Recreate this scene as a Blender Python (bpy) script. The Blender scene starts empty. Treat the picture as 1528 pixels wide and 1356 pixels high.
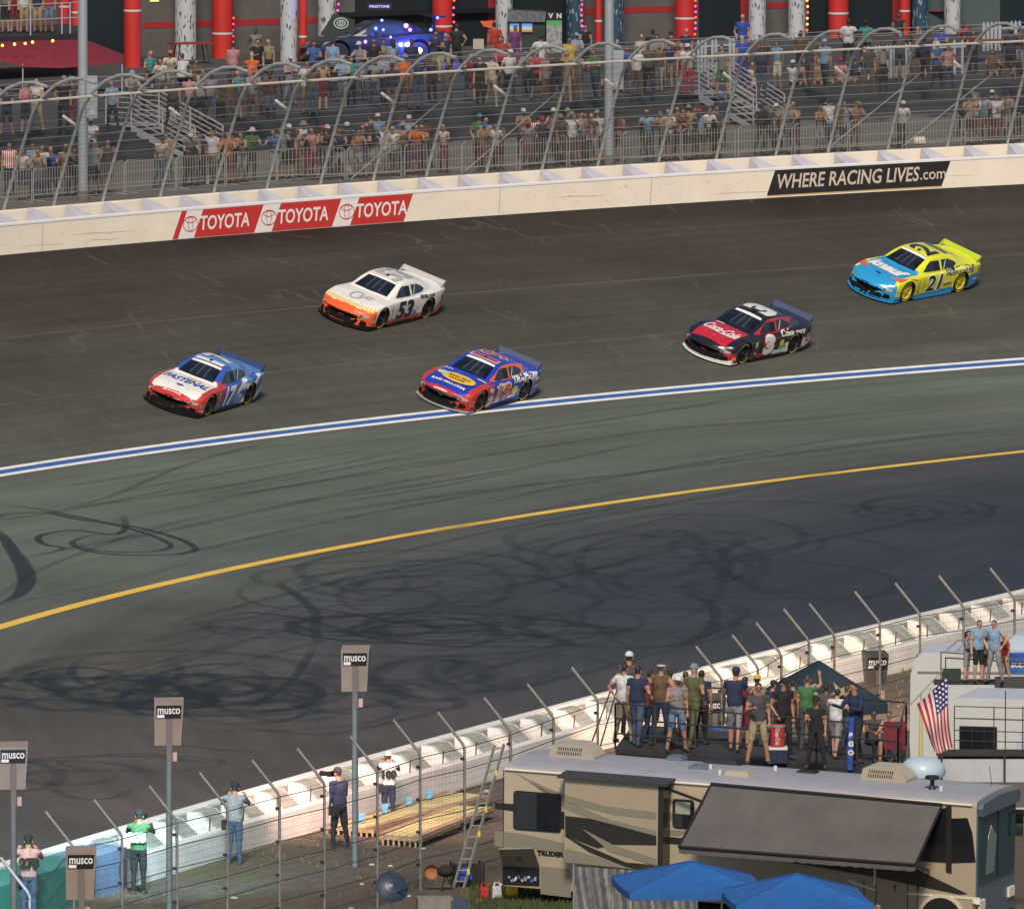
import bpy, bmesh, math, random
from mathutils import Vector, Matrix, Euler, noise
from mathutils.bvhtree import BVHTree
random.seed(7)
sc = bpy.context.scene
col = sc.collection
# ------------------------------------------------------------------ camera
FP, HC, PITCH, CX, CY = 23950.0, 42.0, math.radians(4.985), 764.0, 678.0
cd = bpy.data.cameras.new('camera'); cam = bpy.data.objects.new('camera', cd); col.objects.link(cam)
cam.location = (0, 0, HC); cam.rotation_euler = (math.pi/2 - PITCH, 0, 0)
cd.sensor_width = 36; cd.sensor_fit = 'HORIZONTAL'; cd.lens = 36*FP/1528
cd.clip_start = 1; cd.clip_end = 8000
sc.camera = cam
try: sc.cycles.transparent_max_bounces = 48
except Exception: pass
# ------------------------------------------------------------------ sky, sun, exposure
SUN_EL, SUN_AZ = math.radians(44), math.radians(180)     # azimuth clockwise from +Y
w = bpy.data.worlds.new('World'); sc.world = w; w.use_nodes = True
nt = w.node_tree; bg = nt.nodes['Background']
sky = nt.nodes.new('ShaderNodeTexSky'); sky.sky_type = 'NISHITA'; sky.sun_disc = False
sky.sun_elevation = SUN_EL; sky.sun_rotation = SUN_AZ
nt.links.new(sky.outputs[0], bg.inputs[0]); bg.inputs[1].default_value = 0.068
sd = bpy.data.lights.new('sun', 'SUN'); sun = bpy.data.objects.new('sun', sd); col.objects.link(sun)
sd.energy = 3.1; sd.angle = math.radians(13); sd.color = (1.0, 0.86, 0.69)
v = Vector((math.sin(SUN_AZ)*math.cos(SUN_EL), math.cos(SUN_AZ)*math.cos(SUN_EL), math.sin(SUN_EL)))
sun.rotation_euler = v.to_track_quat('Z', 'Y').to_euler()
sc.view_settings.view_transform = 'Standard'; sc.view_settings.look = 'None'
sc.view_settings.exposure = 0.30; sc.view_settings.gamma = 1
# ------------------------------------------------------------------ camera geometry helpers
FW = Vector((0, math.cos(PITCH), -math.sin(PITCH))); UPV = Vector((0, math.sin(PITCH), math.cos(PITCH)))
CAM = Vector((0, 0, HC))
def G(px, py, z=0.0):
    d = FP*FW + Vector((px-CX, 0, 0)) + (CY-py)*UPV
    return CAM + d*((z-HC)/d.z)
def proj(p):
    q = Vector(p)-CAM; k = FP/q.dot(FW)
    return CX+q.x*k, CY-q.dot(UPV)*k
def lerp_tab(tab, x):
    if x <= tab[0][0]: return tab[0][1]
    for (a, fa), (b, fb) in zip(tab, tab[1:]):
        if x <= b: return fa+(fb-fa)*(x-a)/(b-a)
    return tab[-1][1]
# ------------------------------------------------------------------ materials
MATS = {}
def mat(name, c=(.5,.5,.5), rough=.6, metal=0, var=0.0, scale=3.0, bump=0.0, spec=.5, coat=0, emit=None, es=0, alpha=1):
    if name in MATS: return MATS[name]
    m = bpy.data.materials.new(name); m.use_nodes = True; MATS[name] = m
    n = m.node_tree; b = n.nodes['Principled BSDF']
    b.inputs['Base Color'].default_value = (*c, 1); b.inputs['Roughness'].default_value = rough
    b.inputs['Metallic'].default_value = metal; b.inputs['Specular IOR Level'].default_value = spec
    b.inputs['Coat Weight'].default_value = coat
    if coat: b.inputs['Coat Roughness'].default_value = .08
    if emit: b.inputs['Emission Color'].default_value = (*emit, 1); b.inputs['Emission Strength'].default_value = es
    tc = n.nodes.new('ShaderNodeTexCoord')
    if var > 0:
        nz = n.nodes.new('ShaderNodeTexNoise'); nz.inputs['Scale'].default_value = scale; nz.inputs['Detail'].default_value = 6
        nz.inputs['Roughness'].default_value = .65
        n.links.new(tc.outputs['Object'], nz.inputs['Vector'])
        cr = n.nodes.new('ShaderNodeValToRGB')
        cr.color_ramp.elements[0].position = .3; cr.color_ramp.elements[1].position = .7
        cr.color_ramp.elements[0].color = (*[x*(1-var) for x in c], 1)
        cr.color_ramp.elements[1].color = (*[min(1, x*(1+var)) for x in c], 1)
        n.links.new(nz.outputs[0], cr.inputs[0]); n.links.new(cr.outputs[0], b.inputs['Base Color'])
    if bump > 0:
        nz2 = n.nodes.new('ShaderNodeTexNoise'); nz2.inputs['Scale'].default_value = scale*5
        n.links.new(tc.outputs['Object'], nz2.inputs['Vector'])
        bp = n.nodes.new('ShaderNodeBump'); bp.inputs['Strength'].default_value = bump
        n.links.new(nz2.outputs[0], bp.inputs['Height']); n.links.new(bp.outputs[0], b.inputs['Normal'])
    return m
# ------------------------------------------------------------------ mesh helpers
class MB:
    def __init__(s): s.v = []; s.f = []; s.mi = []
    def add(s, vs, fs, mi=0):
        o = len(s.v); s.v += [Vector(q) for q in vs]; s.f += [tuple(i+o for i in f) for f in fs]; s.mi += [mi]*len(fs); return s
    def box(s, c, d, rot=None, mi=0, taper=1.0):
        x, y, z = (k/2 for k in d); P = []
        for sz in (-1, 1):
            t = taper if sz > 0 else 1
            for sx, sy in ((-1,-1),(1,-1),(1,1),(-1,1)): P.append(Vector((sx*x*t, sy*y*t, sz*z)))
        if rot is not None: P = [rot @ p for p in P]
        c = Vector(c)
        return s.add([p+c for p in P], [(3,2,1,0),(4,5,6,7),(0,1,5,4),(1,2,6,5),(2,3,7,6),(3,0,4,7)], mi)
    def tube(s, pts, r, n=8, mi=0, cap=True, rs=None):
        pts = [Vector(p) for p in pts]; P = []; F = []
        ref = None
        for i, p in enumerate(pts):
            t = (pts[min(i+1, len(pts)-1)]-pts[max(i-1, 0)]).normalized()
            if ref is None: ref = Vector((0,0,1)) if abs(t.z) < .9 else Vector((1,0,0))
            a = t.cross(ref).normalized(); b = a.cross(t)
            rr = rs[i] if rs else r
            for k in range(n):
                an = 2*math.pi*(k+.5)/n; P.append(p+rr*(math.cos(an)*a+math.sin(an)*b))
        for i in range(len(pts)-1):
            for k in range(n): F.append((i*n+k, i*n+(k+1) % n, (i+1)*n+(k+1) % n, (i+1)*n+k))
        if cap: F.append(tuple(range(n))[::-1]); F.append(tuple(range((len(pts)-1)*n, len(pts)*n)))
        return s.add(P, F, mi)
    def beam(s, a, b, wd, ht, mi=0):
        a = Vector(a); b = Vector(b); t = (b-a); L = t.length; q = t.to_track_quat('X', 'Z').to_matrix()
        return s.box((a+b)/2, (L, wd, ht), q, mi)
    def prism(s, poly, f0, f1, mi=0):      # poly 2D, f0/f1: map (x,y)->Vector for the two caps
        n = len(poly); P = [f0(*p) for p in poly]+[f1(*p) for p in poly]
        F = [tuple(range(n))[::-1], tuple(range(n, 2*n))]+[(i, (i+1) % n, n+(i+1) % n, n+i) for i in range(n)]
        return s.add(P, F, mi)
    def grid(s, rows, mi=0, closed=False):
        n = len(rows[0]); P = [p for r in rows for p in r]; F = []
        for i in range(len(rows)-1):
            for k in range(n if closed else n-1):
                F.append((i*n+k, i*n+(k+1) % n, (i+1)*n+(k+1) % n, (i+1)*n+k))
        return s.add(P, F, mi)
    def ball(s, c, r, n=10, m=7, mi=0, sc=(1,1,1)):
        c = Vector(c); rows = []
        for i in range(m+1):
            t = math.pi*i/m; rr = max(1e-4, math.sin(t))*r
            rows.append([c+Vector((rr*math.cos(2*math.pi*k/n)*sc[0], rr*math.sin(2*math.pi*k/n)*sc[1], -r*math.cos(t)*sc[2])) for k in range(n)])
        return s.grid(rows, mi, True)
    def lathe(s, prof, c=(0,0,0), axis='z', n=16, mi=0):
        c = Vector(c); rows = []
        for r, h in prof:
            row = []
            for k in range(n):
                a = 2*math.pi*k/n
                q = (r*math.cos(a), r*math.sin(a), h)
                if axis == 'y': q = (q[0], q[2], q[1])
                if axis == 'x': q = (q[2], q[0], q[1])
                row.append(c+Vector(q))
            rows.append(row)
        return s.grid(rows, mi, True)
    def mesh(s, name, mats, smooth=False):
        me = bpy.data.meshes.new(name); me.from_pydata([tuple(q) for q in s.v], [], s.f)
        for m in (mats if isinstance(mats, (list, tuple)) else [mats]): me.materials.append(m)
        if any(s.mi): me.polygons.foreach_set('material_index', s.mi)
        bm = bmesh.new(); bm.from_mesh(me); bmesh.ops.recalc_face_normals(bm, faces=bm.faces); bm.to_mesh(me); bm.free()
        if smooth:
            me.polygons.foreach_set('use_smooth', [True]*len(me.polygons))
            try: me.set_sharp_from_angle(angle=math.radians(40))
            except Exception: pass
        me.update(); return me
    def build(s, name, mats, parent=None, smooth=False, **kw):
        return link(name, s.mesh(name, mats, smooth), parent, **kw)
def link(name, me, parent=None, label=None, cat=None, group=None, kind=None, loc=None):
    o = bpy.data.objects.new(name, me); col.objects.link(o)
    if parent is not None: o.parent = parent
    if loc is not None: o.location = loc
    tag(o, label, cat, group, kind); return o
def tag(o, label=None, cat=None, group=None, kind=None):
    if label: o['label'] = label
    if cat: o['category'] = cat
    if group: o['group'] = group
    if kind: o['kind'] = kind
    return o
def thing(name, label, cat, loc=(0,0,0), rz=0, group=None):
    o = bpy.data.objects.new(name, None); col.objects.link(o); o.location = loc; o.rotation_euler = (0,0,rz)
    return tag(o, label, cat, group)
def copy_tree(o, parent=None, label=None):
    c = o.copy(); col.objects.link(c); c.parent = parent
    if label: c['label'] = label
    for ch in KIDS(o): copy_tree(ch, c)
    return c
def KIDS(o): return [x for x in list(col.objects) if x.parent == o]
# text as 2D mesh data centred on origin, cut into a grid so that it can follow curved surfaces
def text2d(s, size=1, shear=0, bold=0.0, cut=None, width=None):
    cu = bpy.data.curves.new('t', 'FONT'); cu.body = s; cu.size = size; cu.shear = shear; cu.offset = bold
    cu.align_x = 'CENTER'; cu.align_y = 'CENTER'; cu.resolution_u = 3
    o = bpy.data.objects.new('t', cu); col.objects.link(o)
    dg = bpy.context.evaluated_depsgraph_get(); me = bpy.data.meshes.new_from_object(o.evaluated_get(dg))
    bpy.data.objects.remove(o); bm = bmesh.new(); bm.from_mesh(me)
    xs = [q.co.x for q in bm.verts]; x0, x1 = min(xs), max(xs); ys = [q.co.y for q in bm.verts]; y0, y1 = min(ys), max(ys)
    k = (width/(x1-x0)) if width else 1
    for q in bm.verts: q.co.x = (q.co.x-(x0+x1)/2)*k; q.co.y -= (y0+y1)/2
    if cut: gridcut(bm, cut)
    vs = [q.co.copy() for q in bm.verts]; fs = [tuple(q.index for q in f.verts) for f in bm.faces]
    bm.free(); return vs, fs
def gridcut(bm, cut):
    for ax in (0, 1):
        cs = [q.co[ax] for q in bm.verts]; a = math.floor(min(cs)/cut); b = math.ceil(max(cs)/cut)
        for i in range(a+1, b):
            n = [0,0,0]; n[ax] = 1; c = [0,0,0]; c[ax] = i*cut
            bmesh.ops.bisect_plane(bm, geom=bm.verts[:]+bm.edges[:]+bm.faces[:], plane_co=c, plane_no=n, dist=1e-5)
    bm.verts.index_update()
def poly2d(poly, cut=None):
    bm = bmesh.new(); vs = [bm.verts.new((x, y, 0)) for x, y in poly]; f = bm.faces.new(vs)
    bmesh.ops.triangulate(bm, faces=[f])
    if cut: gridcut(bm, cut)
    bm.verts.index_update()
    r = [q.co.copy() for q in bm.verts], [tuple(q.index for q in g.verts) for g in bm.faces]; bm.free(); return r
def ell2d(a, b, cut=None, n=28, rot=0):
    return poly2d([(a*math.cos(t)*math.cos(rot)-b*math.sin(t)*math.sin(rot), a*math.cos(t)*math.sin(rot)+b*math.sin(t)*math.cos(rot)) for t in [2*math.pi*i/n for i in range(n)]], cut)
def ring2d(a, b, th, n=24, cx=0, cy=0):
    P = []; F = []
    for i in range(n):
        t = 2*math.pi*i/n
        P.append(Vector((cx+a*math.cos(t), cy+b*math.sin(t), 0))); P.append(Vector((cx+(a-th)*math.cos(t), cy+(b-th)*math.sin(t), 0)))
    for i in range(n):
        j = (i+1) % n; F.append((2*i, 2*j, 2*j+1, 2*i+1))
    return P, F
# ------------------------------------------------------------------ track geometry
OX, OY, R0 = 106.33, 411.89, 136.35
BANKW, BANKZ = 14.3, 4.62
def bank_off(ph):                     # radial width of the banking, narrowing slightly along the turn
    return lerp_tab([(2.21, 13.2), (2.52, 14.5), (3.0, 15.0)], ph)
def T(ph, r, z=0.0): return Vector((OX+(R0+r)*math.cos(ph), OY+(R0+r)*math.sin(ph), z))
def B(ph, t, dz=0.0):                 # t: 0 at the stripe .. 1 at the wall foot
    return T(ph, bank_off(ph)*t, BANKZ*t+dz)
def phi_at(px, fn):                   # angle at which fn(phi) projects to column px
    a, b = 2.2, 3.0                  # px decreases with phi
    for _ in range(50):
        m = (a+b)/2
        if proj(fn(m))[0] > px: a = m
        else: b = m
    return (a+b)/2
PH0, PH1 = 2.0, 3.0
def outw(ph): return Vector((math.cos(ph), math.sin(ph), 0))
def tang(ph): return Vector((math.sin(ph), -math.cos(ph), 0))    # towards image right
# ================================================================== ground materials
def nodes(m): return m.node_tree, m.node_tree.nodes['Principled BSDF']
def N(nt, t, **kw):
    x = nt.nodes.new(t)
    for k, q in kw.items():
        if k.startswith('i_'): x.inputs[int(k[2:])].default_value = q
        else: setattr(x, k, q)
    return x
def mixc(nt, fac, a, b, mode='MIX'):
    m = nt.nodes.new('ShaderNodeMix'); m.data_type = 'RGBA'; m.blend_type = mode
    for sock, val in ((m.inputs[0], fac), (m.inputs[6], a), (m.inputs[7], b)):
        if isinstance(val, bpy.types.NodeSocket): nt.links.new(val, sock)
        else: sock.default_value = val if not isinstance(val, tuple) or len(val) == 4 else (*val, 1)
    return m.outputs[2]
def ramp(nt, src, els):
    r = nt.nodes.new('ShaderNodeValToRGB'); e = r.color_ramp.elements
    while len(e) < len(els): e.new(.5)
    for x, (p, c) in zip(e, els): x.position = p; x.color = (c, c, c, 1) if not isinstance(c, tuple) else (*c, 1)
    nt.links.new(src, r.inputs[0]); return r.outputs[0]
def nzt(nt, vec, scale, detail=5, rough=.6, dist=0):
    n = N(nt, 'ShaderNodeTexNoise'); n.inputs['Scale'].default_value = scale; n.inputs['Detail'].default_value = detail
    n.inputs['Roughness'].default_value = rough; n.inputs['Distortion'].default_value = dist
    nt.links.new(vec, n.inputs['Vector']); return n.outputs[0]
def mapping(nt, vec, sc_=(1,1,1), rot=(0,0,0), loc=(0,0,0)):
    m = N(nt, 'ShaderNodeMapping'); m.inputs['Scale'].default_value = sc_; m.inputs['Rotation'].default_value = rot; m.inputs['Location'].default_value = loc
    nt.links.new(vec, m.inputs['Vector']); return m.outputs[0]
def math_(nt, op, a, b=None, c=None):
    m = N(nt, 'ShaderNodeMath'); m.operation = op
    for i, val in enumerate((a, b, c)):
        if val is None: continue
        if isinstance(val, bpy.types.NodeSocket): nt.links.new(val, m.inputs[i])
        else: m.inputs[i].default_value = val
    return m.outputs[0]
# banked racing surface: UV = (arc metres, radial metres)
def make_bank_mat():
    m = bpy.data.materials.new('racing_asphalt'); m.use_nodes = True; t, b = nodes(m)
    uv = N(t, 'ShaderNodeUVMap').outputs[0]; sp = N(t, 'ShaderNodeSeparateXYZ'); t.links.new(uv, sp.inputs[0])
    U, V = sp.outputs[0], sp.outputs[1]
    # lanes across the banking: grey green low lane, brown rubbered groove, dark top lane, lighting gradient painted in
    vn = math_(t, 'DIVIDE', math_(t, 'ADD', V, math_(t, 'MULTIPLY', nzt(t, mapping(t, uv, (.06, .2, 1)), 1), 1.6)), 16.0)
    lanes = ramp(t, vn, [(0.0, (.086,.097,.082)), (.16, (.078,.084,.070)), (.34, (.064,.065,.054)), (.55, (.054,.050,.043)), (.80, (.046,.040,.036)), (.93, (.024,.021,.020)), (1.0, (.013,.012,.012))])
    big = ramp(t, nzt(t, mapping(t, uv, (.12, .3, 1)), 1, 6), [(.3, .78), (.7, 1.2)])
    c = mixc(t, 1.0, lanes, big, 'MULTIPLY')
    st = ramp(t, nzt(t, mapping(t, uv, (.05, 2.4, 1)), 1, 5), [(.35, .84), (.65, 1.12)]); c = mixc(t, .8, c, st, 'MULTIPLY')
    # dark rubber swirls
    sw = ramp(t, nzt(t, mapping(t, uv, (.5, .35, 1), (0,0,.5)), 1, 2, .4, 1.2), [(.47, 0.), (.5, 1.), (.53, 0.)])
    c = mixc(t, math_(t, 'MULTIPLY', sw, .14), c, (.012,.012,.013))
    # pale longitudinal seams
    for vv, wd, f in ((4.35, .05, .34), (8.6, .05, .38), (12.3, .04, .14), (1.6, .03, .12)):
        wob = math_(t, 'MULTIPLY', math_(t, 'SUBTRACT', nzt(t, mapping(t, uv, (.25, .0, 1)), 1, 3), .5), .25)
        d = math_(t, 'ABSOLUTE', math_(t, 'SUBTRACT', math_(t, 'ADD', V, wob), vv))
        k = math_(t, 'LESS_THAN', d, wd)
        br = ramp(t, nzt(t, mapping(t, uv, (.5, 3, 1)), 1, 6, .75), [(.36, .15), (.62, 1.)])
        c = mixc(t, math_(t, 'MULTIPLY', math_(t, 'MULTIPLY', k, br), f), c, (.17,.15,.13))
    # diagonal cracks across the lanes
    cell = N(t, 'ShaderNodeTexVoronoi', feature='DISTANCE_TO_EDGE'); cell.inputs['Scale'].default_value = 1
    wv = N(t, 'ShaderNodeVectorMath', operation='ADD'); dn = N(t, 'ShaderNodeTexNoise'); dn.inputs['Scale'].default_value = .8; dn.inputs['Detail'].default_value = 4
    t.links.new(uv, dn.inputs['Vector']); scv = N(t, 'ShaderNodeVectorMath', operation='SCALE'); scv.inputs[3].default_value = .9
    t.links.new(dn.outputs[1], scv.inputs[0]); t.links.new(uv, wv.inputs[0]); t.links.new(scv.outputs[0], wv.inputs[1])
    t.links.new(mapping(t, wv.outputs[0], (.42, .10, 1), (0, 0, .28)), cell.inputs['Vector'])
    ck = ramp(t, cell.outputs['Distance'], [(.0, 1.), (.022, 0.)])
    brk = ramp(t, nzt(t, mapping(t, uv, (.5, .5, 1)), 1, 4), [(.47, 0.), (.6, 1.)])
    c = mixc(t, math_(t, 'MULTIPLY', math_(t, 'MULTIPLY', ck, brk), .40), c, (.14,.125,.11))
    gr = ramp(t, nzt(t, uv, 16, 4, .85), [(.3, .74), (.7, 1.26)]); c = mixc(t, .8, c, gr, 'MULTIPLY')
    t.links.new(c, b.inputs['Base Color']); b.inputs['Roughness'].default_value = .8; b.inputs['Specular IOR Level'].default_value = .22
    return m
def make_flat_mat():
    m = bpy.data.materials.new('apron_asphalt'); m.use_nodes = True; t, b = nodes(m)
    uv = N(t, 'ShaderNodeUVMap').outputs[0]; sp = N(t, 'ShaderNodeSeparateXYZ'); t.links.new(uv, sp.inputs[0]); V = sp.outputs[1]
    # apron greener, infield bluer and darker: lighting gradient painted into the paving colour
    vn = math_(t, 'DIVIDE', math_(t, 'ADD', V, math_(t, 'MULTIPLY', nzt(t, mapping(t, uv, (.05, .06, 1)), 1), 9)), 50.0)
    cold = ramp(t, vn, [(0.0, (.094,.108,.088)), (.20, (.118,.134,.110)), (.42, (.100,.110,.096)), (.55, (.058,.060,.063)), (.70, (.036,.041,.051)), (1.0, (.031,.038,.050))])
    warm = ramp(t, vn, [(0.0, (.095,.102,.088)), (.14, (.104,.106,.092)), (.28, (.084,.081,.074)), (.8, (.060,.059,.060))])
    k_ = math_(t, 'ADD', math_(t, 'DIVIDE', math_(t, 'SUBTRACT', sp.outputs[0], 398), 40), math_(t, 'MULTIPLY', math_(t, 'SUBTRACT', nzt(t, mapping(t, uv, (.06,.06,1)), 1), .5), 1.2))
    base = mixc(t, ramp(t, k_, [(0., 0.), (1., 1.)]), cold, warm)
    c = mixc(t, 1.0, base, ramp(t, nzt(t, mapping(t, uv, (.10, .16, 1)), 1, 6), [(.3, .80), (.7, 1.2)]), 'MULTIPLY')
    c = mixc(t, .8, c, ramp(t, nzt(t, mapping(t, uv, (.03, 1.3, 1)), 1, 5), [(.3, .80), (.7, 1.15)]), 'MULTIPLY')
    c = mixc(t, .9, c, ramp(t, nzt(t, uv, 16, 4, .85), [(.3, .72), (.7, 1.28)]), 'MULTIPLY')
    t.links.new(c, b.inputs['Base Color']); b.inputs['Roughness'].default_value = .82; b.inputs['Specular IOR Level'].default_value = .2
    return m
def polar_sheet(name, rows, mt, r_uv, smooth=True, pe=None):
    """rows: list of functions phi->Vector, r_uv: uv v value of each"""
    n = 260; me = bpy.data.meshes.new(name); P = []; UVs = []
    for i in range(n+1):
        ph = PH0A+((pe or PH1A)-PH0A)*i/n
        for f, rv in zip(rows, r_uv): P.append(tuple(f(ph))); UVs.append((ph*R0, rv))
    k = len(rows); F = [(i*k+j, (i+1)*k+j, (i+1)*k+j+1, i*k+j+1) for i in range(n) for j in range(k-1)]
    me.from_pydata(P, [], F); ul = me.uv_layers.new(name='UVMap')
    for l in me.loops: ul.data[l.index].uv = UVs[l.vertex_index]
    me.polygons.foreach_set('use_smooth', [smooth]*len(me.polygons))
    bm = bmesh.new(); bm.from_mesh(me)
    for f in bm.faces:
        if f.normal.z < 0: f.normal_flip()
    bm.to_mesh(me); bm.free()
    me.materials.append(mt); return link(name, me, kind='structure')
PH0A, PH1A = 1.75, 3.05
# one ground sheet out to the horizon
gm = mat('dry_ground', (.085,.07,.052), .95, var=.35, scale=.35, bump=.3)
MB().grid([[Vector((x, y, -.06)) for x in (-3500, -400, 0, 400, 3500)] for y in (-500, 100, 400, 800, 6000)]).build('ground', gm, kind='structure')
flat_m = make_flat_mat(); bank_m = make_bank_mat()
offs = [0.0, -4, -8, -12, -20, -30, -40, -52, -70]
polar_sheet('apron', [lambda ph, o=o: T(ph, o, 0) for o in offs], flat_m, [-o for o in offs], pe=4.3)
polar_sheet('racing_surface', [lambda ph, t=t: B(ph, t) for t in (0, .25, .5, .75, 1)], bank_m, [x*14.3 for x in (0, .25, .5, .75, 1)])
# painted lines
wp = mat('white_line_paint', (.72,.72,.70), .6, var=.12, scale=1.5); bp_ = mat('blue_line_paint', (.035,.11,.34), .6, var=.2, scale=1.5)
yp = mat('yellow_line_paint', (.78,.50,.05), .6, var=.14, scale=1.2)
def bank_band(r0, r1, name, m, dz):
    def f(r): return lambda ph: B(ph, r/bank_off(ph), dz)
    return polar_sheet(name, [f(r0), f(r1)], m, [r0, r1])
bank_band(.02, .17, 'white_line', wp, .006); bank_band(.17, .41, 'blue_line', bp_, .006); bank_band(.41, .56, 'white_line', wp, .006)
YC, YR = (127.912, 387.1), 147.508
def yl(r): return lambda ph: Vector((YC[0]+(YR+r)*math.cos(ph), YC[1]+(YR+r)*math.sin(ph), .006))
yo = polar_sheet('yellow_line', [yl(-.23), yl(.23)], yp, [0, .5], pe=4.0)
# ------------------------------------------------------------------ infield barrier curve and infield ground
BC, BR = (714.75, 117.99), 766.42
bpa, bpb = math.atan2(363-BC[1], -11.7-BC[0]), math.atan2(429-BC[1], 13.8-BC[0])   # angles left/right
def IB(s, off=0.0, z=0.0):            # s metres along from the left frame edge, off>0 towards the camera side (infield)
    ph = bpa-s/BR
    return Vector((BC[0]+(BR+(-off if False else 0)-(0))*math.cos(ph)+off*math.cos(ph)*(-1)*(-1)*0, BC[1]+BR*math.sin(ph), z)) + off*IBn(s)
def IBn(s):
    ph = bpa-s/BR; return Vector((-math.cos(ph), -math.sin(ph), 0))   # towards the infield (right / near)
def IBt(s):
    ph = bpa-s/BR; return Vector((math.sin(ph), -math.cos(ph), 0))    # rightwards and away
def s_at(px, off=0, z=0):
    a, b = -60, 160
    for _ in range(50):
        m = (a+b)/2
        if proj(IB(m, off, z))[0] < px: a = m
        else: b = m
    return (a+b)/2
def make_dirt():
    m = bpy.data.materials.new('infield_dirt'); m.use_nodes = True; t, b = nodes(m)
    tc = N(t, 'ShaderNodeTexCoord').outputs['Object']
    n1 = nzt(t, tc, .22, 6, .65); n2 = nzt(t, tc, 2.2, 6, .7); n3 = nzt(t, tc, 14, 4, .8)
    dirt = mixc(t, ramp(t, n2, [(.3, 0.), (.7, 1.)]), (.062,.048,.037), (.12,.095,.07))
    grass = mixc(t, n3, (.05,.055,.018), (.12,.11,.045))
    c = mixc(t, ramp(t, n1, [(.5, 0.), (.62, .85)]), dirt, grass)
    c = mixc(t, .8, c, ramp(t, n3, [(.3, .6), (.7, 1.35)]), 'MULTIPLY')
    t.links.new(c, b.inputs['Base Color']); b.inputs['Roughness'].default_value = .95
    bp = N(t, 'ShaderNodeBump'); bp.inputs['Strength'].default_value = .6; bp.inputs['Distance'].default_value = .05
    t.links.new(n3, bp.inputs['Height']); t.links.new(bp.outputs[0], b.inputs['Normal']); return m
dirt_m = make_dirt()
rows = []
for i in range(81):
    s = -70+i*3; rows.append([IB(s, o, .02+.0*o) for o in (-.1, 3, 8, 20, 40, 80)])
MB().grid(rows).build('infield_ground', dirt_m, kind='structure')
# dry grass and litter close to the fence
gr = MB(); rg = random.Random(3)
for i in range(9000):
    s = rg.uniform(-6, 75); o = rg.uniform(.9, 17)
    if math.sin(s*.45+o*.6)+math.sin(o*1.3-s*.2)*.6 < .1: continue
    p = IB(s, o, .02); h = rg.uniform(.04, .14); a = rg.uniform(0, 6.3); d = Vector((math.cos(a), math.sin(a), 0))*.02
    gr.add([p-d, p+d, p+Vector((rg.uniform(-.05,.05), rg.uniform(-.05,.05), h))], [(0,1,2)])
gr.build('grass', mat('dry_grass', (.13,.115,.045), .9, var=.3), kind='stuff', label='tufts of dry yellow green grass on the infield strip', cat='grass')
lt = MB()
for i in range(70):
    p = IB(rg.uniform(0, 55), rg.uniform(1.5, 16), .04); lt.box(p, (rg.uniform(.06,.16), rg.uniform(.05,.12), .03), Matrix.Rotation(rg.uniform(0, 3), 3, 'Z'))
lt.build('litter', mat('litter_white', (.5,.5,.48), .8), kind='stuff', label='scraps of pale litter scattered on the infield dirt', cat='litter')
# ------------------------------------------------------------------ skid marks
def skid_mat(name, a, c=(.012,.012,.014), lo=.35):
    m = bpy.data.materials.new(name); m.use_nodes = True; t, b = nodes(m)
    uv = N(t, 'ShaderNodeUVMap').outputs[0]; sp = N(t, 'ShaderNodeSeparateXYZ'); t.links.new(uv, sp.inputs[0])
    e = math_(t, 'SUBTRACT', 1.0, math_(t, 'POWER', math_(t, 'ABSOLUTE', math_(t, 'SUBTRACT', math_(t, 'MULTIPLY', sp.outputs[1], 2), 1)), 5.0))
    tc = N(t, 'ShaderNodeTexCoord').outputs['Object']
    k = ramp(t, nzt(t, mapping(t, tc, (1,1,1)), .9, 6, .7), [(.34, lo), (.6, 1.)])
    al = math_(t, 'MULTIPLY', math_(t, 'MULTIPLY', e, k), math_(t, 'MULTIPLY', sp.outputs[0], a))
    t.links.new(al, b.inputs['Alpha']); b.inputs['Base Color'].default_value = (*c, 1); b.inputs['Roughness'].default_value = .6
    return m
SK = [skid_mat('rubber_mark', .52, (.018,.017,.018)), skid_mat('rubber_mark_faint', .26, (.02,.019,.019)), skid_mat('rubber_mark_heavy', .74, (.018,.018,.020), .85)]
class Ribbons:
    def __init__(s): s.P = []; s.F = []; s.UV = []; s.mi = []; s.k = 0
    def add(s, pts, wd, mi=0, fade=True, ws=None):
        n = len(pts); o = len(s.P); s.k += 1; dz = .004+.00006*(s.k % 60)
        for i, p in enumerate(pts):
            t = (pts[min(i+1, n-1)]-pts[max(i-1, 0)]); t.z = 0; t.normalize(); q = Vector((t.y, -t.x, 0))
            u = i/(n-1); f = min(1, 5*u, 5*(1-u)) if fade else 1; ww = (ws[i] if ws else wd)/2
            for sg in (-1, 1):
                s.P.append(p+q*ww*sg+Vector((0,0,dz))); s.UV.append((f, (sg+1)/2))
        s.F += [(o+2*i, o+2*i+1, o+2*i+3, o+2*i+2) for i in range(n-1)]; s.mi += [mi]*(n-1)
    def build(s, name, label):
        me = bpy.data.meshes.new(name); me.from_pydata([tuple(p) for p in s.P], [], s.F)
        for m in SK: me.materials.append(m)
        me.polygons.foreach_set('material_index', s.mi); ul = me.uv_layers.new(name='UVMap')
        for l in me.loops: ul.data[l.index].uv = s.UV[l.vertex_index]
        return link(name, me, kind='stuff', label=label, cat='skid marks')
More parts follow.
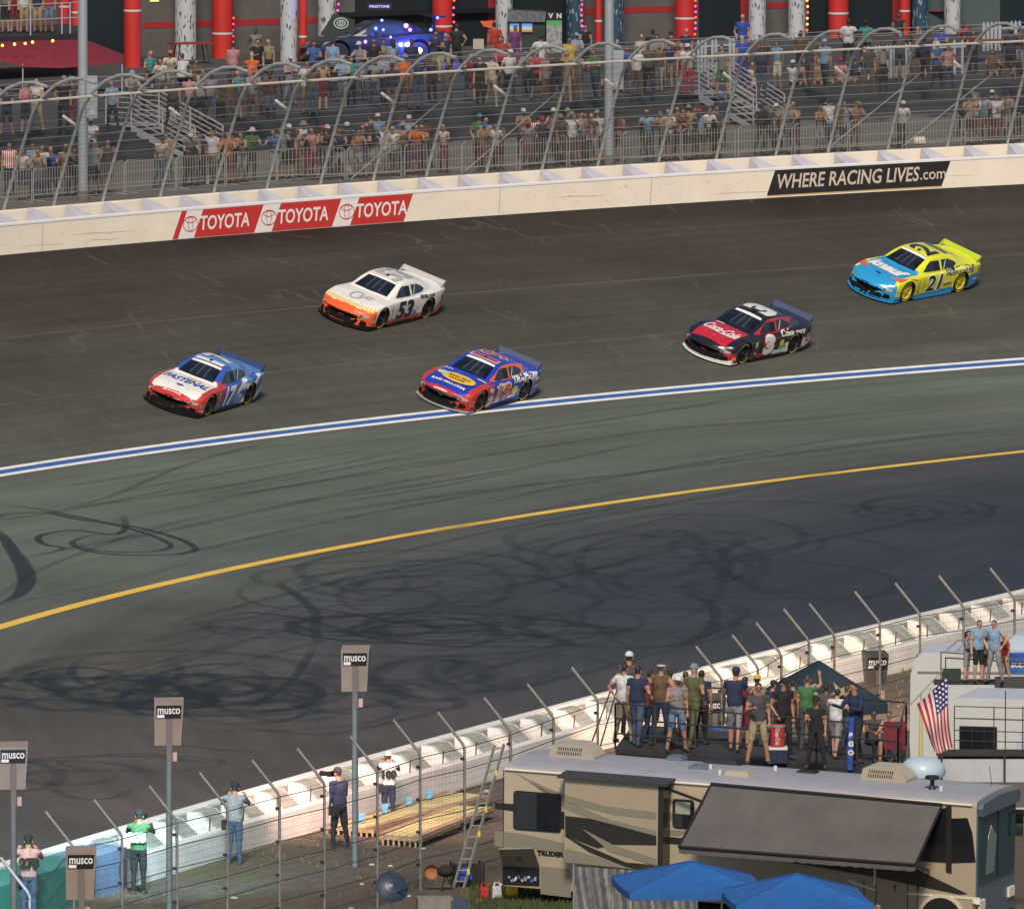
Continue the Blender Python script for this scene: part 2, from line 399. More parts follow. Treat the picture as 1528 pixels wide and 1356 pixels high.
def smooth_px(pts, n=14):
    out = []
    P = [pts[0]]+list(pts)+[pts[-1]]
    for i in range(1, len(P)-2):
        for k in range(n):
            t = k/n; a, b, c, d = P[i-1], P[i], P[i+1], P[i+2]
            out.append(tuple(.5*(2*b[j]+(c[j]-a[j])*t+(2*a[j]-5*b[j]+4*c[j]-d[j])*t*t+(3*b[j]-a[j]-3*c[j]+d[j])*t**3) for j in range(2)))
    out.append(P[-2]); return out
rb = Ribbons(); rr = random.Random(11)
def pxrib(pts, wd, mi=0, ws=None, dz=0):
    P = [G(x, y, .004+dz) for x, y in smooth_px(pts)]
    rb.add(P, wd, mi, ws=ws and [lerp_tab([(i/(len(ws)-1), q) for i, q in enumerate(ws)], j/(len(P)-1)) for j in range(len(P))])
# heavy marks that can be read one by one
pxrib([(-30,778),(2,798),(18,820),(32,840),(40,862),(36,878),(18,893),(-20,908)], .9, 2, ws=[.3,.35,.45,.55,.6,.5,.35,.25])
pxrib([(-25,792),(0,770),(20,766),(70,765),(120,775),(200,786),(262,802),(291,817),(280,824),(240,828),(170,827),(125,820),(108,809),(135,799),(180,796)], .24, 2)
pxrib([(-20,750),(60,760),(150,778),(215,795),(254,812),(240,821),(190,824),(140,820),(112,810)], .2, 2)
pxrib([(180,765),(188,785),(170,797),(110,791),(66,797),(57,805),(70,813),(95,818),(60,828)], .24, 2)
pxrib([(480,965),(470,940),(470,915),(445,890),(408,866)], .35)
pxrib([(470,962),(440,1010),(400,1040),(360,1060)], .3)
pxrib([(340,835),(500,850),(640,835),(720,842),(762,868),(752,890),(700,905),(560,912)], .4, 1)
pxrib([(760,880),(700,862),(620,858),(560,862),(530,880),(560,895)], .3, 1)
pxrib([(990,805),(1040,820),(1078,862),(1060,900),(1000,930)], .3, 1)
pxrib([(1000,880),(1050,895),(1068,920),(1045,950),(980,965),(860,968)], .35, 0)
pxrib([(330,905),(440,905),(520,915),(640,935),(780,945),(850,960),(780,965),(640,962),(540,948),(490,938),(470,930)], .45, 0)
pxrib([(330,920),(380,914),(460,925),(560,950),(690,955),(800,950)], .35, 0)
pxrib([(0,890),(60,850),(190,800),(300,770)], .3, 1); pxrib([(60,768),(160,742),(260,700),(330,678),(420,655)], .3, 1)
pxrib([(0,840),(120,815),(260,790),(420,755),(620,715),(800,690)], .5, 1); pxrib([(180,765),(400,730),(600,700),(800,668),(1000,640),(1200,625),(1500,600)], .5, 1)
pxrib([(400,780),(600,748),(820,720),(1000,700),(1190,676),(1400,650),(1528,642)], .6, 1)
pxrib([(900,760),(1150,748),(1350,760),(1528,770)], .4, 1)
# clusters of doughnuts
def donuts(x0, y0, rx, ry, n, mi, wd=.3):
    for _ in range(n):
        cx = x0+rr.gauss(0, rx*.35); cy = y0+rr.gauss(0, ry*.35); a = rx*rr.uniform(.25, .95); b = ry*rr.uniform(.3, .95)
        t0 = rr.uniform(0, 6.3); sp = rr.uniform(2.5, 6.5); dr = rr.uniform(-.25,.35)
        pts = [(cx+a*(1+dr*i/16)*math.cos(t0+sp*i/16), cy+b*(1+dr*i/16)*math.sin(t0+sp*i/16)) for i in range(17)]
        pts = [p for p in pts if p[1] < 1268-.262*p[0]-22-12]
        if len(pts) > 5: rb.add([G(x, y, .004) for x, y in smooth_px(pts, 5)], wd*rr.uniform(.7, 1.5), mi)
donuts(200,1028,210,32,17,0,.38); donuts(250,1024,240,34,18,1,.6); donuts(640,875,220,35,14,1); donuts(620,935,280,26,13,1,.4); donuts(650,940,230,24,9,0,.38)
donuts(430,1050,260,40,12,1,.35); donuts(960,830,170,45,12,1,.35); donuts(1150,850,220,45,8,1,.4); donuts(1380,760,120,22,8,1,.3); donuts(700,1010,240,40,8,1,.5)
donuts(980,940,200,35,10,1,.3); donuts(120,1150,160,30,8,1,.35)
for i in range(34):                      # long sweeping streaks along the driving direction
    y0 = rr.uniform(650, 1080); x0 = rr.uniform(-100, 1100); L = rr.uniform(200, 700); sl = -.14-.0003*(y0-640); bow = rr.uniform(-20, 30)
    pts = [(x0+L*k/8, y0+sl*L*k/8+bow*math.sin(k/8*3.1)*.4) for k in range(9)]
    pts = [p for p in pts if p[1] < 1268-.262*p[0]-34 and p[1] > 712-.13*p[0]+10]
    if len(pts) > 4: rb.add([G(x, y, .004) for x, y in smooth_px(pts, 4)], rr.uniform(.12, .45), 1)
rb.build('skid_marks', 'black looping and sweeping tyre marks burnt onto the apron')
# ================================================================== outer barrier with foam blocks
cream = mat('barrier_cream_paint', (.84,.76,.64), .55, var=.06, scale=.9); capw = mat('barrier_cap_white', (.80,.78,.80), .5, var=.05)
blk = mat('foam_block_white', (.46,.46,.53), .7, var=.14, scale=2.5); gapm = mat('barrier_gap_grey', (.33,.35,.41), .8, var=.15)
WALL_T = 1.0
def W(ph, o=0.0, z=0.0): return B(ph, 1.0)+outw(ph)*o+Vector((0,0,z))
HF, HR = .97, 1.26
wall = thing('track_barrier', 'long cream painted steel barrier with pale foam blocks behind, lining the banked turn', 'barrier', tuple(W(2.36)))
wall_inv = Vector(W(2.36))
def wb(mb, name, mats, parent, smooth=False, **kw):
    mb.v = [q-wall_inv for q in mb.v]; return mb.build(name, mats, parent, smooth, **kw)
PH = [1.9+(2.95-1.9)*i/300 for i in range(301)]
def strip(cross, phs=PH, mi=0, closed=True):
    m = MB(); m.grid([[W(ph, o, z) for o, z in cross] for ph in phs], mi, closed); return m
wb(strip([(0,-.05),(0,HF-.07),(.0,HF-.07),(.16,HF-.07),(.16,-.05)]), 'steel_panel', cream, wall)
wb(strip([(-.015,HF-.07),(-.015,HF-.005),(.015,HF+.01),(.20,HF+.01),(.20,HF-.07)]), 'top_tube', capw, wall)
wb(strip([(.95,-.1),(.95,HR-.02),(.99,HR),(1.25,HR),(1.29,HR-.02),(1.29,-.1)]), 'concrete_wall', cream, wall)
wb(strip([(.17,.55),(.94,.60)], closed=False), 'gap_shade_sheet', gapm, wall)  # blue-grey sheet standing for the shade low in the gap
# foam blocks; the ones in view sit at measured columns
dphi = 1.82/(R0+14.3)
pb = phi_at(265/3.82, lambda q: W(q, .3, HF))       # first block column
def foam(ph):
    m = MB(); c = W(ph)-wall_inv; o = outw(ph); t = tang(ph)
    def q(a, b, z): return c+o*a+t*b+Vector((0,0,z))
    P = [q(.21,-.42,.5),q(.21,.46,.5),q(.80,.16,.5),q(.80,-.36,.5),q(.21,-.36,HF-.02),q(.21,.44,HF-.03),q(.78,-.02,HR+.02),q(.78,-.34,HR+.03)]
    return m.add(P, [(0,1,2,3),(4,5,6,7),(0,1,5,4),(1,2,6,5),(2,3,7,6),(3,0,4,7)]).build('foam_block', blk, wall)
for k in range(-9, 34): foam(pb+(-k)*dphi)
# seams between the panels
sm = MB(); sk = mat('panel_seam_dark', (.22,.19,.16), .8)
for px in (62, 438, 752-8, 970, 1340):
    ph = phi_at(px, lambda q: W(q)); c = W(ph); o = outw(ph); t = tang(ph)
    sm.add([c-o*.003+t*.0+Vector((0,0,.02)), c-o*.003+t*.02+Vector((0,0,.02)), c-o*.003+t*.09+Vector((0,0,.88)), c-o*.003+t*.07+Vector((0,0,.88))], [(0,1,2,3)])
wb(sm, 'panel_seam', sk, wall)
scuff = mat('scuff_grey', (.50,.44,.36), .7)
sm = MB()
for i in range(150):
    ph = rr.uniform(2.15, 2.6); c = W(ph); o = outw(ph); t = tang(ph); z = rr.uniform(.05,.8); L = rr.uniform(.15,1.1); h = rr.uniform(.004,.02)
    sm.add([c-o*.004+Vector((0,0,z)), c-o*.004+t*L+Vector((0,0,z+rr.uniform(-.03,.03))), c-o*.004+t*L*.8+Vector((0,0,z+h)), c-o*.004+t*.05+Vector((0,0,z+h))], [(0,1,2,3)])
wb(sm, 'scuff', scuff, wall, kind='stuff')
sm = MB()
for i in range(16):
    ph = rr.uniform(2.15, 2.6); z = rr.uniform(.15,.6); L = rr.uniform(.8,3.5); n_ = 6; h = rr.uniform(.004,.011)
    sm.grid([[W(ph-L*j/n_/150, -.0045, z+.02*math.sin(j)), W(ph-L*j/n_/150, -.0045, z+.02*math.sin(j)+h*math.sin(3.14*(j+.3)/(n_+.6)))] for j in range(n_+1)])
wb(sm, 'tyre_scrape', mat('scrape_dark', (.16,.14,.12), .7), wall, kind='stuff')
# painted banners: coordinates x = metres along the wall from an anchor, y = height
def onwall(vf, ph0, mats, name, z0, off, skew=0.0, parent=None):
    vs, fs = vf; m = MB(); RW = R0+14.0
    P = []
    for q in vs:
        x = q.x+skew*q.y; ph = ph0-x/RW; P.append(W(ph, -off, z0+q.y))
    m.add(P, fs); return wb(m, name, mats, parent or wall)
def wpx(px, z): return phi_at(px, lambda q: W(q, 0, z))
RW = R0+14.0
red = mat('banner_red', (.56,.035,.03), .55); wht = mat('banner_white', (.80,.78,.76), .55); blkp = mat('banner_black', (.02,.019,.018), .55, var=.2); ltr = mat('banner_tan_lettering', (.62,.52,.42), .6, var=.2, scale=6)
def quad_px(pxs_bot, pxs_top, zb, zt, m, name, off):
    phs = [wpx(pxs_bot[0], zb), wpx(pxs_bot[1], zb), wpx(pxs_top[1], zt), wpx(pxs_top[0], zt)]; ph0 = phs[0]
    pts = [((ph0-p)*RW, z) for p, z in zip(phs, (zb, zb, zt, zt))]
    return onwall(poly2d(pts, .6), ph0, m, name, 0, off)
ZB, ZT = .02, .885
quad_px((257,602),(271,616), ZB, ZT, wht, 'white_sign_panel', .005)
for (b0, b1) in ((257,265),(289,379),(405,495),(522,602)):
    quad_px((b0,b1),(b0+14,b1+14), ZB, ZT, red, 'red_sign_panel', .009)
for cx in (335, 452, 569):
    ph = wpx(cx, .46); onwall(text2d('TOYOTA', .62, .12, .012, .4, width=2.3), ph, wht, 'sign_lettering', .46, .013, .0)
def oval_logo(cx):
    ph = wpx(cx, .46); mb = MB()
    for (P, F) in (ring2d(.36,.25,.026), ring2d(.12,.24,.022), ring2d(.25,.10,.022,cy=.13)): mb.add(P, F)
    onwall(([Vector(q) for q in mb.v], mb.f), ph, red, 'sign_emblem', .46, .013)
for cx in (284, 401, 517): oval_logo(cx)
quad_px((1144,1405),(1157,1419), .08, .93, blkp, 'black_sign_panel', .005)
quad_px((1144,1405),(1145,1406), .045, .08, mat('banner_gold_edge', (.6,.38,.12), .6), 'sign_trim', .006)
a, b2 = wpx(1160, .48), wpx(1372, .48); onwall(text2d('WHERE RACING LIVES', .66, .18, .010, .4, width=(a-b2)*RW*1.0), (a+b2)/2, ltr, 'sign_lettering', .52, .010)
a, b2 = wpx(1373, .48), wpx(1411, .48); onwall(text2d('.com', .52, .0, .004, .4, width=(a-b2)*RW), (a+b2)/2, ltr, 'sign_lettering', .44, .010)
# ================================================================== curved catch fence behind the wall
steel = mat('galvanised_tube', (.36,.38,.37), .45, .35, var=.15, scale=2); cable_m = mat('steel_cable', (.33,.34,.35), .5, .3); steel_l = mat('pale_rail_paint', (.55,.53,.48), .5, .1, var=.1)
PROF = [(0,-.2),(.62,1.5),(1.28,3.14),(1.65,3.62),(2.2,4.02),(2.7,4.2),(3.2,4.24),(3.75,4.12)]
post_px = [2.5,77,150,236,316,395,475,554,633,723,806,889,980,1066,1155,1233,1322,1411,1501]
fb = lambda q, z=0: W(q, 1.42, HR)
post_ph = [phi_at(x, fb) for x in post_px]
dl = post_ph[0]-post_ph[1]; dr_ = post_ph[-2]-post_ph[-1]
post_ph = [post_ph[0]+3*dl, post_ph[0]+2*dl, post_ph[0]+dl]+post_ph+[post_ph[-1]-dr_, post_ph[-1]-2*dr_]
fence = thing('catch_fence', 'tall curved steel catch fence of arched posts and cables behind the cream barrier', 'fence', tuple(wall_inv))
def FP_(ph, a, z): return W(ph, 1.42-a, HR+z)-wall_inv
for i, ph in enumerate(post_ph):
    pts = [FP_(ph, a, z) for a, z in PROF]
    MB().tube(pts, .055, 8).build('post', steel, fence, True)
    if i % 2 == 0:
        a = FP_(ph, 1.02, 2.55); MB().tube([a, FP_(ph, .55, 2.85)+tang(ph)*-.1], .05, 6).build('bracket_arm', steel_l, fence)
def along(i0, i1, a, z): 
    return [FP_(post_ph[0]+(post_ph[-1]-post_ph[0])*t/80, a, z) for t in range(81)]
def prof_at(z):
    pts = PROF[:6]
    for (a0, z0), (a1, z1) in zip(pts, pts[1:]):
        if z <= z1: return a0+(a1-a0)*(z-z0)/(z1-z0)
    return pts[-1][0]
for z in [.25,.55,.9,1.25,1.6,1.95,2.25,2.55,2.8,3.05,3.3,3.75,3.95]:
    MB().tube([p-outw(2.36)*.06 for p in along(0,0, prof_at(z), z)], .010, 4).build('cable', cable_m, fence)
for a, z in ((3.3, 4.25),(3.7,4.14)): MB().tube(along(0,0,a,z), .012, 4).build('cable', cable_m, fence)
MB().tube(along(0,0,1.62,3.5), .042, 6).build('rail', steel_l, fence)
wm = MB(); n = 1300
for i in range(n):
    ph = post_ph[0]+(post_ph[-1]-post_ph[0])*i/n; t = tang(ph)*.0045; pts = [FP_(ph, a-.03, z) for a, z in ((.08,.0),(.62,1.5),(1.28,3.14),(1.65,3.62))]
    P = []
    for q in pts: P += [q-t, q+t]
    wm.add(P, [(0,1,3,2),(2,3,5,4),(4,5,7,6)])
for k in range(26):
    z = .1+k*.13; a = prof_at(z); P = []
    for j in range(81):
        ph = post_ph[0]+(post_ph[-1]-post_ph[0])*j/80; P += [FP_(ph, a-.03, z-.004), FP_(ph, a-.03, z+.004)]
    wm.add(P, [(2*j, 2*j+1, 2*j+3, 2*j+2) for j in range(80)])
wm.build('wire_mesh', mat('wire_mesh_dark', (.13,.135,.14), .6), fence, kind='stuff')
# tie cables
for px in (520, 690, 1230, 1345):
    ph = phi_at(px, fb); MB().tube([FP_(ph, .1, .1), FP_(ph-.022, 1.0, 2.6)], .02, 5).build('tie_rod', steel, fence)
# ================================================================== race cars
def catmull(pts, n):
    out = []; P = [pts[0]]+pts+[pts[-1]]
    for i in range(1, len(P)-2):
        for k in range(n):
            t = k/n; a, b, c, d = P[i-1], P[i], P[i+1], P[i+2]
            out.append(tuple(.5*(2*b[j]+(c[j]-a[j])*t+(2*a[j]-5*b[j]+4*c[j]-d[j])*t*t+(3*b[j]-a[j]-3*c[j]+d[j])*t**3) for j in range(len(b))))
    out.append(P[-2]); return out
WT = [(-2.45,.86),(-2.2,.92),(-1.75,.975),(-1.35,.985),(-.8,.955),(.4,.95),(.95,.975),(1.42,.995),(1.85,.985),(2.15,.965),(2.35,.945),(2.47,.91)]
ZC = [(-2.45,.95),(-2.1,.955),(-1.7,.93),(-1.0,.90),(.9,.865),(1.4,.815),(1.9,.74),(2.2,.66),(2.38,.575),(2.47,.50)]
ZS = [(-2.45,.86),(-2.0,.90),(-1.4,.885),(-.6,.83),(.4,.81),(1.0,.80),(1.45,.785),(1.9,.69),(2.2,.60),(2.38,.52),(2.47,.46)]
ZBt = [(-2.45,.26),(-2.1,.16),(-1.7,.12),(1.8,.11),(2.47,.09)]
def nose_bend(x, y):
    k = max(0, min(1, (x-1.7)/.75)); r = max(0, min(1, (-x-2.0)/.45))
    return x-.42*k*k*(abs(y)/.95)**2.2+.10*r*(abs(y)/.95)**2.5
def lower_ring(x, shr=1.0):
    Wd = lerp_tab(WT, x)*shr; zc = lerp_tab(ZC, x); zs = lerp_tab(ZS, x); zb = lerp_tab(ZBt, x)
    if shr < 1: m = (zc+zb)/2; zc = m+(zc-m)*shr; zs = m+(zs-m)*shr; zb = m+(zb-m)*shr
    half = [(0,zb),(Wd*.6,zb),(Wd*.93,zb),(Wd*.985,zb+.03),(Wd*.995,zb+(zs-zb)*.35),(Wd,zb+(zs-zb)*.65),(Wd*.975,zs-.05),(Wd*.93,zs+.0),(Wd*.86,zs+(zc-zs)*.30),(Wd*.68,zs+(zc-zs)*.66),(Wd*.4,zs+(zc-zs)*.93),(0,zc)]
    h = catmull(half, 5)
    ring = h+[(-a, b) for a, b in reversed(h[1:-1])]
    return [Vector((nose_bend(x, a), a, b)) for a, b in ring]
CZ = [(-2.02,.88),(-1.7,.985),(-1.35,1.13),(-1.05,1.225),(-.75,1.268),(-.4,1.285),(-.05,1.275),(.12,1.245),(.35,1.145),(.65,1.00),(.98,.845)]
CB = [(-2.02,.66),(-1.6,.80),(-1.1,.865),(-.3,.875),(.4,.86),(.98,.76)]
def cab_ring(x):
    zc = lerp_tab(CZ, x); b = lerp_tab(CB, x); z0 = .72
    ys = lambda z: b-max(0, z-.80)*.56
    zt = zc-.055 if zc > .95 else max(z0+.02, zc-.05)
    half = [(b,z0),(b,min(.80,zt-.01))]+[(ys(z0+(zt-z0)*f), z0+(zt-z0)*f) for f in (.45,.7,.9)]+[(ys(zt)-.012,zt+.012),(ys(zt)-.07,zc-.018),(ys(zt)*.66,zc-.004),(ys(zt)*.33,zc+.006),(0,zc+.008)]
    r = half+[(-a, q) for a, q in reversed(half[:-1])]
    return [Vector((x, a, q)) for a, q in r]
def make_shell():
    xs = [-2.45+4.92*i/150 for i in range(151)]
    m = MB(); rows = [lower_ring(x) for x in xs]
    n = len(rows[0])
    m.grid(rows, 0, True)
    for x, shr in ((xs[-1]+.03,.93),(xs[-1]+.045,.8)): rows.append(lower_ring(xs[-1], shr)); [q.__setattr__('x', q.x+(x-xs[-1])) for q in rows[-1]]
    m = MB(); rows2 = rows
    lead = lower_ring(xs[0], .9); [q.__setattr__('x', q.x-.03) for q in lead]
    rows2 = [lead]+rows
    m.grid(rows2, 0, True)
    N_ = len(rows2); m.f.append(tuple(range(n))[::-1]); m.f.append(tuple(range((N_-1)*n, N_*n))); m.mi += [0, 0]
    me = m.mesh('shell', [mat('car_base', (.5,.5,.5))])
    ob = bpy.data.objects.new('shell', me); col.objects.link(ob)
    # wheel openings
    c = MB()
    for x in (1.42, -1.37):
        for s in (-1, 1): c.lathe([(.0001,.62*s),(.385,.62*s),(.385,1.2*s),(.0001,1.2*s)], (x,0,.35), 'y', 40)
    cm = c.mesh('cut', [mat('car_base'), ]); co = bpy.data.objects.new('cut', cm); col.objects.link(co)
    md = ob.modifiers.new('b', 'BOOLEAN'); md.object = co; md.operation = 'DIFFERENCE'; md.solver = 'EXACT'
    dg = bpy.context.evaluated_depsgraph_get(); me2 = bpy.data.meshes.new_from_object(ob.evaluated_get(dg))
    bpy.data.objects.remove(ob); bpy.data.objects.remove(co)
    # cabin
    cbm = MB(); cx = [-2.02+3.0*i/60 for i in range(61)]; rr_ = [cab_ring(x) for x in cx]; cbm.grid(rr_, 0)
    bm = bmesh.new(); bm.from_mesh(me2)
    t = cbm.mesh('cab', [mat('car_base')]); bm2 = bmesh.new(); bm2.from_mesh(t)
    ov = len(bm.verts); nv = [bm.verts.new(q.co) for q in bm2.verts]
    bm2.verts.index_update()
    for f in bm2.faces: bm.faces.new([nv[q.index] for q in f.verts])
    bmesh.ops.recalc_face_normals(bm, faces=bm.faces)
    me3 = bpy.data.meshes.new('car_shell'); bm.normal_update(); bvh = BVHTree.FromBMesh(bm); bm.to_mesh(me3); bm.free(); bm2.free()
    return me3, bvh
SHELL, SBVH = make_shell()
def project(vf, kind, off, flip=1, o=(0,0,0)):
    """kind side: (x,z) seen from the left (+y); top: (x,y) from above; front: (y,z) from ahead; rear"""
    vs, fs = vf; P = []; bad = set()
    for i, q in enumerate(vs):
        if kind == 'side': src = Vector((q.x, 3*flip, q.y)); d = Vector((0,-flip,0))
        elif kind == 'top': src = Vector((q.x, q.y, 3)); d = Vector((0,0,-1))
        elif kind == 'front': src = Vector((4, q.x, q.y)); d = Vector((-1,0,0))
        else: src = Vector((-4, q.x, q.y)); d = Vector((1,0,0))
        h = SBVH.ray_cast(src, d)
        if h[0] is None: bad.add(i); P.append(src); continue
        nn = h[1]
        if nn.dot(d) > 0: nn = -nn
        P.append(h[0]+nn*off-d*off*.5)
    fs = [f for f in fs if not any(k in bad for k in f)]
    return P, fs
def decal(car, vf, kind, m, name, off=.006, flip=1, both=False):
    for fl in ((1, -1) if both else (flip,)):
        P, F = project(vf, kind, off, fl)
        if F: link(name, MB().add(P, F).mesh(name, m, True), car)
def xf(vf, cx, cy, rot=0, sx=1, sy=1):
    vs, fs = vf; c, s = math.cos(rot), math.sin(rot)
    return [Vector((cx+(q.x*sx)*c-(q.y*sy)*s, cy+(q.x*sx)*s+(q.y*sy)*c, 0)) for q in vs], fs
paintc = lambda n, c: mat('paint_'+n, c, .28, 0, coat=1, spec=.5)
PT = dict(red=paintc('red', (.50,.035,.02)), orange=paintc('orange', (.78,.115,.02)), white=paintc('white', (.78,.77,.74)), blue=paintc('blue', (.03,.09,.42)), royal=paintc('royal', (.02,.04,.40)),
          black=paintc('black', (.010,.011,.014)), yellow=paintc('yellow', (.72,.74,.02)), sky=paintc('sky', (.02,.30,.62)), crimson=paintc('crimson', (.50,.012,.03)), navy=paintc('navy', (.012,.03,.11)),
          gold=paintc('gold', (.80,.55,.02)), green=paintc('green', (.05,.45,.12)), grey=paintc('grey', (.45,.44,.42)), cream=paintc('cream', (.70,.66,.58)), lblue=paintc('lblue', (.08,.26,.62)))
glass = mat('car_glass', (.010,.015,.026), .12, spec=.5, coat=.25, var=.9, scale=2.4); dkint = mat('car_black_trim', (.008,.008,.009), .5); tyre = mat('tyre_rubber', (.015,.015,.015), .8)  # car_glass mottling paints varied reflections into the base colour
rim_y = mat('rim_yellow', (.62,.52,.04), .4); rim_k = mat('rim_dark', (.05,.045,.04), .35, .6); tly = mat('tyre_lettering_yellow', (.75,.55,.06), .6); wellm = mat('wheel_well', (.01,.01,.01), .9)
net = mat('window_net', (.55,.52,.48), .8)
def surf_side(car, poly, m, name, off=.006, both=True, cut=.12): return decal(car, poly2d(poly, cut), 'side', m, name, off, both=both)
def surf_top(car, poly, m, name, off=.006, cut=.12): return decal(car, poly2d(poly, cut), 'top', m, name, off)
def sym(pts): return pts+[(x, -y) for x, y in reversed(pts)]
def symf(pts): return pts+[(-y, z) for y, z in reversed(pts)]
def build_car(label, loc, rot, liv):
    """liv: dict with paint function and decal function"""
    car = thing('race_car', label, 'race car', loc, group='stock cars racing through the turn'); car.rotation_mode = 'QUATERNION'; car.rotation_quaternion = rot
    me = SHELL.copy(); me.name = 'body'; me.materials.clear(); names = liv['paints']
    for k in names: me.materials.append(PT[k])
    me.materials.append(wellm); wi = len(names); f = liv['fn']
    mi = []
    for p in me.polygons:
        c = p.center
        inwell = any((c.x-x)**2+(c.z-.35)**2 < .3865**2 for x in (1.42,-1.37)) and abs(c.y) < .965 and abs(c.y) > .5 and c.z < .75
        mi.append(wi if inwell and c.z < .745 and (abs(p.normal.y) < .35 or abs(c.y) < .7) and not (c.z > .7 and p.normal.z > .5) else names.index(f(c, p.normal)))
    me.polygons.foreach_set('material_index', mi); me.polygons.foreach_set('use_smooth', [True]*len(mi))
    try: me.set_sharp_from_angle(angle=math.radians(32))
    except Exception: pass
    link('body', me, car)
    # glass
    surf_top(car, sym([(.90,.0),(.86,.62),(.15,.50),(.13,0)]), glass, 'windshield')
    surf_top(car, sym([(.27,.0),(.265,.52),(.17,.50),(.155,0)]), PT['white'], 'windshield_banner', .010)
    for y in (-.20, .0, .20): surf_top(car, [(.80,y*1.25-.012),(.80,y*1.25+.012),(.29,y+.010),(.29,y-.010)], mat('roll_bar_grey', (.10,.105,.11), .5), 'windshield_brace', .008)
    surf_top(car, sym([(-1.18,0),(-1.2,.44),(-1.78,.52),(-1.86,0)]), glass, 'rear_window')
    surf_side(car, [(.58,.875),(-.26,.875),(-.26,1.165),(.16,1.165),(.36,1.07)], glass, 'side_window')
    surf_side(car, [(-.36,.885),(-.98,.915),(-1.12,.99),(-.98,1.08),(-.72,1.16),(-.36,1.172)], glass, 'quarter_window')
    surf_side(car, [(-.40,.90),(-.45,.90),(-.62,1.14),(-.57,1.14)], net, 'window_brace', .011)
    surf_side(car, [(-.02,.88),(-.25,.88),(-.25,1.15),(-.02,1.15)], dkint, 'window_net', .010)
    # splitter, spoiler
    m = MB(); pts = [(nose_bend(2.47, y)+.10, y) for y in [(-.97+1.94*i/20) for i in range(21)]]
    poly = pts+[(1.75,.97),(1.75,-.97)]
    m.prism(poly, lambda x, y: Vector((x, y, .055)), lambda x, y: Vector((x, y, .085))); m.build('splitter', liv.get('splitter', dkint), car)
    m = MB(); P = [(-2.30,-.78,.94),(-2.30,.78,.94),(-2.38,.78,1.09),(-2.38,-.78,1.09)]
    m.add([Vector(q) for q in P]+[Vector((q[0]-.02, q[1], q[2])) for q in P], [(0,1,2,3),(7,6,5,4),(0,4,5,1),(1,5,6,2),(2,6,7,3),(3,7,4,0)])
    sp = m.build('spoiler', liv.get('spoiler', PT['navy']), car)
    for s in (-1, 1):
        m = MB(); m.prism([(-2.12,.90),(-2.33,.90),(-2.40,1.09),(-2.34,1.09)], lambda x, z: Vector((x, s*.78, z)), lambda x, z: Vector((x, s*.80, z))); m.build('spoiler_end_plate', liv.get('spoiler', PT['navy']), car)
    MB().box((-.02,.0,1.295),(.12,.08,.04)).build('roof_flap_camera', dkint, car)
    # side skirt and wheels
    for s in (-1, 1): MB().box((0.03, s*.93, .085), (1.95,.05,.09)).build('side_skirt', liv.get('skirt', dkint), car)
    for x in (1.42, -1.37):
        for s in (-1, 1):
            y0, y1 = s*.64, s*.935
            wh = MB().lathe([(.25,y0),(.335,y0),(.352,y0+s*.03),(.352,y1-s*.035),(.335,y1-s*.005),(.255,y1),(.25,y1-s*.02)], (x,0,.352), 'y', 30).build('wheel', tyre, car, True)
            r = MB(); r.lathe([(.25,y1-s*.005),(.235,y1-s*.015),(.20,y1-s*.09),(.09,y1-s*.05),(.06,y1-s*.02),(.0001,y1-s*.02)], (x,0,.352), 'y', 24)
            for k in range(5):
                a = 2*math.pi*k/5; r.box((x+.14*math.cos(a), y1-s*.055, .352+.14*math.sin(a)), (.13,.05,.045), Matrix.Rotation(-a, 3, 'Y'))
            r.build('rim', liv.get('rim', rim_k), wh, True)
            l = MB()
            for a0 in (.6, 3.7):
                rows = [[Vector((x+q*math.cos(a0+1.5*i/10), y1+s*.002, .352+q*math.sin(a0+1.5*i/10))) for q in (.285,.322)] for i in range(11)]; l.grid(rows)
            l.build('tyre_lettering', tly, wh)
    # nose
    nose = liv.get('nose', 'ford'); gm_ = mat('grille_mesh', (.010,.010,.011), .95, spec=.05)
    D = lambda poly, m_, name, off=.008: decal(car, poly2d(poly, .08), 'front', m_, name, off)
    if nose == 'ford':
        D(symf([(0,.30),(.40,.30),(.56,.40),(.50,.47),(0,.50)]), gm_, 'grille'); D(symf([(0,.10),(.60,.10),(.66,.22),(.58,.295),(0,.295)]), gm_, 'lower_intake')
        decal(car, xf(poly2d([(-.09,-.005),(.0,.02),(.08,.015),(.10,.03),(.02,.035),(-.05,.02)], .2), 0, .42), 'front', PT['grey'], 'grille_emblem', .014)
    elif nose == 'chevy':
        D(symf([(0,.14),(.52,.14),(.62,.26),(.56,.36),(0,.40)]), gm_, 'grille'); D(symf([(0,.43),(.40,.42),(.50,.45),(.3,.475),(0,.485)]), gm_, 'upper_intake')
        D(symf([(0,.275),(.10,.275),(.10,.305),(0,.305)]), PT['red'], 'grille_emblem', .014)
    else:
        D(symf([(0,.13),(.50,.13),(.66,.19),(.50,.36),(.30,.44),(0,.46)]), gm_, 'grille')
        mb = MB()
        for (P, F) in (ring2d(.10,.065,.014), ring2d(.035,.06,.012), ring2d(.07,.03,.012,cy=.03)): mb.add(P, F)
        decal(car, xf(([Vector(q) for q in mb.v], mb.f), 0, .405), 'front', PT['grey'], 'grille_emblem', .014)
    for s in (-1, 1):
        D([(s*.66,.15),(s*.86,.17),(s*.84,.29),(s*.70,.33)], gm_, 'brake_duct')
        D([(s*.60,.42),(s*.86,.40),(s*.88,.46),(s*.66,.50)], mat('headlight_decal', (.32,.31,.29), .3), 'headlight')
        D([(s*.64,.435),(s*.72,.43),(s*.73,.46),(s*.66,.475)], dkint, 'headlight_shade', .012)
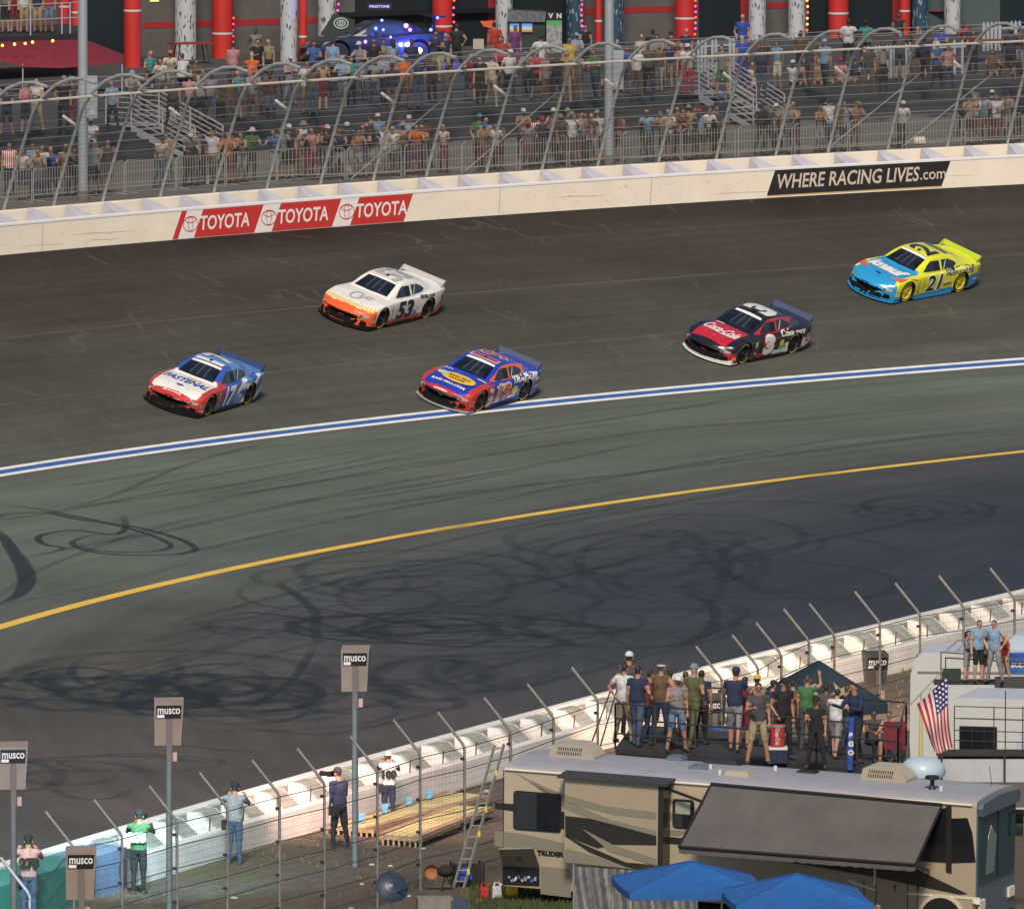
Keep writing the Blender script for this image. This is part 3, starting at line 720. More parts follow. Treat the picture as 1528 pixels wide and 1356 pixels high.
    # hood pins, seams and small contingency stickers behind the front wheel
    for x, y in ((1.95,.35),(1.95,-.35),(1.98,0)): decal(car, xf(ell2d(.02,.02), x, y), 'top', PT['grey'], 'hood_pin', .01)
    surf_side(car, [(.62,.18),(.60,.80),(.588,.80),(.608,.18)], dkint, 'panel_seam', .004)
    rs = random.Random(label); cs = ['white','gold','red','grey','lblue']
    for k in range(5):
        z = .28+.085*k; x = .93 if k % 2 else .88
        surf_side(car, [(x+.05,z),(x-.06,z),(x-.06,z+.05),(x+.05,z+.05)], PT[cs[rs.randrange(5)]], 'sponsor_sticker', .009, cut=.3)
    for k in range(4):
        z = .2+.06*k; surf_side(car, [(2.08,z),(1.92,z),(1.92,z+.04),(2.05,z+.04)], PT[cs[rs.randrange(5)]], 'sponsor_sticker', .009, cut=.3)
    liv['decals'](car)
    return car
def side_text(car, s, x, z, h, m, name, width=None, shear=0, bold=.02, off=.012, rot=0):
    vf = text2d(s, h, shear, bold, .14, width)
    vs, fs = vf
    for fl in (1, -1):
        q2 = xf(([Vector((-q.x*fl, q.y, 0)) for q in vs], fs), x, z, rot)
        decal(car, q2, 'side', m, name, off, flip=fl)
def hood_text(car, s, x, h, m, name, width=None, shear=0, bold=.02, off=.012, y=0, rot=0):
    vs, fs = text2d(s, h, shear, bold, .14, width)
    decal(car, xf(([Vector((-q.y, q.x, 0)) for q in vs], fs), x, y, rot), 'top', m, name, off)
def roof_text(car, s, m, name, h=1.25, width=None, off=.012, bold=.02, x=-.45, shear=0):
    vs, fs = text2d(s, h, shear, bold, .14, width)
    decal(car, ([Vector((x-q.x, -q.y, 0)) for q in vs], fs), 'top', m, name, off)
# ---- liveries (positions of colours as on the cars in the photograph)
hoodz = lambda c, n: n.z > .55 and c.z > .5 and c.x > .8 and abs(c.y) < .80
def fn17(c, n):
    if hoodz(c, n) and c.x < 2.25: return 'white'
    if c.x > 2.0: return 'black' if c.z < .2 else 'red'
    if c.z < .93 and c.x > .62+(.55-c.z)*.9: return 'red'
    if c.x < -.4 and abs(c.y) > .8 and math.sin(c.x*7+c.z*9) > .55: return 'white'
    if c.x < -1.2 and n.z > .6 and abs(c.y) < .5 and c.z > .9: return 'lblue'
    return 'lblue' if (c.x < -.2 and math.sin(c.x*5-c.z*7) > .1) else 'blue'
def dc17(car):
    hood_text(car, 'FASTENAL', 1.42, .46, PT['royal'], 'hood_lettering', 1.52, .3, .01)
    decal(car, xf(ell2d(.055,.13), 1.86, .0), 'top', PT['royal'], 'hood_emblem', .012); surf_top(car, [(1.10,-.12),(1.17,-.12),(1.17,.42),(1.10,.42)], PT['gold'], 'hood_sticker', .012)
    hood_text(car, 'MUSTANG', 2.33, .085, PT['white'], 'nose_lettering', .62, 0, .004)
    side_text(car, '17', .12, .49, .74, PT['white'], 'door_number', .82, .25, .04); roof_text(car, '17', PT['white'], 'roof_number', bold=.05)
    side_text(car, 'FIFTH', -.95, .66, .20, PT['white'], 'quarter_panel_lettering', .62, .25, .012)
    for x, z in ((-.55,.35),(-1.98,.45),(-2.1,.3)): surf_side(car, [(x,z),(x-.2,z),(x-.2,z+.1),(x,z+.1)], PT['white'], 'sponsor_sticker', .009)
    surf_side(car, [(-2.2,.60),(-2.32,.60),(-2.32,.72),(-2.2,.72)], PT['green'], 'sponsor_sticker', .009)
def fn53(c, n):
    if c.x > 1.86 and (c.z < .62 or c.x > 2.22): return 'orange' if c.z > .16 else 'black'
    if c.z < .27 or (c.x < -1.62 and n.z < .5 and c.z < .88-(c.x+2.45)*.9): return 'orange'
    return 'white'
def dc53(car):
    side_text(car, '53', .10, .50, .74, PT['black'], 'door_number', .98, .1, .03); roof_text(car, '53', PT['grey'], 'roof_number', bold=.03)
    side_text(car, 'NFS REALLY.COM', -1.15, .80, .13, PT['black'], 'quarter_panel_lettering', .80, .1, .006)
    decal(car, xf(ring2d(.30,.22,.06), 1.55, -.05), 'top', PT['grey'], 'hood_emblem', .012); decal(car, xf(ring2d(.16,.10,.05), 1.5, .1), 'top', PT['cream'], 'hood_emblem', .013)
    hood_text(car, 'LC', 1.45, .30, PT['grey'], 'hood_lettering', .5, .2, .02, y=.25)
    for k in range(17):                       # row of small flames along the nose
        y = -.86+.1075*k; x0 = nose_bend(2.24, y)-.0
        surf_top(car, [(x0,y),(x0+.02,y+.055),(x0-.16,y+.075),(x0-.20,y+.03)], PT['gold'], 'flame_stripe', .010)
    decal(car, xf(ell2d(.11,.08), -.55, .33), 'side', PT['lblue'], 'sponsor_sticker', .009); decal(car, xf(ell2d(.05,.08), -2.12, .66), 'side', PT['black'], 'sponsor_sticker', .009)
def fn19(c, n):
    if c.x > 2.02 and c.z < .50: return 'black' if abs(c.y) < .6 else 'red'
    if hoodz(c, n) and c.x < 2.3: return 'royal' if abs(c.y) < .76 else 'red'
    if c.x > 1.0: return 'red'
    if c.x > .72 and c.z < .8: return 'white' if math.sin(c.z*22) > .2 else 'red'
    if c.z > .86 and abs(c.y) > .44 and c.x > -1.25 and n.z < .85: return 'orange'
    return 'royal'
def dc19(car):
    decal(car, xf(ell2d(.36,.66, .12), 1.52, .06), 'top', PT['royal'], 'hood_emblem_edge', .010); decal(car, xf(ell2d(.32,.60,.12), 1.52, .06), 'top', PT['gold'], 'hood_emblem', .013)
    hood_text(car, 'BASS PRO', 1.46, .17, mat('brown_print', (.22,.06,.02), .5), 'hood_lettering', .80, .2, .008, .017, y=.06); hood_text(car, 'SHOPS', 1.64, .15, mat('brown_print'), 'hood_lettering', .6, .2, .008, .017, y=.06)
    decal(car, xf(ell2d(.14,.20), 1.50, -.52), 'top', mat('hood_fish_print', (.42,.50,.42), .5, var=.5, scale=9), 'hood_picture', .018)
    hood_text(car, 'BASS PRO.COM', 2.02, .15, PT['white'], 'hood_lettering', 1.2, 0, .006)
    for y in (-.62, .60): surf_top(car, [(.98,y-.16),(1.05,y-.16),(1.05,y+.16),(.98,y+.16)], PT['white'], 'sponsor_sticker', .012)
    hood_text(car, 'CAMRY', 2.42, .07, PT['white'], 'nose_lettering', .5, 0, .003)
    side_text(car, '19', .10, .48, .70, PT['white'], 'door_number_outline', .95, .2, .06, .010); side_text(car, '19', .10, .48, .70, PT['orange'], 'door_number', .86, .2, .02, .016)
    roof_text(car, '19', PT['white'], 'roof_number_outline', bold=.07); roof_text(car, '19', PT['crimson'], 'roof_number', bold=.03, off=.018)
    side_text(car, 'TRACKER', -1.20, .80, .25, PT['white'], 'quarter_panel_lettering', 1.5, .2, .016)
    decal(car, xf(ell2d(.20,.13,.1), -.62, .48), 'side', PT['gold'], 'sponsor_emblem', .012)
    surf_side(car, [(.62,.74),(-.2,.80),(-.28,.72),(.5,.64)], PT['white'], 'side_stripe', .009)
    surf_side(car, [(-.20,.24),(-.72,.26),(-.72,.34),(-.25,.33)], PT['white'], 'sponsor_sticker', .009)
    for z, c in ((.62,'white'),(.50,'crimson'),(.38,'white')): surf_side(car, [(-1.85,z),(-2.2,z+.03),(-2.2,z+.10),(-1.88,z+.07)], PT[c], 'sponsor_sticker', .009)
    decal(car, xf(ell2d(.07,.09), -2.25, .74), 'side', PT['green'], 'sponsor_emblem', .012)
def star(cx, cz, r): return [(cx+(r if i % 2 else r*.42)*math.cos(math.pi*i/5), cz+(r if i % 2 else r*.42)*math.sin(math.pi*i/5)) for i in range(10)]
def fn3(c, n):
    if c.x > 2.0 and c.z < .18: return 'white'
    if hoodz(c, n) and c.x < 2.25 and c.x > 1.0 and abs(c.y) < .66: return 'crimson'
    if c.x > 1.9 and abs(c.y) > .72 and c.z < .40: return 'crimson'
    if c.z > .86 and abs(c.y) > .46 and -1.1 < c.x < .9 and n.z < .8: return 'crimson'
    if abs(n.y) > .4:
        if c.x < -1.68 and c.z < .56: return 'crimson' if c.z > .50-(c.x+2.4)*.05 or c.z < .22 else 'white'
        if c.x < .62 and c.z < .16+max(0, (.62-c.x))*.11+(.12 if c.x < -.5 else 0): return 'white' if c.x < -.15 else 'crimson'
        if c.x < .75 and c.z < .25: return 'crimson'
    return 'black'
def dc3(car):
    hood_text(car, 'Coca-Cola', 1.50, .58, PT['white'], 'hood_lettering', 1.32, .45, .018)
    decal(car, xf(poly2d([(-.05,-.55),(-.02,-.2),(.03,.2),(.0,.55),(.05,.5),(.075,.2),(.03,-.2),(-.01,-.55)], .1), 1.70, 0), 'top', PT['white'], 'hood_ribbon', .012)
    side_text(car, '3', .12, .50, .76, PT['crimson'], 'door_number_outline', .68, 0, .09, .010); side_text(car, '3', .12, .50, .76, PT['white'], 'door_number', .60, 0, .06, .015); roof_text(car, '3', PT['white'], 'roof_number', 1.35, .75, bold=.08)
    side_text(car, 'Coke zero', -1.14, .79, .26, PT['white'], 'quarter_panel_lettering', 1.30, .1, .012)
    decal(car, xf(ell2d(.12,.10), -.58, .50), 'side', PT['gold'], 'sponsor_emblem', .012); surf_side(car, [(-.42,.28),(-.85,.32),(-.85,.42),(-.45,.36)], PT['green'], 'sponsor_sticker', .012)
    decal(car, xf(ell2d(.07,.10), -2.22, .74), 'side', PT['green'], 'sponsor_emblem', .012); decal(car, xf(ell2d(.12,.05), -2.05, .40), 'side', PT['crimson'], 'sponsor_emblem', .012)
    surf_side(car, [(.90,.52),(.80,.52),(.80,.68),(.90,.68)], PT['gold'], 'sponsor_sticker', .011)
    surf_top(car, [(1.0,-.60),(1.06,-.60),(1.06,-.30),(1.0,-.30)], PT['white'], 'sponsor_sticker', .012)
def fn21(c, n):
    if c.x > 1.85 and (c.x > 2.0+abs(.2-c.z)*0): return 'sky'
    if hoodz(c, n): return 'sky'
    if abs(n.y) > .3 and c.z < .25+(-.02 if c.x > 0 else 0): return 'sky'
    if c.x < -1.72 and c.z < .58: return 'sky'
    return 'yellow'
def dc21(car):
    hood_text(car, 'knauf', 1.38, .66, PT['white'], 'hood_lettering', 1.46, .2, .04)
    side_text(car, '21', .08, .52, .72, PT['white'], 'door_number_outline', .90, .15, .05, .009); side_text(car, '21', .08, .52, .72, PT['black'], 'door_number', .82, .15, .015); roof_text(car, '21', PT['black'], 'roof_number', bold=.03)
    side_text(car, 'MENARDS', -1.22, .80, .24, PT['black'], 'quarter_panel_lettering_edge', 1.42, .05, .022, .009); side_text(car, 'MENARDS', -1.22, .80, .24, PT['cream'], 'quarter_panel_lettering', 1.36, .05, .0, .014)
    decal(car, xf(ell2d(.05,.12), 1.92, .0), 'top', PT['royal'], 'hood_emblem', .012)
    for z, c in ((.46,'white'),(.36,'red')): surf_side(car, [(-.40,z),(-.85,z+.02),(-.85,z+.07),(-.42,z+.05)], PT[c], 'sponsor_sticker', .009)
    decal(car, xf(ell2d(.05,.09), -2.25, .74), 'side', PT['green'], 'sponsor_emblem', .012); side_text(car, 'Quick', -2.05, .42, .10, PT['white'], 'sponsor_lettering', .3, .2, .006)
    surf_side(car, [(1.85,.74),(1.42,.83),(1.0,.74),(1.0,.71),(1.42,.79),(1.85,.70)], PT['orange'], 'fender_stripe', .008)
def car_at(px, py, yaw_extra=9.5):
    """ground point of a car centre on the banking below picture column/row"""
    best = None
    lo, hi = 0.0, 1.0
    for _ in range(40):
        t = (lo+hi)/2; ph = phi_at(px, lambda q: B(q, t)); y = proj(B(ph, t))[1]
        if y > py: lo = t
        else: hi = t
    p = B(ph, t, .0); o = outw(ph); f = -tang(ph)
    q = (B(ph, min(1, t+.05))-B(ph, t-.05)).normalized()      # up the banking
    up = f.cross(q); up = up if up.z > 0 else -up
    f = Matrix.Rotation(math.radians(yaw_extra), 3, up) @ f; y = up.cross(f)
    M = Matrix((f, y, up)).transposed()
    return p+up*.005, M.to_quaternion(), ph, t
specs = [
 ('blue, red and white stock car number 17, leading on the low lane', 299, 597, dict(paints=['white','red','black','blue','lblue'], fn=fn17, decals=dc17, nose='ford', spoiler=PT['navy'])),
 ('white stock car with orange nose and black number 53, higher on the banking', 564, 468, dict(paints=['white','orange','black'], fn=fn53, decals=dc53, nose='chevy', spoiler=PT['grey'], splitter=dkint)),
 ('royal blue stock car number 19 with yellow oval on hood, beside the striped line', 709, 591, dict(paints=['royal','red','black','orange','white'], fn=fn19, decals=dc19, nose='toyota', spoiler=mat('spoiler_slate', (.06,.08,.16), .4), splitter=mat('splitter_grey', (.35,.36,.38), .5))),
 ('black stock car number 3 with a red hood and white script', 1110, 520, dict(paints=['black','crimson','white'], fn=fn3, decals=dc3, nose='chevy', spoiler=mat('spoiler_slate'), splitter=PT['white'])),
 ('yellow stock car number 21 with a sky blue hood, last of the five', 1358, 428, dict(paints=['yellow','sky'], fn=fn21, decals=dc21, nose='ford', spoiler=mat('spoiler_lime', (.42,.55,.03), .4), splitter=PT['sky'], rim=rim_y, skirt=PT['sky'])),
]
CARS = []
for lb, px, py, lv in specs:
    p, q, ph, t = car_at(px, py); CARS.append(build_car(lb, p, q, lv))
# ================================================================== people
# slots of every body mesh
SL = ['skin','shirt','sleeve_up','sleeve_low','pants','leg_low','shoe','hair','face']
def limb(m, a, b, ra, rb, n=10, sx=1.0, axis=None):
    a = Vector(a); b = Vector(b); t = (b-a); L = max(t.length, 1e-4); t /= L
    ref = Vector(axis) if axis else (Vector((1,0,0)) if abs(t.x) < .8 else Vector((0,1,0)))
    u = (ref-t*ref.dot(t)).normalized(); w_ = t.cross(u); rows = []
    st = [(-1,0.02),(-.87,.5),(-.5,.87),(0,1)]
    for h, k in st: rows.append((a+t*(ra*h), ra*k))
    for h, k in reversed(st): rows.append((b-t*(rb*h), rb*k))
    m.grid([[c+u*(r*sx*math.cos(2*math.pi*i/n))+w_*(r*math.sin(2*math.pi*i/n)) for i in range(n)] for c, r in rows], 0, True)
def rotx(p, a, o):                 # rotate about x axis through o (lean forward = towards -y)
    y, z = p[1]-o[1], p[2]-o[2]; return (p[0], o[1]+y*math.cos(a)-z*math.sin(a), o[2]+y*math.sin(a)+z*math.cos(a))
def make_pose(name, lean=0, arms=None, legs='stand', long_hair=False, head=(0,0), build=1.0, hd=False, female=False):
    """facing -Y. arms: list of (elbow, wrist) relative to the shoulder for R(-x), L(+x)"""
    PZ = .93 if legs != 'sit' else .50
    pel = (0, 0, PZ); la = -math.radians(-lean)
    R_ = lambda p: rotx(p, la, pel)
    shw = .185*build if not female else .165
    chest = R_((0, 0, PZ+.36)); neck = R_((0, 0, PZ+.56)); sh = [R_((s*shw, .0, PZ+.50)) for s in (-1, 1)]
    hdx = (head[0], neck[1]-.035+head[1]*.5, neck[2]+.135)
    segs = []     # (a,b,ra,rb,slot,sx)
    segs.append((pel, R_((0,0,PZ+.14)), .125*build, .115*build, 'pants_top', 1.3))
    segs.append((R_((0,0,PZ+.07)), R_((0,0,PZ+.24)), (.134 if not female else .122)*build, .126*build, 'shirt', 1.36 if not female else 1.22)); segs.append((R_((0,0,PZ+.22)), R_((0,0,PZ+.40)), .122*build, .134*build, 'shirt', 1.36 if not female else 1.22))
    segs.append((sh[0], sh[1], .068, .068, 'shirt', 1))
    segs.append((R_((0,.005,PZ+.50)), hdx, .058, .058, 'skin', 1))
    segs.append(((hdx[0], hdx[1]+.012, hdx[2]-.01), (hdx[0], hdx[1], hdx[2]+.045), .078, .092, 'head', .86))
    segs.append(((hdx[0], hdx[1]-.085, hdx[2]-.005), (hdx[0], hdx[1]-.10, hdx[2]-.015), .014, .014, 'skin', 1))
    if long_hair: segs.append(((hdx[0], hdx[1]+.06, hdx[2]+.02), (hdx[0], hdx[1]+.085, hdx[2]-.24), .08, .06, 'hair', 1.1))
    hips = [(s*.085*build, 0, PZ-.02) for s in (-1, 1)]
    feet = []
    for i, s in enumerate((-1, 1)):
        if legs == 'sit': kn = (s*.12, -.44, .50); an = (s*.12, -.46, .08)
        elif legs == 'bent': kn = (s*.11, -.10, .50); an = (s*.12, .02 if s > 0 else .12, .08)
        elif legs == 'wide': kn = (s*.15, -.02, .50); an = (s*.22, .03, .08)
        elif legs == 'stride': kn = (s*.10, -.12*s, .50); an = (s*.11, -.20*s+.08, .09)
        else: kn = (s*.10, -.015, .50); an = (s*.115, .03, .08)
        k2 = tuple(Vector(hips[i]).lerp(Vector(kn), .90)); segs.append((hips[i], k2, .098*build, .080, 'pants', 1)); segs.append((kn, an, .062, .047, 'leg_low', 1)); segs.append((tuple(Vector(kn).lerp(Vector(an), .25)), tuple(Vector(kn).lerp(Vector(an), .45)), .060, .056, 'leg_low', 1))
        segs.append(((an[0], an[1]+.02, .045), (an[0]+s*.02, an[1]-.17, .04), .042, .038, 'shoe', 1))
    hands = []
    for i, s in enumerate((-1, 1)):
        e, wv = arms[i]; S = Vector(sh[i]); E_ = S+Vector(e); W_ = E_+Vector(wv)
        d = (W_-E_).normalized(); H_ = W_+d*.085
        segs.append((tuple(S), tuple(E_), .050*build, .041, 'sleeve_up', 1)); segs.append((tuple(S), tuple(S.lerp(E_, .58)), .060*build, .061*build, 'sleeve_up', 1)); segs.append((tuple(E_), tuple(W_), .040, .027, 'sleeve_low', 1)); segs.append((tuple(W_), tuple(H_), .026, .032, 'skin', 1))
        hands.append((W_, H_, d, s))
    m = MB()
    for a, b, ra, rb_, sl, sx in segs: limb(m, a, b, ra, rb_, 12, sx, (1,0,0) if sl in ('shirt','pants_top','head') and sx != 1 else None)
    me = m.mesh('p', [mat('skin_default', (.4,.25,.18))]); ob = bpy.data.objects.new('p', me); col.objects.link(ob)
    md = ob.modifiers.new('r', 'REMESH'); md.mode = 'VOXEL'; md.voxel_size = .0135 if hd else .026; md.adaptivity = 0
    sm_ = ob.modifiers.new('s', 'SMOOTH'); sm_.iterations = 3 if hd else 1; sm_.factor = .5
    dg = bpy.context.evaluated_depsgraph_get(); out = bpy.data.meshes.new_from_object(ob.evaluated_get(dg)); bpy.data.objects.remove(ob)
    out.name = 'person_'+name; out.materials.clear()
    for k in SL: out.materials.append(mat('skin_default'))
    mi = []; hv = Vector(hdx); hc = hv+Vector((0, .0, .02))
    for p in out.polygons:
        c = p.center; best = 1e9; bl = 'shirt'
        for a, b, ra, rb_, sl, sx in segs:
            a = Vector(a); b = Vector(b); ab = b-a; t = max(0, min(1, (c-a).dot(ab)/max(ab.length_squared, 1e-6))); dd = (c-(a+ab*t)).length-(ra+(rb_-ra)*t)*(1+(sx-1)*.55)
            if sl == 'sleeve_up' and t < .12: dd += .02
            if dd < best: best = dd; bl = sl; bt = t
        if bl == 'pants_top': bl = 'pants' if c.z < PZ+.09 else 'shirt'
        if bl == 'sleeve_up' and bt > .72: bl = 'sleeve_low'
        if bl == 'head' or bl == 'skin' and (c-hc).length < .13 and c.z > hv.z-.06:
            q = c-hc; bl = 'hair' if (q.z > .045+(-q.y)*.42-.02 and q.y > -.085) or (q.y > .035 and q.z > -.06) else 'skin'
        if bl == 'pants' and False: pass
        mi.append(SL.index(bl))
    out.polygons.foreach_set('material_index', mi); out.polygons.foreach_set('use_smooth', [True]*len(mi))
    if True:    # loose folds in the clothes
        fold = [0.0]*len(out.vertices)
        for p in out.polygons:
            if SL[p.material_index] in ('shirt','sleeve_up','pants','leg_low','sleeve_low'):
                for vi in p.vertices: fold[vi] = 1.0
        am = .011 if hd else .009; nl = [tuple(vx.normal) for vx in out.vertices]
        for vx in out.vertices:
            if fold[vx.index]:
                c = vx.co; f = noise.noise(Vector((c.x*9, c.y*9, c.z*5+lean)))+.6*noise.noise(Vector((c.x*22, c.y*22, c.z*16)))
                vx.co = c+Vector(nl[vx.index])*am*f
    if hd:      # fingers, eyes, mouth, ears
        f = MB()
        for W_, H_, d, s in hands:
            side = d.cross(Vector((0,0,1)));  side = side.normalized() if side.length > .2 else Vector((1,0,0)); dn = d.cross(side).normalized()
            for k, L in enumerate((.068,.078,.074,.058)):
                r0 = H_-d*.01+side*(.024-.016*k); r1 = r0+d*L*.55+dn*.008*(1); r2 = r1+d*L*.35+dn*.03
                f.tube([r0, r1, r2], .008, 6, SL.index('skin'), rs=[.0095,.0085,.006])
            t0 = W_+d*.035+side*.026; f.tube([t0, t0+side*.025+d*.03, t0+side*.03+d*.06+dn*.01], .008, 6, SL.index('skin'), rs=[.012,.010,.007])
        for s in (-1, 1):
            f.ball(hv+Vector((s*.032, -.082, .028)), .010, 6, 4, SL.index('face')); f.ball(hv+Vector((s*.080, .01, .0)), .026, 6, 5, SL.index('skin'), (.4,.8,1.1))
            f.box(hv+Vector((s*.033, -.087, .045)), (.03,.008,.006), None, SL.index('hair'))
        f.box(hv+Vector((0, -.084, -.045)), (.04,.008,.008), None, SL.index('face'))
        bm = bmesh.new(); bm.from_mesh(out); o = len(bm.verts); vs = [bm.verts.new(q) for q in f.v]
        for fc, k in zip(f.f, f.mi):
            try: g = bm.faces.new([vs[i] for i in fc]); g.material_index = k; g.smooth = True
            except ValueError: pass
        bm.to_mesh(out); bm.free()
    out['head'] = tuple(hv); return out
dn = ((-.05,.03,-.28),(.0,-.06,-.25)); 
def mirror(a): return ((-a[0][0], a[0][1], a[0][2]), (-a[1][0], a[1][1], a[1][2]))
A_down = [dn, mirror(dn)]
fwd = ((-.06,-.16,-.20),(.05,-.24,.0)); A_lean = [fwd, mirror(fwd)]
crs = ((-.06,-.10,-.24),(.20,-.12,.03)); A_cross = [crs, mirror(crs)]
up_ = ((-.12,-.12,.10),(.08,-.10,.22)); A_up = [up_, mirror(dn)]; A_upL = [dn, mirror(up_)]
cam_ = ((-.10,-.16,-.14),(.10,-.16,.16)); A_cam = [cam_, mirror(cam_)]
drink = ((-.06,-.05,-.26),(.10,-.22,.06)); A_drink = [drink, mirror(dn)]
hip_ = ((-.18,.05,-.22),(.12,-.06,-.18)); A_hip = [hip_, mirror(hip_)]
pk_ = ((-.10,.06,-.26),(.08,-.14,-.20)); A_pock = [pk_, mirror(dn)]; tk_ = ((-.10,-.14,-.22),(-.04,-.24,.08)); A_talk = [tk_, mirror(crs)]
def poses(hd):
    kw = dict(hd=hd)
    return {'stand': make_pose('standing', 2, A_down, **kw), 'cross': make_pose('arms_folded', 0, A_cross, 'wide', **kw), 'lean': make_pose('leaning', 24, A_lean, 'bent', **kw),
     'up': make_pose('arm_raised', 4, A_up, **kw), 'cam': make_pose('looking_up', 6, A_cam, **kw), 'drink': make_pose('holding', 4, A_drink, 'wide', **kw), 'hip': make_pose('hands_on_hips', 0, A_hip, 'wide', **kw),
     'sit': make_pose('sitting', 12, A_lean, 'sit', **kw), 'fem': make_pose('long_haired', 4, A_drink, long_hair=True, female=True, build=.86, **kw), 'pocket': make_pose('relaxed', 3, A_pock, 'stride', head=(.01,.0), **kw), 'talk': make_pose('gesturing', 5, A_talk, 'stride', head=(-.015,-.01), **kw), 'femlean': make_pose('long_haired_leaning', 20, A_lean, 'bent', long_hair=True, female=True, build=.86, **kw)}
LO = poses(False)
# headgear as child meshes
def cap_mesh(nm):
    m = MB()
    if nm == 'cap':
        m.lathe([(.093,-.005),(.095,.03),(.082,.07),(.05,.098),(.0001,.108)], n=14)
        m.prism([(-.07,-.06),(.07,-.06),(.055,-.165),(0,-.18),(-.055,-.165)], lambda x, y: Vector((x, y, .0)), lambda x, y: Vector((x, y, .012)))
    elif nm == 'sun_hat': m.lathe([(.175,-.02),(.10,.005),(.092,.05),(.075,.10),(.0001,.108)], n=16)
    else:
        m.lathe([(.094,.0),(.096,.0),(.098,.035),(.094,.035)], n=14); m.prism([(-.08,-.05),(.08,-.05),(.06,-.175),(0,-.19),(-.06,-.175)], lambda x, y: Vector((x, y, .0)), lambda x, y: Vector((x, y, .01)))
    return m.mesh(nm, mat('cap_default', (.5,.5,.5)), True)
HATS = {k: cap_mesh(k) for k in ('cap','sun_hat','visor')}
def cloth(n, c): return mat('cloth_'+n, c, .9, var=.34, scale=7, bump=.55)
CC = {'white':(.62,.62,.64),'cream':(.55,.50,.42),'grey':(.24,.24,.25),'dark grey':(.07,.07,.075),'black':(.018,.018,.02),'navy':(.02,.03,.075),'blue':(.04,.13,.38),'light blue':(.22,.36,.52),'royal blue':(.03,.08,.40),
      'red':(.42,.035,.03),'maroon':(.16,.02,.035),'pink':(.50,.24,.26),'orange':(.62,.13,.03),'green':(.06,.17,.06),'olive':(.10,.11,.05),'teal':(.03,.28,.28),'tan':(.36,.26,.16),'brown':(.13,.08,.05),'purple':(.16,.05,.18),'yellow':(.60,.42,.05),'khaki':(.33,.27,.17),'denim':(.055,.085,.15),'light denim':(.13,.20,.30),'striped':(.40,.16,.17)}
CM = {k: cloth(k.replace(' ', '_'), tuple(x*.85 for x in c)) for k, c in CC.items()}
CF = {k: cloth(k.replace(' ', '_')+'_dimmed', tuple(x*.62+.003 for x in c)) for k, c in CC.items()}  # darker copies for the far side: dim light put into the cloth colour
for m_ in (CM['striped'], CF['striped']):
    t_, b_ = nodes(m_); w_ = N(t_, 'ShaderNodeTexWave'); w_.inputs['Scale'].default_value = 5; w_.inputs['Distortion'].default_value = 1
    tc_ = N(t_, 'ShaderNodeTexCoord'); t_.links.new(tc_.outputs['Object'], w_.inputs['Vector']); t_.links.new(ramp(t_, w_.outputs[0], [(.45, (.45,.03,.04)), (.55, (.62,.60,.60))]), b_.inputs['Base Color'])
SKINS = [mat('skin_fair', (.46,.27,.19), .6, var=.06), mat('skin_tan', (.36,.19,.12), .6, var=.06), mat('skin_brown', (.17,.085,.05), .6, var=.06), mat('skin_dark', (.075,.04,.028), .6)]
SKF = [mat('skin_evening_%d' % i, tuple(x*.62 for x in c), .7) for i, c in enumerate(((.46,.27,.19),(.36,.19,.12),(.17,.085,.05),(.075,.04,.028)))]  # darker skin copies, far-side dimness put into the colour
HAIRS = {'dark': mat('hair_dark', (.02,.014,.010), .6), 'brown': mat('hair_brown', (.07,.04,.022), .6), 'blond': mat('hair_blond', (.34,.23,.10), .6), 'ginger': mat('hair_ginger', (.35,.11,.03), .6), 'grey': mat('hair_grey', (.25,.24,.23), .6)}
facem = mat('face_dark', (.03,.015,.012), .5)
PEOPLE = []
def person(pose, pos, rz, shirt, pants, skin=0, hair='brown', hat=None, hatc='white', sleeve='short', legs='long', h=1.0, shoe='dark grey', row='', extra='', hd=False, label=None, group=None):
    me = (HI if hd else LO)[pose]; o = bpy.data.objects.new('person', me); col.objects.link(o)
    o.location = pos; o.rotation_euler = (0, 0, rz); o.scale = (h, h, h)
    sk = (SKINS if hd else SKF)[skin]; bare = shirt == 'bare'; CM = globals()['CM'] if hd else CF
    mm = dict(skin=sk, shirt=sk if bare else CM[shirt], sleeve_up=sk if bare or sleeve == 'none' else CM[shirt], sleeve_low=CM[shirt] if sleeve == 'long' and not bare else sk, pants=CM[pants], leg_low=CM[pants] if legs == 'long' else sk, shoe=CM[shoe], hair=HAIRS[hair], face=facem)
    for i, k in enumerate(SL): o.material_slots[i].link = 'OBJECT'; o.material_slots[i].material = mm[k]
    o['category'] = 'person'
    if group: o['group'] = group
    if hat:
        hm = bpy.data.objects.new(hat, HATS[hat]); col.objects.link(hm); hm.parent = o; hm.location = Vector(me['head'])+Vector((0, .005, .052)); hm.rotation_euler = (.08, 0, 0)
        hm.material_slots[0].link = 'OBJECT'; hm.material_slots[0].material = CM[hatc]
    PEOPLE.append(dict(o=o, shirt=shirt, pants=pants, hat=hat, hatc=hatc, hair=hair, pose=pose, row=row, legs=legs, extra=extra, label=label, skin=skin, px=proj(Vector(pos)+Vector((0,0,1.2)))))
    return o
POSEW = {'stand':'standing','cross':'standing arms folded','lean':'leaning forward','up':'raising one arm','cam':'hands up at face','drink':'holding something','hip':'hands on hips','sit':'sitting','pocket':'relaxed','talk':'gesturing','fem':'standing','femlean':'leaning forward'}
ORD = ['first','second','third','fourth','fifth','sixth','seventh','eighth','ninth','tenth','eleventh','twelfth','thirteenth','fourteenth','fifteenth','sixteenth']
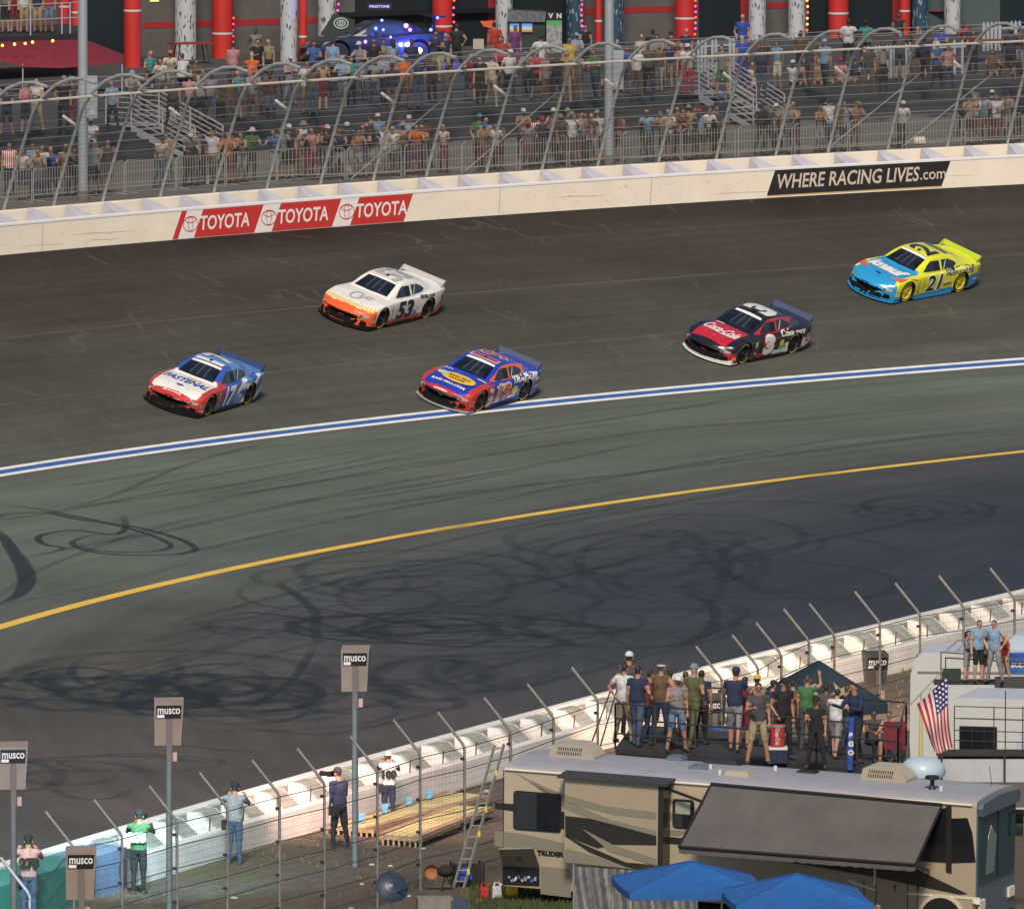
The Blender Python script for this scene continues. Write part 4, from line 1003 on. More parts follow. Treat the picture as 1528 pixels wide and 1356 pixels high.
def label_people():
    def base(p):
        who = 'long-haired woman' if p['pose'].startswith('fem') else 'man'
        top = 'shirtless' if p['shirt'] == 'bare' else 'in %s top' % p['shirt']
        bot = '%s %s' % (p['pants'], 'shorts' if p['legs'] == 'short' else 'trousers')
        hat = (' %s %s' % (p['hatc'], p['hat'].replace('_', ' '))) if p['hat'] else ''
        return '%s %s%s, %s, %s %s' % (who, top, hat, bot, POSEW[p['pose']].split()[0] if p['pose'] != 'cross' else 'arms folded', p['row'])
    groups = {}
    for p in PEOPLE:
        if p['label']: p['o']['label'] = p['label']; continue
        groups.setdefault(base(p), []).append(p)
    for k, L in groups.items():
        L.sort(key=lambda p: p['px'][0])
        for i, p in enumerate(L): p['o']['label'] = k if len(L) == 1 else k+', %s from left' % (ORD[i] if i < len(ORD) else 'last')
# ------------------------------------------------------------------ far side: walkway, terrace, plateau
Z1, Z2 = 5.4, 6.4
E1 = [(-300,276),(0,258),(200,240),(400,226),(680,210),(1000,192),(1330,172),(1528,165),(1900,148)]
E2 = [(-300,210),(0,194),(117,189),(284,180),(510,165),(760,151),(1010,138.5),(1180,128),(1328,119),(1528,110),(1900,92)]
def e1(px): return G(px, lerp_tab(E1, px), Z1)
def e2(px): return G(px, lerp_tab(E2, px), Z2)
PXS = list(range(-300, 1901, 25))
pave = mat('walkway_concrete', (.115,.11,.10), .9, var=.22, scale=.8, bump=.1); plat = mat('plaza_asphalt', (.046,.048,.054), .9, var=.25, scale=.5)
terr = mat('terrace_dark_stone', (.034,.040,.048), .9, var=.35, scale=1.2, bump=.3); edge = mat('terrace_edge_concrete', (.11,.11,.11), .85, var=.2, scale=2)
rowsW = []
for px in PXS:
    ph = phi_at(px, lambda q: W(q, 1.2, HR)); a = W(ph, 1.2, 0); a.z = Z1; b_ = e1(px); rowsW.append([a, a.lerp(b_, .5), b_])
MB().grid(rowsW).build('walkway', pave, kind='structure')
NS = 5; rows = []
for px in PXS:
    a, b_ = e1(px), e2(px); r = []
    for k in range(NS+1):
        f = k/NS; p = a.lerp(b_, f); z0 = Z1+(Z2-Z1)*(k)/NS; z1_ = Z1+(Z2-Z1)*(k+1)/NS
        if k < NS: r += [Vector((p.x, p.y, z0)), Vector((p.x, p.y, z1_))]
    rows.append(r+[Vector((b_.x, b_.y, Z2))])
MB().grid(rows).build('terrace_steps', terr, kind='structure')
MB().grid([[e2(px)+Vector((0,-.02,.012)), e2(px)+Vector((0,.55,.012))] for px in PXS]).build('terrace_edge', edge, kind='structure')
BANG = math.radians(28)
bdir = Vector((math.cos(BANG), math.sin(BANG), 0)); bnor = Vector((math.sin(BANG), -math.cos(BANG), 0)); B0 = G(0, 92, Z2)
MB().grid([[e2(px)+Vector((0,0,.0)), B0+bdir*((px)/1528*38)+Vector((0,30,0))] for px in PXS]).build('plaza', plat, kind='structure')
# crowd barriers
BT = [(0,256.5),(119,247),(202,238.5),(309,231),(395,223),(500,221.7),(639.5,214),(760,208),(898,198),(1010,193),(1036,191.5),(1260,179.5),(1372,173.7),(1528,167),(1800,155)]
galv = mat('crowd_barrier_steel', (.42,.40,.36), .45, .4, var=.15)
def bline(px): return G(px, lerp_tab([(-200, 270)]+BT, px)+49, Z1)
path = []; px = -110.0
while px < 1640:
    path.append(px); a = bline(px); q = px+40
    while (bline(q)-a).length < 2.35: q += 2
    px = q
barg = 'steel crowd control barriers along the walkway'; fans_between = []
def barrier_mesh(L):
    m = MB(); m.tube([(0,0,.02),(0,0,.98),(.1,0,1.08),(L-.1,0,1.08),(L,0,.98),(L,0,.02)], .021, 6); m.beam((0,0,.22),(L,0,.22),.03,.03)
    for s in (.25, L-.25): m.beam((s,-.3,.02),(s,.3,.02),.05,.03)
    fr = m.mesh('frame', galv, True); b = MB(); n = 18
    for i in range(1, n): b.tube([(L*i/n,0,.22),(L*i/n,0,1.07)], .011, 4, cap=False)
    return fr, b.mesh('bars', galv)
BMS = barrier_mesh(2.28)
for i, px in enumerate(path):
    a, b_ = bline(px), bline(path[i+1]) if i+1 < len(path) else bline(px+95); d = b_-a
    t = thing('crowd_barrier', 'steel crowd barrier panel, %s from left along the walkway' % (str(i+1)+'th' if i >= 16 else ORD[i]), 'barrier', tuple(a), math.atan2(d.y, d.x)+rr.uniform(-.03,.03), barg)
    link('frame', BMS[0], t); link('bars', BMS[1], t, kind='stuff')
# white work lamp boxes by the barrier
# stairs
galv2 = mat('stair_galvanised', (.46,.47,.48), .4, .4, var=.1)
def staircase(px, py, label):
    o = G(px, py, Z2); ph = phi_at(px, lambda q: W(q)); f = -outw(ph); s_ = tang(ph)        # f goes down towards the track
    t = thing('metal_staircase', label, 'staircase', tuple(o)); Wd = 1.45; L = 2.75; H_ = Z2-Z1+.05
    P = lambda a, b, z: f*a+s_*b+Vector((0,0,z))
    for k in range(6):
        a = L*(k+.5)/6; m = MB(); z = -H_*(k+.5)/6; m.grid([[P(a-.14,0,z), P(a-.14,Wd,z)],[P(a+.16,0,z), P(a+.16,Wd,z)]]); m.grid([[P(a+.16,0,z), P(a+.16,Wd,z)],[P(a+.16,0,z-.05), P(a+.16,Wd,z-.05)]]); m.build('tread', galv2, t)
    for b in (0, Wd):
        m = MB(); m.prism([(0,-.25),(0,0.03),(L,-H_+.05),(L,-H_-.1)], lambda a, z: P(a,b-.02,z), lambda a, z: P(a,b+.02,z)); m.build('stringer', galv2, t)
        for z in (.25,.42,.59,.76,.93,1.10):
            MB().tube([P(-1.1,b,z), P(0,b,z), P(L,b,z-H_)], .022 if z < 1 else .03, 6).build('rail', galv2, t, True)
        for a in (-1.1, 0, 1.35, L): MB().tube([P(a,b,-H_*max(0,a)/L-.02), P(a,b,-H_*max(0,a)/L+1.1)], .03, 6).build('baluster', galv2, t)
    MB().prism([(-1.1,-.05),(0,-.05),(0,.02),(-1.1,.02)], lambda a, z: P(a,0,z), lambda a, z: P(a,Wd,z)).build('landing', galv2, t)
staircase(196, 188, 'galvanised stair with railings going down to the walkway, by left light pole')
staircase(1043, 140, 'galvanised stair with railings going down to the walkway, right of tall middle pole')
# tall light poles
polem = mat('light_pole_grey', (.30,.33,.37), .5, .2, var=.08)
for px, py, fx, fy0, fy1, lb in ((124, 300, 136, 113, 176, 'tall thick grey light pole with box fixture, left side'), (909, 247, 922, 75, 133, 'tall thick grey light pole with box fixture, centre right')):
    b_ = G(px, py, Z1); t = thing('light_pole', lb, 'light pole', tuple(b_))
    MB().tube([(0,0,0),(0,0,24)], .165, 18, rs=[.165,.12]).build('pole', polem, t, True)
    MB().lathe([(.19,0),(.19,.32),(.17,.34),(.17,0)]).build('base_collar', mat('collar_brown', (.16,.12,.10), .8), t)
    k = (b_-CAM).length/FP; z0, z1_ = (py-fy1)*k, (py-fy0)*k
    m = MB(); m.box((.30,-.12,(z0+z1_)/2),(.34,.26,z1_-z0)); m.build('fixture_box', polem, t); MB().box((.30,-.255,(z0+z1_)/2-.45),(.16,.02,.2)).build('access_panel', mat('panel_pale', (.38,.42,.46), .5), t)
    for z in (z0+.2, z1_-.2): MB().box((.15,-.02,z),(.3,.1,.06)).build('bracket', polem, t)
# ================================================================== spectators behind the outer wall
def face_cam(rng, back=False): return (math.pi if back else 0)+rng.uniform(-.5,.5)
rp = random.Random(21)
FANS = 'spectators at the lower crowd barrier'
# (x, top y of head, pose, shirt, pants, legs, hair, hat, hat colour, sleeve, skin)
low = [
(14,214,'stand','striped','navy','long','brown',None,'', 'none',0),(34,226,'femlean','white','navy','short','ginger',None,'','none',0),(50,214,'stand','light blue','black','long','dark',None,'','short',1),(58,232,'lean','tan','denim','long','brown',None,'','short',0),
(79,228,'lean','royal blue','black','long','ginger',None,'','short',0),(84,203,'sit','black','black','long','dark',None,'','long',3),(108,224,'lean','dark grey','black','long','dark',None,'','short',1),(138,176,'stand','white','grey','short','dark','cap','grey','short',2),
(137,210,'stand','white','black','short','brown',None,'','short',0),(149,222,'femlean','tan','dark grey','short','brown',None,'','none',1),(161,218,'cam','dark grey','dark grey','short','dark',None,'','none',0),
(237,206,'lean','cream','denim','long','dark','cap','black','none',1),(249,198,'drink','tan','denim','long','brown',None,'','none',0),(281,207,'lean','dark grey','black','long','dark','cap','white','short',0),(300,203,'up','navy','black','long','dark',None,'','short',1),
(317,196,'stand','white','olive','long','dark',None,'','short',0),(333,197,'up','navy','black','short','dark',None,'','short',1),(341,208,'lean','orange','maroon','short','brown',None,'','none',0),(352,204,'femlean','tan','grey','short','blond',None,'','none',1),(363,206,'femlean','tan','grey','short','brown',None,'','none',0),
(374,194,'lean','green','black','long','dark','sun_hat','white','short',0),(412,203,'lean','blue','grey','short','dark',None,'','short',0),(431,192,'up','navy','black','short','dark','cap','white','short',0),(449,184,'lean','white','brown','short','brown','sun_hat','khaki','short',0),
(468,196,'lean','pink','maroon','short','dark',None,'','short',0),(497,191,'lean','grey','dark grey','long','brown',None,'','short',0),(509,190,'stand','royal blue','black','long','dark',None,'','short',1),
(506,203,'lean','navy','grey','short','dark',None,'','none',1),(519,183,'stand','light blue','grey','long','dark','cap','dark grey','short',0),(533,200,'lean','bare','grey','short','dark',None,'','none',1),(545,187,'lean','pink','black','short','brown','cap','pink','short',0),
(565,169,'up','light blue','grey','short','dark','cap','white','short',1),(572,190,'stand','white','grey','long','dark',None,'','short',0),(594,178,'lean','royal blue','navy','long','dark','cap','maroon','short',0),(601,185,'lean','bare','navy','long','brown','sun_hat','khaki','none',1),
(611,172,'stand','light blue','dark grey','short','dark','cap','white','short',0),(621,200,'lean','orange','navy','short','dark',None,'','short',0),(637,176,'cross','maroon','black','long','dark',None,'','long',3),(662,194,'femlean','cream','maroon','long','blond',None,'','none',1),
(715,170,'stand','green','black','long','dark','cap','teal','short',0),(719,186,'lean','bare','maroon','short','brown','cap','blue','none',1),(738,192,'lean','white','maroon','short','dark',None,'','none',1),(780,164,'lean','bare','black','long','brown','cap','white','none',1),
(803,176,'lean','striped','dark grey','long','dark',None,'','short',1),(822,180,'drink','brown','black','long','dark',None,'','short',1),(829,163,'lean','brown','dark grey','long','brown','cap','white','none',0),(848,161,'stand','dark grey','black','long','brown','cap','khaki','long',0),
(863,166,'sit','black','black','long','dark',None,'','long',1),(873,170,'stand','purple','black','long','dark',None,'','short',1),(860,184,'lean','light blue','maroon','short','brown',None,'','short',0),(892,164,'drink','white','black','short','brown','cap','khaki','short',0),
(923,166,'cross','pink','black','short','dark',None,'','short',1),(962,163,'lean','black','black','short','dark',None,'','none',1),(991,168,'lean','tan','black','short','brown',None,'','none',1),(1007,170,'femlean','brown','black','short','brown',None,'','none',1),
(1021,170,'fem','brown','black','short','brown',None,'','none',1),(1036,165,'fem','navy','black','long','brown',None,'','none',1),(1055,168,'femlean','white','black','short','brown',None,'','short',1),(1076,139,'stand','navy','dark grey','long','brown','cap','blue','short',1),
(1070,158,'stand','dark grey','black','long','brown',None,'','short',1),(1136,155,'stand','black','dark grey','long','dark',None,'','short',3),(1146,160,'drink','dark grey','black','long','brown',None,'','short',1),(1162,156,'lean','grey','brown','long','dark','cap','white','short',0),
(1180,161,'lean','grey','maroon','short','dark',None,'','none',0),(1231,152,'lean','olive','brown','long','brown','sun_hat','khaki','short',1),(1222,168,'femlean','bare','grey','short','brown',None,'','none',1),(1274,151,'lean','bare','brown','long','brown','visor','yellow','none',1),
(1250,160,'drink','brown','black','short','brown',None,'','none',1),(1346,176,'lean','white','black','long','brown','cap','white','short',0),(1459,143,'femlean','white','brown','short','ginger',None,'','none',0),(1479,133,'stand','black','black','long','dark','cap','white','short',1),
(1452,125,'stand','teal','dark grey','long','brown',None,'','short',1),(1438,128,'stand','dark grey','black','long','dark',None,'','long',3),(1515,133,'lean','black','brown','long','dark',None,'','short',2),(1500,150,'sit','brown','black','long','dark',None,'','short',2),(1526,128,'stand','black','black','long','dark',None,'','long',3)]
HH = {'stand':1.72,'cross':1.72,'lean':1.60,'up':1.72,'cam':1.72,'drink':1.72,'hip':1.72,'sit':1.28,'pocket':1.72,'talk':1.72,'fem':1.72,'femlean':1.62}
gx = [64, 94, 122, 290, 345, 358, 420, 440, 459, 478, 488, 515, 540, 553, 580, 588, 617, 629, 725, 745, 790, 812, 838, 853, 868, 880, 970, 998, 1014, 1028, 1046, 1064, 1170, 1188, 1240, 1262, 1445, 1468, 1490, 1508, 1521]
for x in gx: low.append((x+rp.uniform(-3,3), lerp_tab([(-200, 270)]+BT, x)-rp.uniform(20,36), rp.choice(['lean','lean','femlean','drink','talk','cam']), rp.choice(['black','dark grey','tan','brown','white','pink','navy','grey','light blue']), rp.choice(['black','dark grey','grey','denim','maroon']), rp.choice(['long','short']), rp.choice(['dark','brown','blond']), rp.choice([None,None,None,'cap']), rp.choice(['white','navy','grey','red']), rp.choice(['short','none']), rp.choice([0,1,1,2])))
for (x, y, pose, sh_, pa, lg, ha, hat, hc_, sl, sk_) in low:
    pose = rp.choice(['stand','pocket','talk']) if pose == 'stand' else pose; hgt = rp.uniform(.93, 1.05); ft = y+HH[pose]*45.6*hgt+1
    ft = min(ft, lerp_tab([(-200, 270)]+BT, x)+49-3 if pose != 'stand' or y < 200 else ft)
    p = G(x, ft, Z1); back = y < 178 and rp.random() < .1
    person(pose, p, face_cam(rp, back), sh_, pa, sk_, ha, hat, hc_ or 'white', sl, lg, hgt, row='at lower crowd barrier', group=FANS)
# upper plaza: spectators behind the terrace edge
def ups(lst, row, grp, z=Z2):
    for (x, y, pose, sh_, pa, lg, ha, hat, hc_, sl, sk_) in lst:
        pose = rp.choice(['stand','pocket','talk','cross']) if pose == 'stand' else pose; hgt = rp.uniform(.92, 1.05); p = G(x, y+HH[pose]*44.5*hgt, z)
        person(pose, p, face_cam(rp, rp.random() < .3), sh_, pa, sk_, ha, hat, hc_ or 'white', sl, lg, hgt, row=row, group=grp)
cols_d = ['black','dark grey','navy','grey','brown','maroon','white','blue','light blue','pink','olive','red','cream','purple','tan']
up1 = [(55,120,'cross','white','khaki','long','blond',None,'','none',0),(38,124,'fem','pink','black','short','brown',None,'','none',0),(10,132,'stand','navy','black','short','dark',None,'','short',1),(95,116,'stand','black','black','long','dark','cap','grey','short',1),(107,117,'up','dark grey','maroon','long','dark','cap','white','short',0),
(168,122,'drink','light blue','black','long','brown',None,'','short',0),(192,110,'lean','grey','dark grey','long','dark','cap','light blue','short',0),(218,110,'stand','navy','black','long','dark',None,'','short',1),(258,112,'drink','dark grey','black','long','brown',None,'','short',1),(283,113,'stand','pink','black','long','dark',None,'','short',1),(300,118,'lean','grey','black','long','blond',None,'','short',0),
(355,107,'fem','teal','dark grey','short','blond',None,'','none',0),(378,104,'stand','grey','brown','long','dark',None,'','short',1),(433,84,'cross','grey','grey','long','dark','cap','white','none',0),(458,92,'stand','white','tan','short','dark',None,'','short',1),(482,90,'fem','tan','maroon','short','brown',None,'','none',0),
(512,84,'stand','light blue','grey','short','brown','cap','light blue','short',0),(524,85,'fem','teal','black','long','brown',None,'','none',1),(571,80,'stand','light blue','black','long','dark',None,'','none',0),(603,82,'stand','orange','brown','long','grey','cap','grey','short',0),(624,84,'stand','navy','denim','long','dark',None,'','short',1),(645,84,'lean','dark grey','black','long','dark',None,'','long',2),
(702,81,'stand','maroon','maroon','short','grey','cap','grey','short',0),(717,84,'stand','black','black','long','dark',None,'','short',0),(733,82,'hip','cream','khaki','long','brown',None,'','short',0),(760,74,'stand','white','navy','long','dark','cap','white','short',0),(802,76,'stand','red','black','short','dark',None,'','short',1),(816,80,'stand','grey','brown','long','dark',None,'','short',1),
(846,76,'fem','tan','khaki','short','blond',None,'','none',0),(862,80,'lean','grey','brown','short','dark',None,'','none',1),(888,74,'stand','green','navy','long','dark',None,'','short',1),(936,68,'stand','royal blue','dark grey','short','dark',None,'','short',1),(950,70,'drink','white','brown','long','dark',None,'','short',1),(968,64,'stand','dark grey','black','long','dark',None,'','short',2),(984,66,'stand','brown','grey','long','brown',None,'','short',1),(998,62,'stand','navy','khaki','long','dark',None,'','short',1),
(1018,64,'fem','pink','red','long','blond',None,'','short',0),(1028,68,'lean','white','red','long','brown','cap','white','short',0),(1108,52,'stand','royal blue','royal blue','long','blond',None,'','short',0),(1160,60,'fem','light blue','cream','short','dark',None,'','none',1),(1078,66,'drink','grey','green','short','dark',None,'','short',0),
(1231,58,'stand','light blue','navy','long','dark','cap','light blue','short',1),(1318,62,'fem','grey','black','long','brown',None,'','none',1),(1296,66,'drink','dark grey','brown','long','dark',None,'','short',1),(1398,62,'stand','blue','black','long','dark','cap','white','short',0),(1415,66,'hip','pink','navy','long','brown',None,'','short',1)]
ups(up1, 'on plaza edge', 'spectators standing along the plaza edge')
sit_l = [(1185,92,'sit','white','black','short','dark','cap','white','none',2),(1205,95,'sit','pink','brown','short','brown',None,'','none',0),(1221,90,'sit','tan','brown','short','dark',None,'','none',1),(1238,95,'sit','olive','khaki','short','brown',None,'','short',1),(1255,90,'sit','pink','grey','short','dark','cap','red','short',1),(1277,86,'sit','navy','khaki','short','dark','cap','blue','short',1),(1312,84,'sit','brown','dark grey','short','dark',None,'','short',2),
(1122,97,'sit','white','pink','short','blond',None,'','none',0),(1134,104,'sit','tan','brown','short','brown',None,'','none',1),(1110,108,'sit','maroon','brown','short','dark',None,'','short',1),(1064,108,'sit','grey','black','long','dark','cap','white','short',2),(330,134,'sit','black','black','long','dark',None,'','long',2),(395,134,'sit','dark grey','black','long','dark',None,'','long',2),(905,110,'sit','brown','maroon','short','dark',None,'','none',1),
(1365,88,'sit','brown','brown','long','dark',None,'','short',2),(1400,84,'sit','dark grey','black','long','dark',None,'','short',2),(1480,78,'sit','brown','brown','short','brown',None,'','short',1),(1498,76,'sit','brown','brown','long','dark',None,'','short',2),(1520,78,'sit','grey','brown','short','dark',None,'','none',1),(1503,90,'sit','maroon','brown','long','dark',None,'','short',1)]
for q in sit_l:
    x, y = q[0], q[1]; hgt = rp.uniform(.95,1.03); p = e2(x)+Vector((0,.25,-.46*1+.02)); dy = (proj(p)[1]-(y+1.28*44.5)); p = e2(x)+Vector((0,.30,-.44))
    person('sit', p, rp.uniform(-.4,.4), q[3], q[4], q[10], q[6], q[7], q[8] or 'white', q[9], q[5], hgt, row='on terrace edge', group='spectators sitting on the terrace edge')
up2 = [(224,76,'fem','teal','black','long','blond',None,'','none',0),(254,78,'lean','cream','grey','long','ginger','cap','orange','short',0),(243,90,'lean','cream','brown','long','brown',None,'','short',0),(271,80,'sit','white','black','long','brown',None,'','short',0),(290,88,'sit','brown','black','long','dark',None,'','short',1),
(348,63,'drink','pink','dark grey','long','dark',None,'','none',1),(377,83,'lean','orange','blue','long','blond',None,'','short',0),(383,57,'drink','black','black','long','dark',None,'','short',0),(401,58,'fem','khaki','black','short','blond',None,'','none',0),(382,40,'stand','grey','black','long','dark',None,'','none',2),(468,60,'stand','blue','navy','short','dark',None,'','short',1),(496,58,'stand','light blue','black','long','dark',None,'','short',0),
(538,62,'stand','grey','grey','long','brown','cap','white','short',0),(558,56,'stand','black','black','long','dark',None,'','short',1),(572,58,'hip','grey','black','long','dark',None,'','short',1),(587,58,'fem','light blue','grey','short','dark',None,'','none',0),(614,58,'stand','navy','black','long','dark',None,'','short',2),(650,44,'stand','navy','khaki','long','dark',None,'','short',1),(664,48,'drink','navy','khaki','short','grey',None,'','short',0),(681,33,'hip','black','black','long','dark',None,'','short',0),
(738,31,'stand','red','grey','long','dark',None,'','short',1),(749,54,'stand','red','black','long','dark',None,'','short',1),(768,36,'stand','purple','purple','long','dark',None,'','short',1),(807,50,'hip','white','grey','short','dark',None,'','short',1),(850,54,'stand','yellow','black','long','dark',None,'','short',1),(860,48,'stand','light blue','grey','long','blond','cap','light blue','short',0),(874,34,'fem','black','black','short','dark',None,'','none',0),
(957,50,'stand','cream','brown','long','blond',None,'','short',0),(974,42,'stand','black','black','long','dark',None,'','short',2),(981,50,'stand','grey','black','long','dark',None,'','short',1),(1002,44,'stand','maroon','brown','long','dark',None,'','short',1),(1023,41,'stand','navy','pink','short','grey',None,'','short',0),(1108,19,'stand','royal blue','royal blue','short','blond',None,'','short',0),(1195,44,'stand','brown','black','long','dark',None,'','short',2),
(1266,26,'hip','white','black','long','dark',None,'','short',3),(1292,28,'hip','teal','black','long','dark','cap','black','short',2),(1341,16,'cross','black','dark grey','long','dark',None,'','none',2),(1370,42,'lean','brown','black','long','ginger',None,'','short',1),(1405,38,'stand','royal blue','navy','long','dark','cap','white','short',1),(1442,32,'lean','red','black','long','dark',None,'','short',2),(1452,46,'lean','maroon','black','long','dark',None,'','short',1),(1520,38,'stand','brown','grey','long','dark','cap','blue','short',1),(1213,50,'sit','brown','black','long','dark',None,'','short',2),(1140,52,'sit','brown','black','long','dark',None,'','short',2)]
ups(up2, 'before the columns', 'people strolling on the plaza')
# extra darker figures fill the crowd gaps
ex = []
for x in [318,344,402,470,556,588,664,790,832,922]+[1140,1208,1342,1382,1448,1510]:
    ex.append((x+rp.uniform(-4,4), lerp_tab(E2, x)-58-rp.uniform(0,22), rp.choice(['stand','drink','lean','fem','pocket','talk']), rp.choice(['black','dark grey','brown','navy','grey']), rp.choice(['black','dark grey','brown','denim']), rp.choice(['long','short']), 'dark', None, '', 'short', rp.choice([1,2,2,3])))
ups(ex, 'on plaza', 'spectators standing along the plaza edge')
# balcony group, top left
ZB2 = Z2+1.55
bal = [(8,-36,'fem','grey','black','short','brown',None,'','none',0),(22,-30,'stand','maroon','maroon','short','dark',None,'','short',0),(36,-28,'stand','white','khaki','short','dark',None,'','short',0),(56,-30,'stand','navy','tan','short','dark',None,'','short',1),(73,-28,'stand','red','light denim','short','brown',None,'','short',1)]
for (x, y, pose, sh_, pa, lg, ha, hat, hc_, sl, sk_) in bal:
    person(pose, G(x, 50, ZB2), face_cam(rp), sh_, pa, sk_, ha, hat, 'white', sl, lg, 1.0, row='on the balcony', group='people on the balcony')
# ------------------------------------------------------------------ building with round columns
blockw = mat('block_wall_grey', (.092,.090,.090), .9, var=.15, scale=2); redband = mat('red_band_paint', (.30,.018,.02), .6, var=.1); redcol = mat('red_column_paint', (.46,.025,.02), .5, var=.1, scale=1)
dkopen = mat('dark_opening', (.008,.014,.018), .5); greenw = mat('grey_green_panel', (.07,.10,.10), .6, var=.1)
def PB(px, z=0, out=0):            # point on the building wall plane seen at column px
    # intersect vertical plane through B0 along bdir
    d = FP*FW+Vector((px-CX, 0, 0)); n = bnor; t = (B0-CAM).dot(n)/d.dot(n); q = CAM+d*t; q.z = Z2+z; return q+bnor*out
bldg = thing('track_building', 'long grey block building with a red band behind the plaza', 'building', tuple(PB(700)))
bo = PB(700)
def wallbox(name, p0, p1, z0, z1, out0, out1, m, parent=None, **kw):
    mb = MB(); A = PB(p0)-bo; B_ = PB(p1)-bo
    mb.prism([(0,z0),(1,z0),(1,z1),(0,z1)], lambda u, z: A.lerp(B_, u)+bnor*out0+Vector((0,0,z)), lambda u, z: A.lerp(B_, u)+bnor*out1+Vector((0,0,z)))
    return mb.build(name, m, parent or bldg, **kw)
wallbox('wall', -260, 1800, 0, 7, -.4, 0, blockw)
for a, b_ in ((-260,190),(215,530),(858,1045),(1100,1205),(1350,1400)): wallbox('red_band', a, b_, 1.0, 1.22, .0, .012, redband)
for a, b_, m_, nm in ((530,735,dkopen,'opening'),(760,858,dkopen,'opening'),(1042,1112,dkopen,'serving_window'),(1205,1238,dkopen,'doorway'),(1262,1362,dkopen,'opening'),(1376,1490,greenw,'shutter'),(1490,1560,dkopen,'doorway'),(130,188,dkopen,'opening')): wallbox(nm, a, b_, .0, 4, .0, .02, m_)
wallbox('red_panel', 1330, 1352, .0, 4, .02, .04, redband); wallbox('red_panel', 1104, 1114, .0, 4, .02, .04, redband); wallbox('red_panel', 728, 742, .0, 4, .02, .04, redband); wallbox('shutter_sill', 1384, 1494, 1.35, 1.42, .02, .06, mat('sill_pale', (.2,.22,.18), .7)); wallbox('awning_board', 505, 735, 1.2, 1.36, .02, .3, dkint)
for a, b_ in ((225,238),(350,362),(388,404)): wallbox('lit_window', a, b_, 1.95, 2.6, .0, .03, mat('lit_window_glow', (.6,.6,.2), .5, emit=(.85,.80,.25), es=.55))
# column wraps: slanting dashes
def wrap_mat(name, base, dash):
    m = bpy.data.materials.new(name); m.use_nodes = True; t, b = nodes(m); tc = N(t, 'ShaderNodeTexCoord').outputs['Object']
    nz = nzt(t, mapping(t, tc, (14, 14, 3.2), (0, .75, 0)), 1, 1, .5); k = ramp(t, nz, [(.60, 0.), (.63, 1.)])
    c = mixc(t, k, base, dash); t.links.new(c, b.inputs['Base Color']); b.inputs['Roughness'].default_value = .6; return m
ww = wrap_mat('column_wrap_white', (.40,.42,.45), (.05,.07,.09)); wn = wrap_mat('column_wrap_navy', (.015,.045,.085), (.20,.26,.30))
ledm = [mat('led_pink', (.5,0,.1), .5, emit=(1,.03,.25), es=4), mat('led_red', (.5,0,0), .5, emit=(1,.04,.02), es=4), mat('led_amber', (.5,.2,0), .5, emit=(1,.35,.03), es=4)]
colsP = [(198,26,101,redcol,'red'),(277,32,86,ww,'white patterned'),(332,31,86,redcol,'red'),(431,26,92,ww,'white patterned'),(452,12,92,redcol,'narrow red'),(488,28,66,ww,'white patterned'),(660,30,70,redcol,'red'),(752,26,56,ww,'white patterned'),(858,27,52,wn,'navy patterned'),(893,10,56,redcol,'narrow red'),(918,26,54,wn,'navy patterned'),
 (1022,30,50,redcol,'red'),(1130,26,58,ww,'white patterned'),(1189,26,52,ww,'white patterned'),(1251,30,52,redcol,'red'),(1350,16,46,redcol,'narrow red'),(1373,24,54,wn,'navy patterned'),(1421,25,34,ww,'white patterned'),(97,18,50,redcol,'red'),(114,14,104,redcol,'slim red')]
cnt = {}
for px, wd, py, m_, nm in colsP:
    py = max(py, 98-.0335*px)
    b_ = G(px, py, Z2); k = (b_-CAM).length/FP; r = wd*k/2; cnt[nm] = cnt.get(nm, 0)+1
    nxt = 'near picture %s' % ('left edge' if px < 150 else 'left' if px < 400 else 'middle' if px < 950 else 'right')
    t = thing('column', '%s round column before the grey building, %s of its colour from left' % (nm, ORD[cnt[nm]-1]), 'column', tuple(b_), 0, 'round columns before the building')
    MB().tube([(0,0,0),(0,0,5.5)], r, 24).build('shaft', m_, t, True)
    if m_ == redcol: MB().lathe([(r+.01,.85),(r+.012,.85),(r+.012,.92),(r+.01,.92)] if px > 250 else [(r+.01,1.98),(r+.012,1.98),(r+.012,2.05),(r+.01,2.05)], n=24).build('white_ring', mat('ring_white', (.5,.5,.52), .6), t)
for px, y0, y1, mm_ in ((348,26,62,1),(505,-4,24,0),(677,0,32,0),(868,-2,38,1),(1037,0,50,0),(1204,0,44,2)):
    b_ = G(px, 80, Z2); k = (b_-CAM).length/FP; t = thing('light_string', 'vertical string of small %s lights hanging %s' % (('pink','red','amber')[mm_], {348:'by the left red column',505:'right of the black banner',677:'by the middle red column',868:'above the dark haired woman',1037:'by the right red column',1204:'right of white column'}[px]), 'string lights', tuple(b_))
    n = max(4, int((y1-y0)/6.5)); 
    for i in range(n): MB().ball((rp.uniform(-.02,.02), -.55, (80-y1+(y1-y0)*i/(n-1))*k), .042, 6, 4).build('bulb', ledm[mm_ if (i*7) % 3 else (1 if mm_ != 1 else 0)], t)
    MB().tube([(0,-.55,(80-y1)*k),(0,-.55,(80-y0)*k+1)], .008, 4).build('wire', dkint, t)
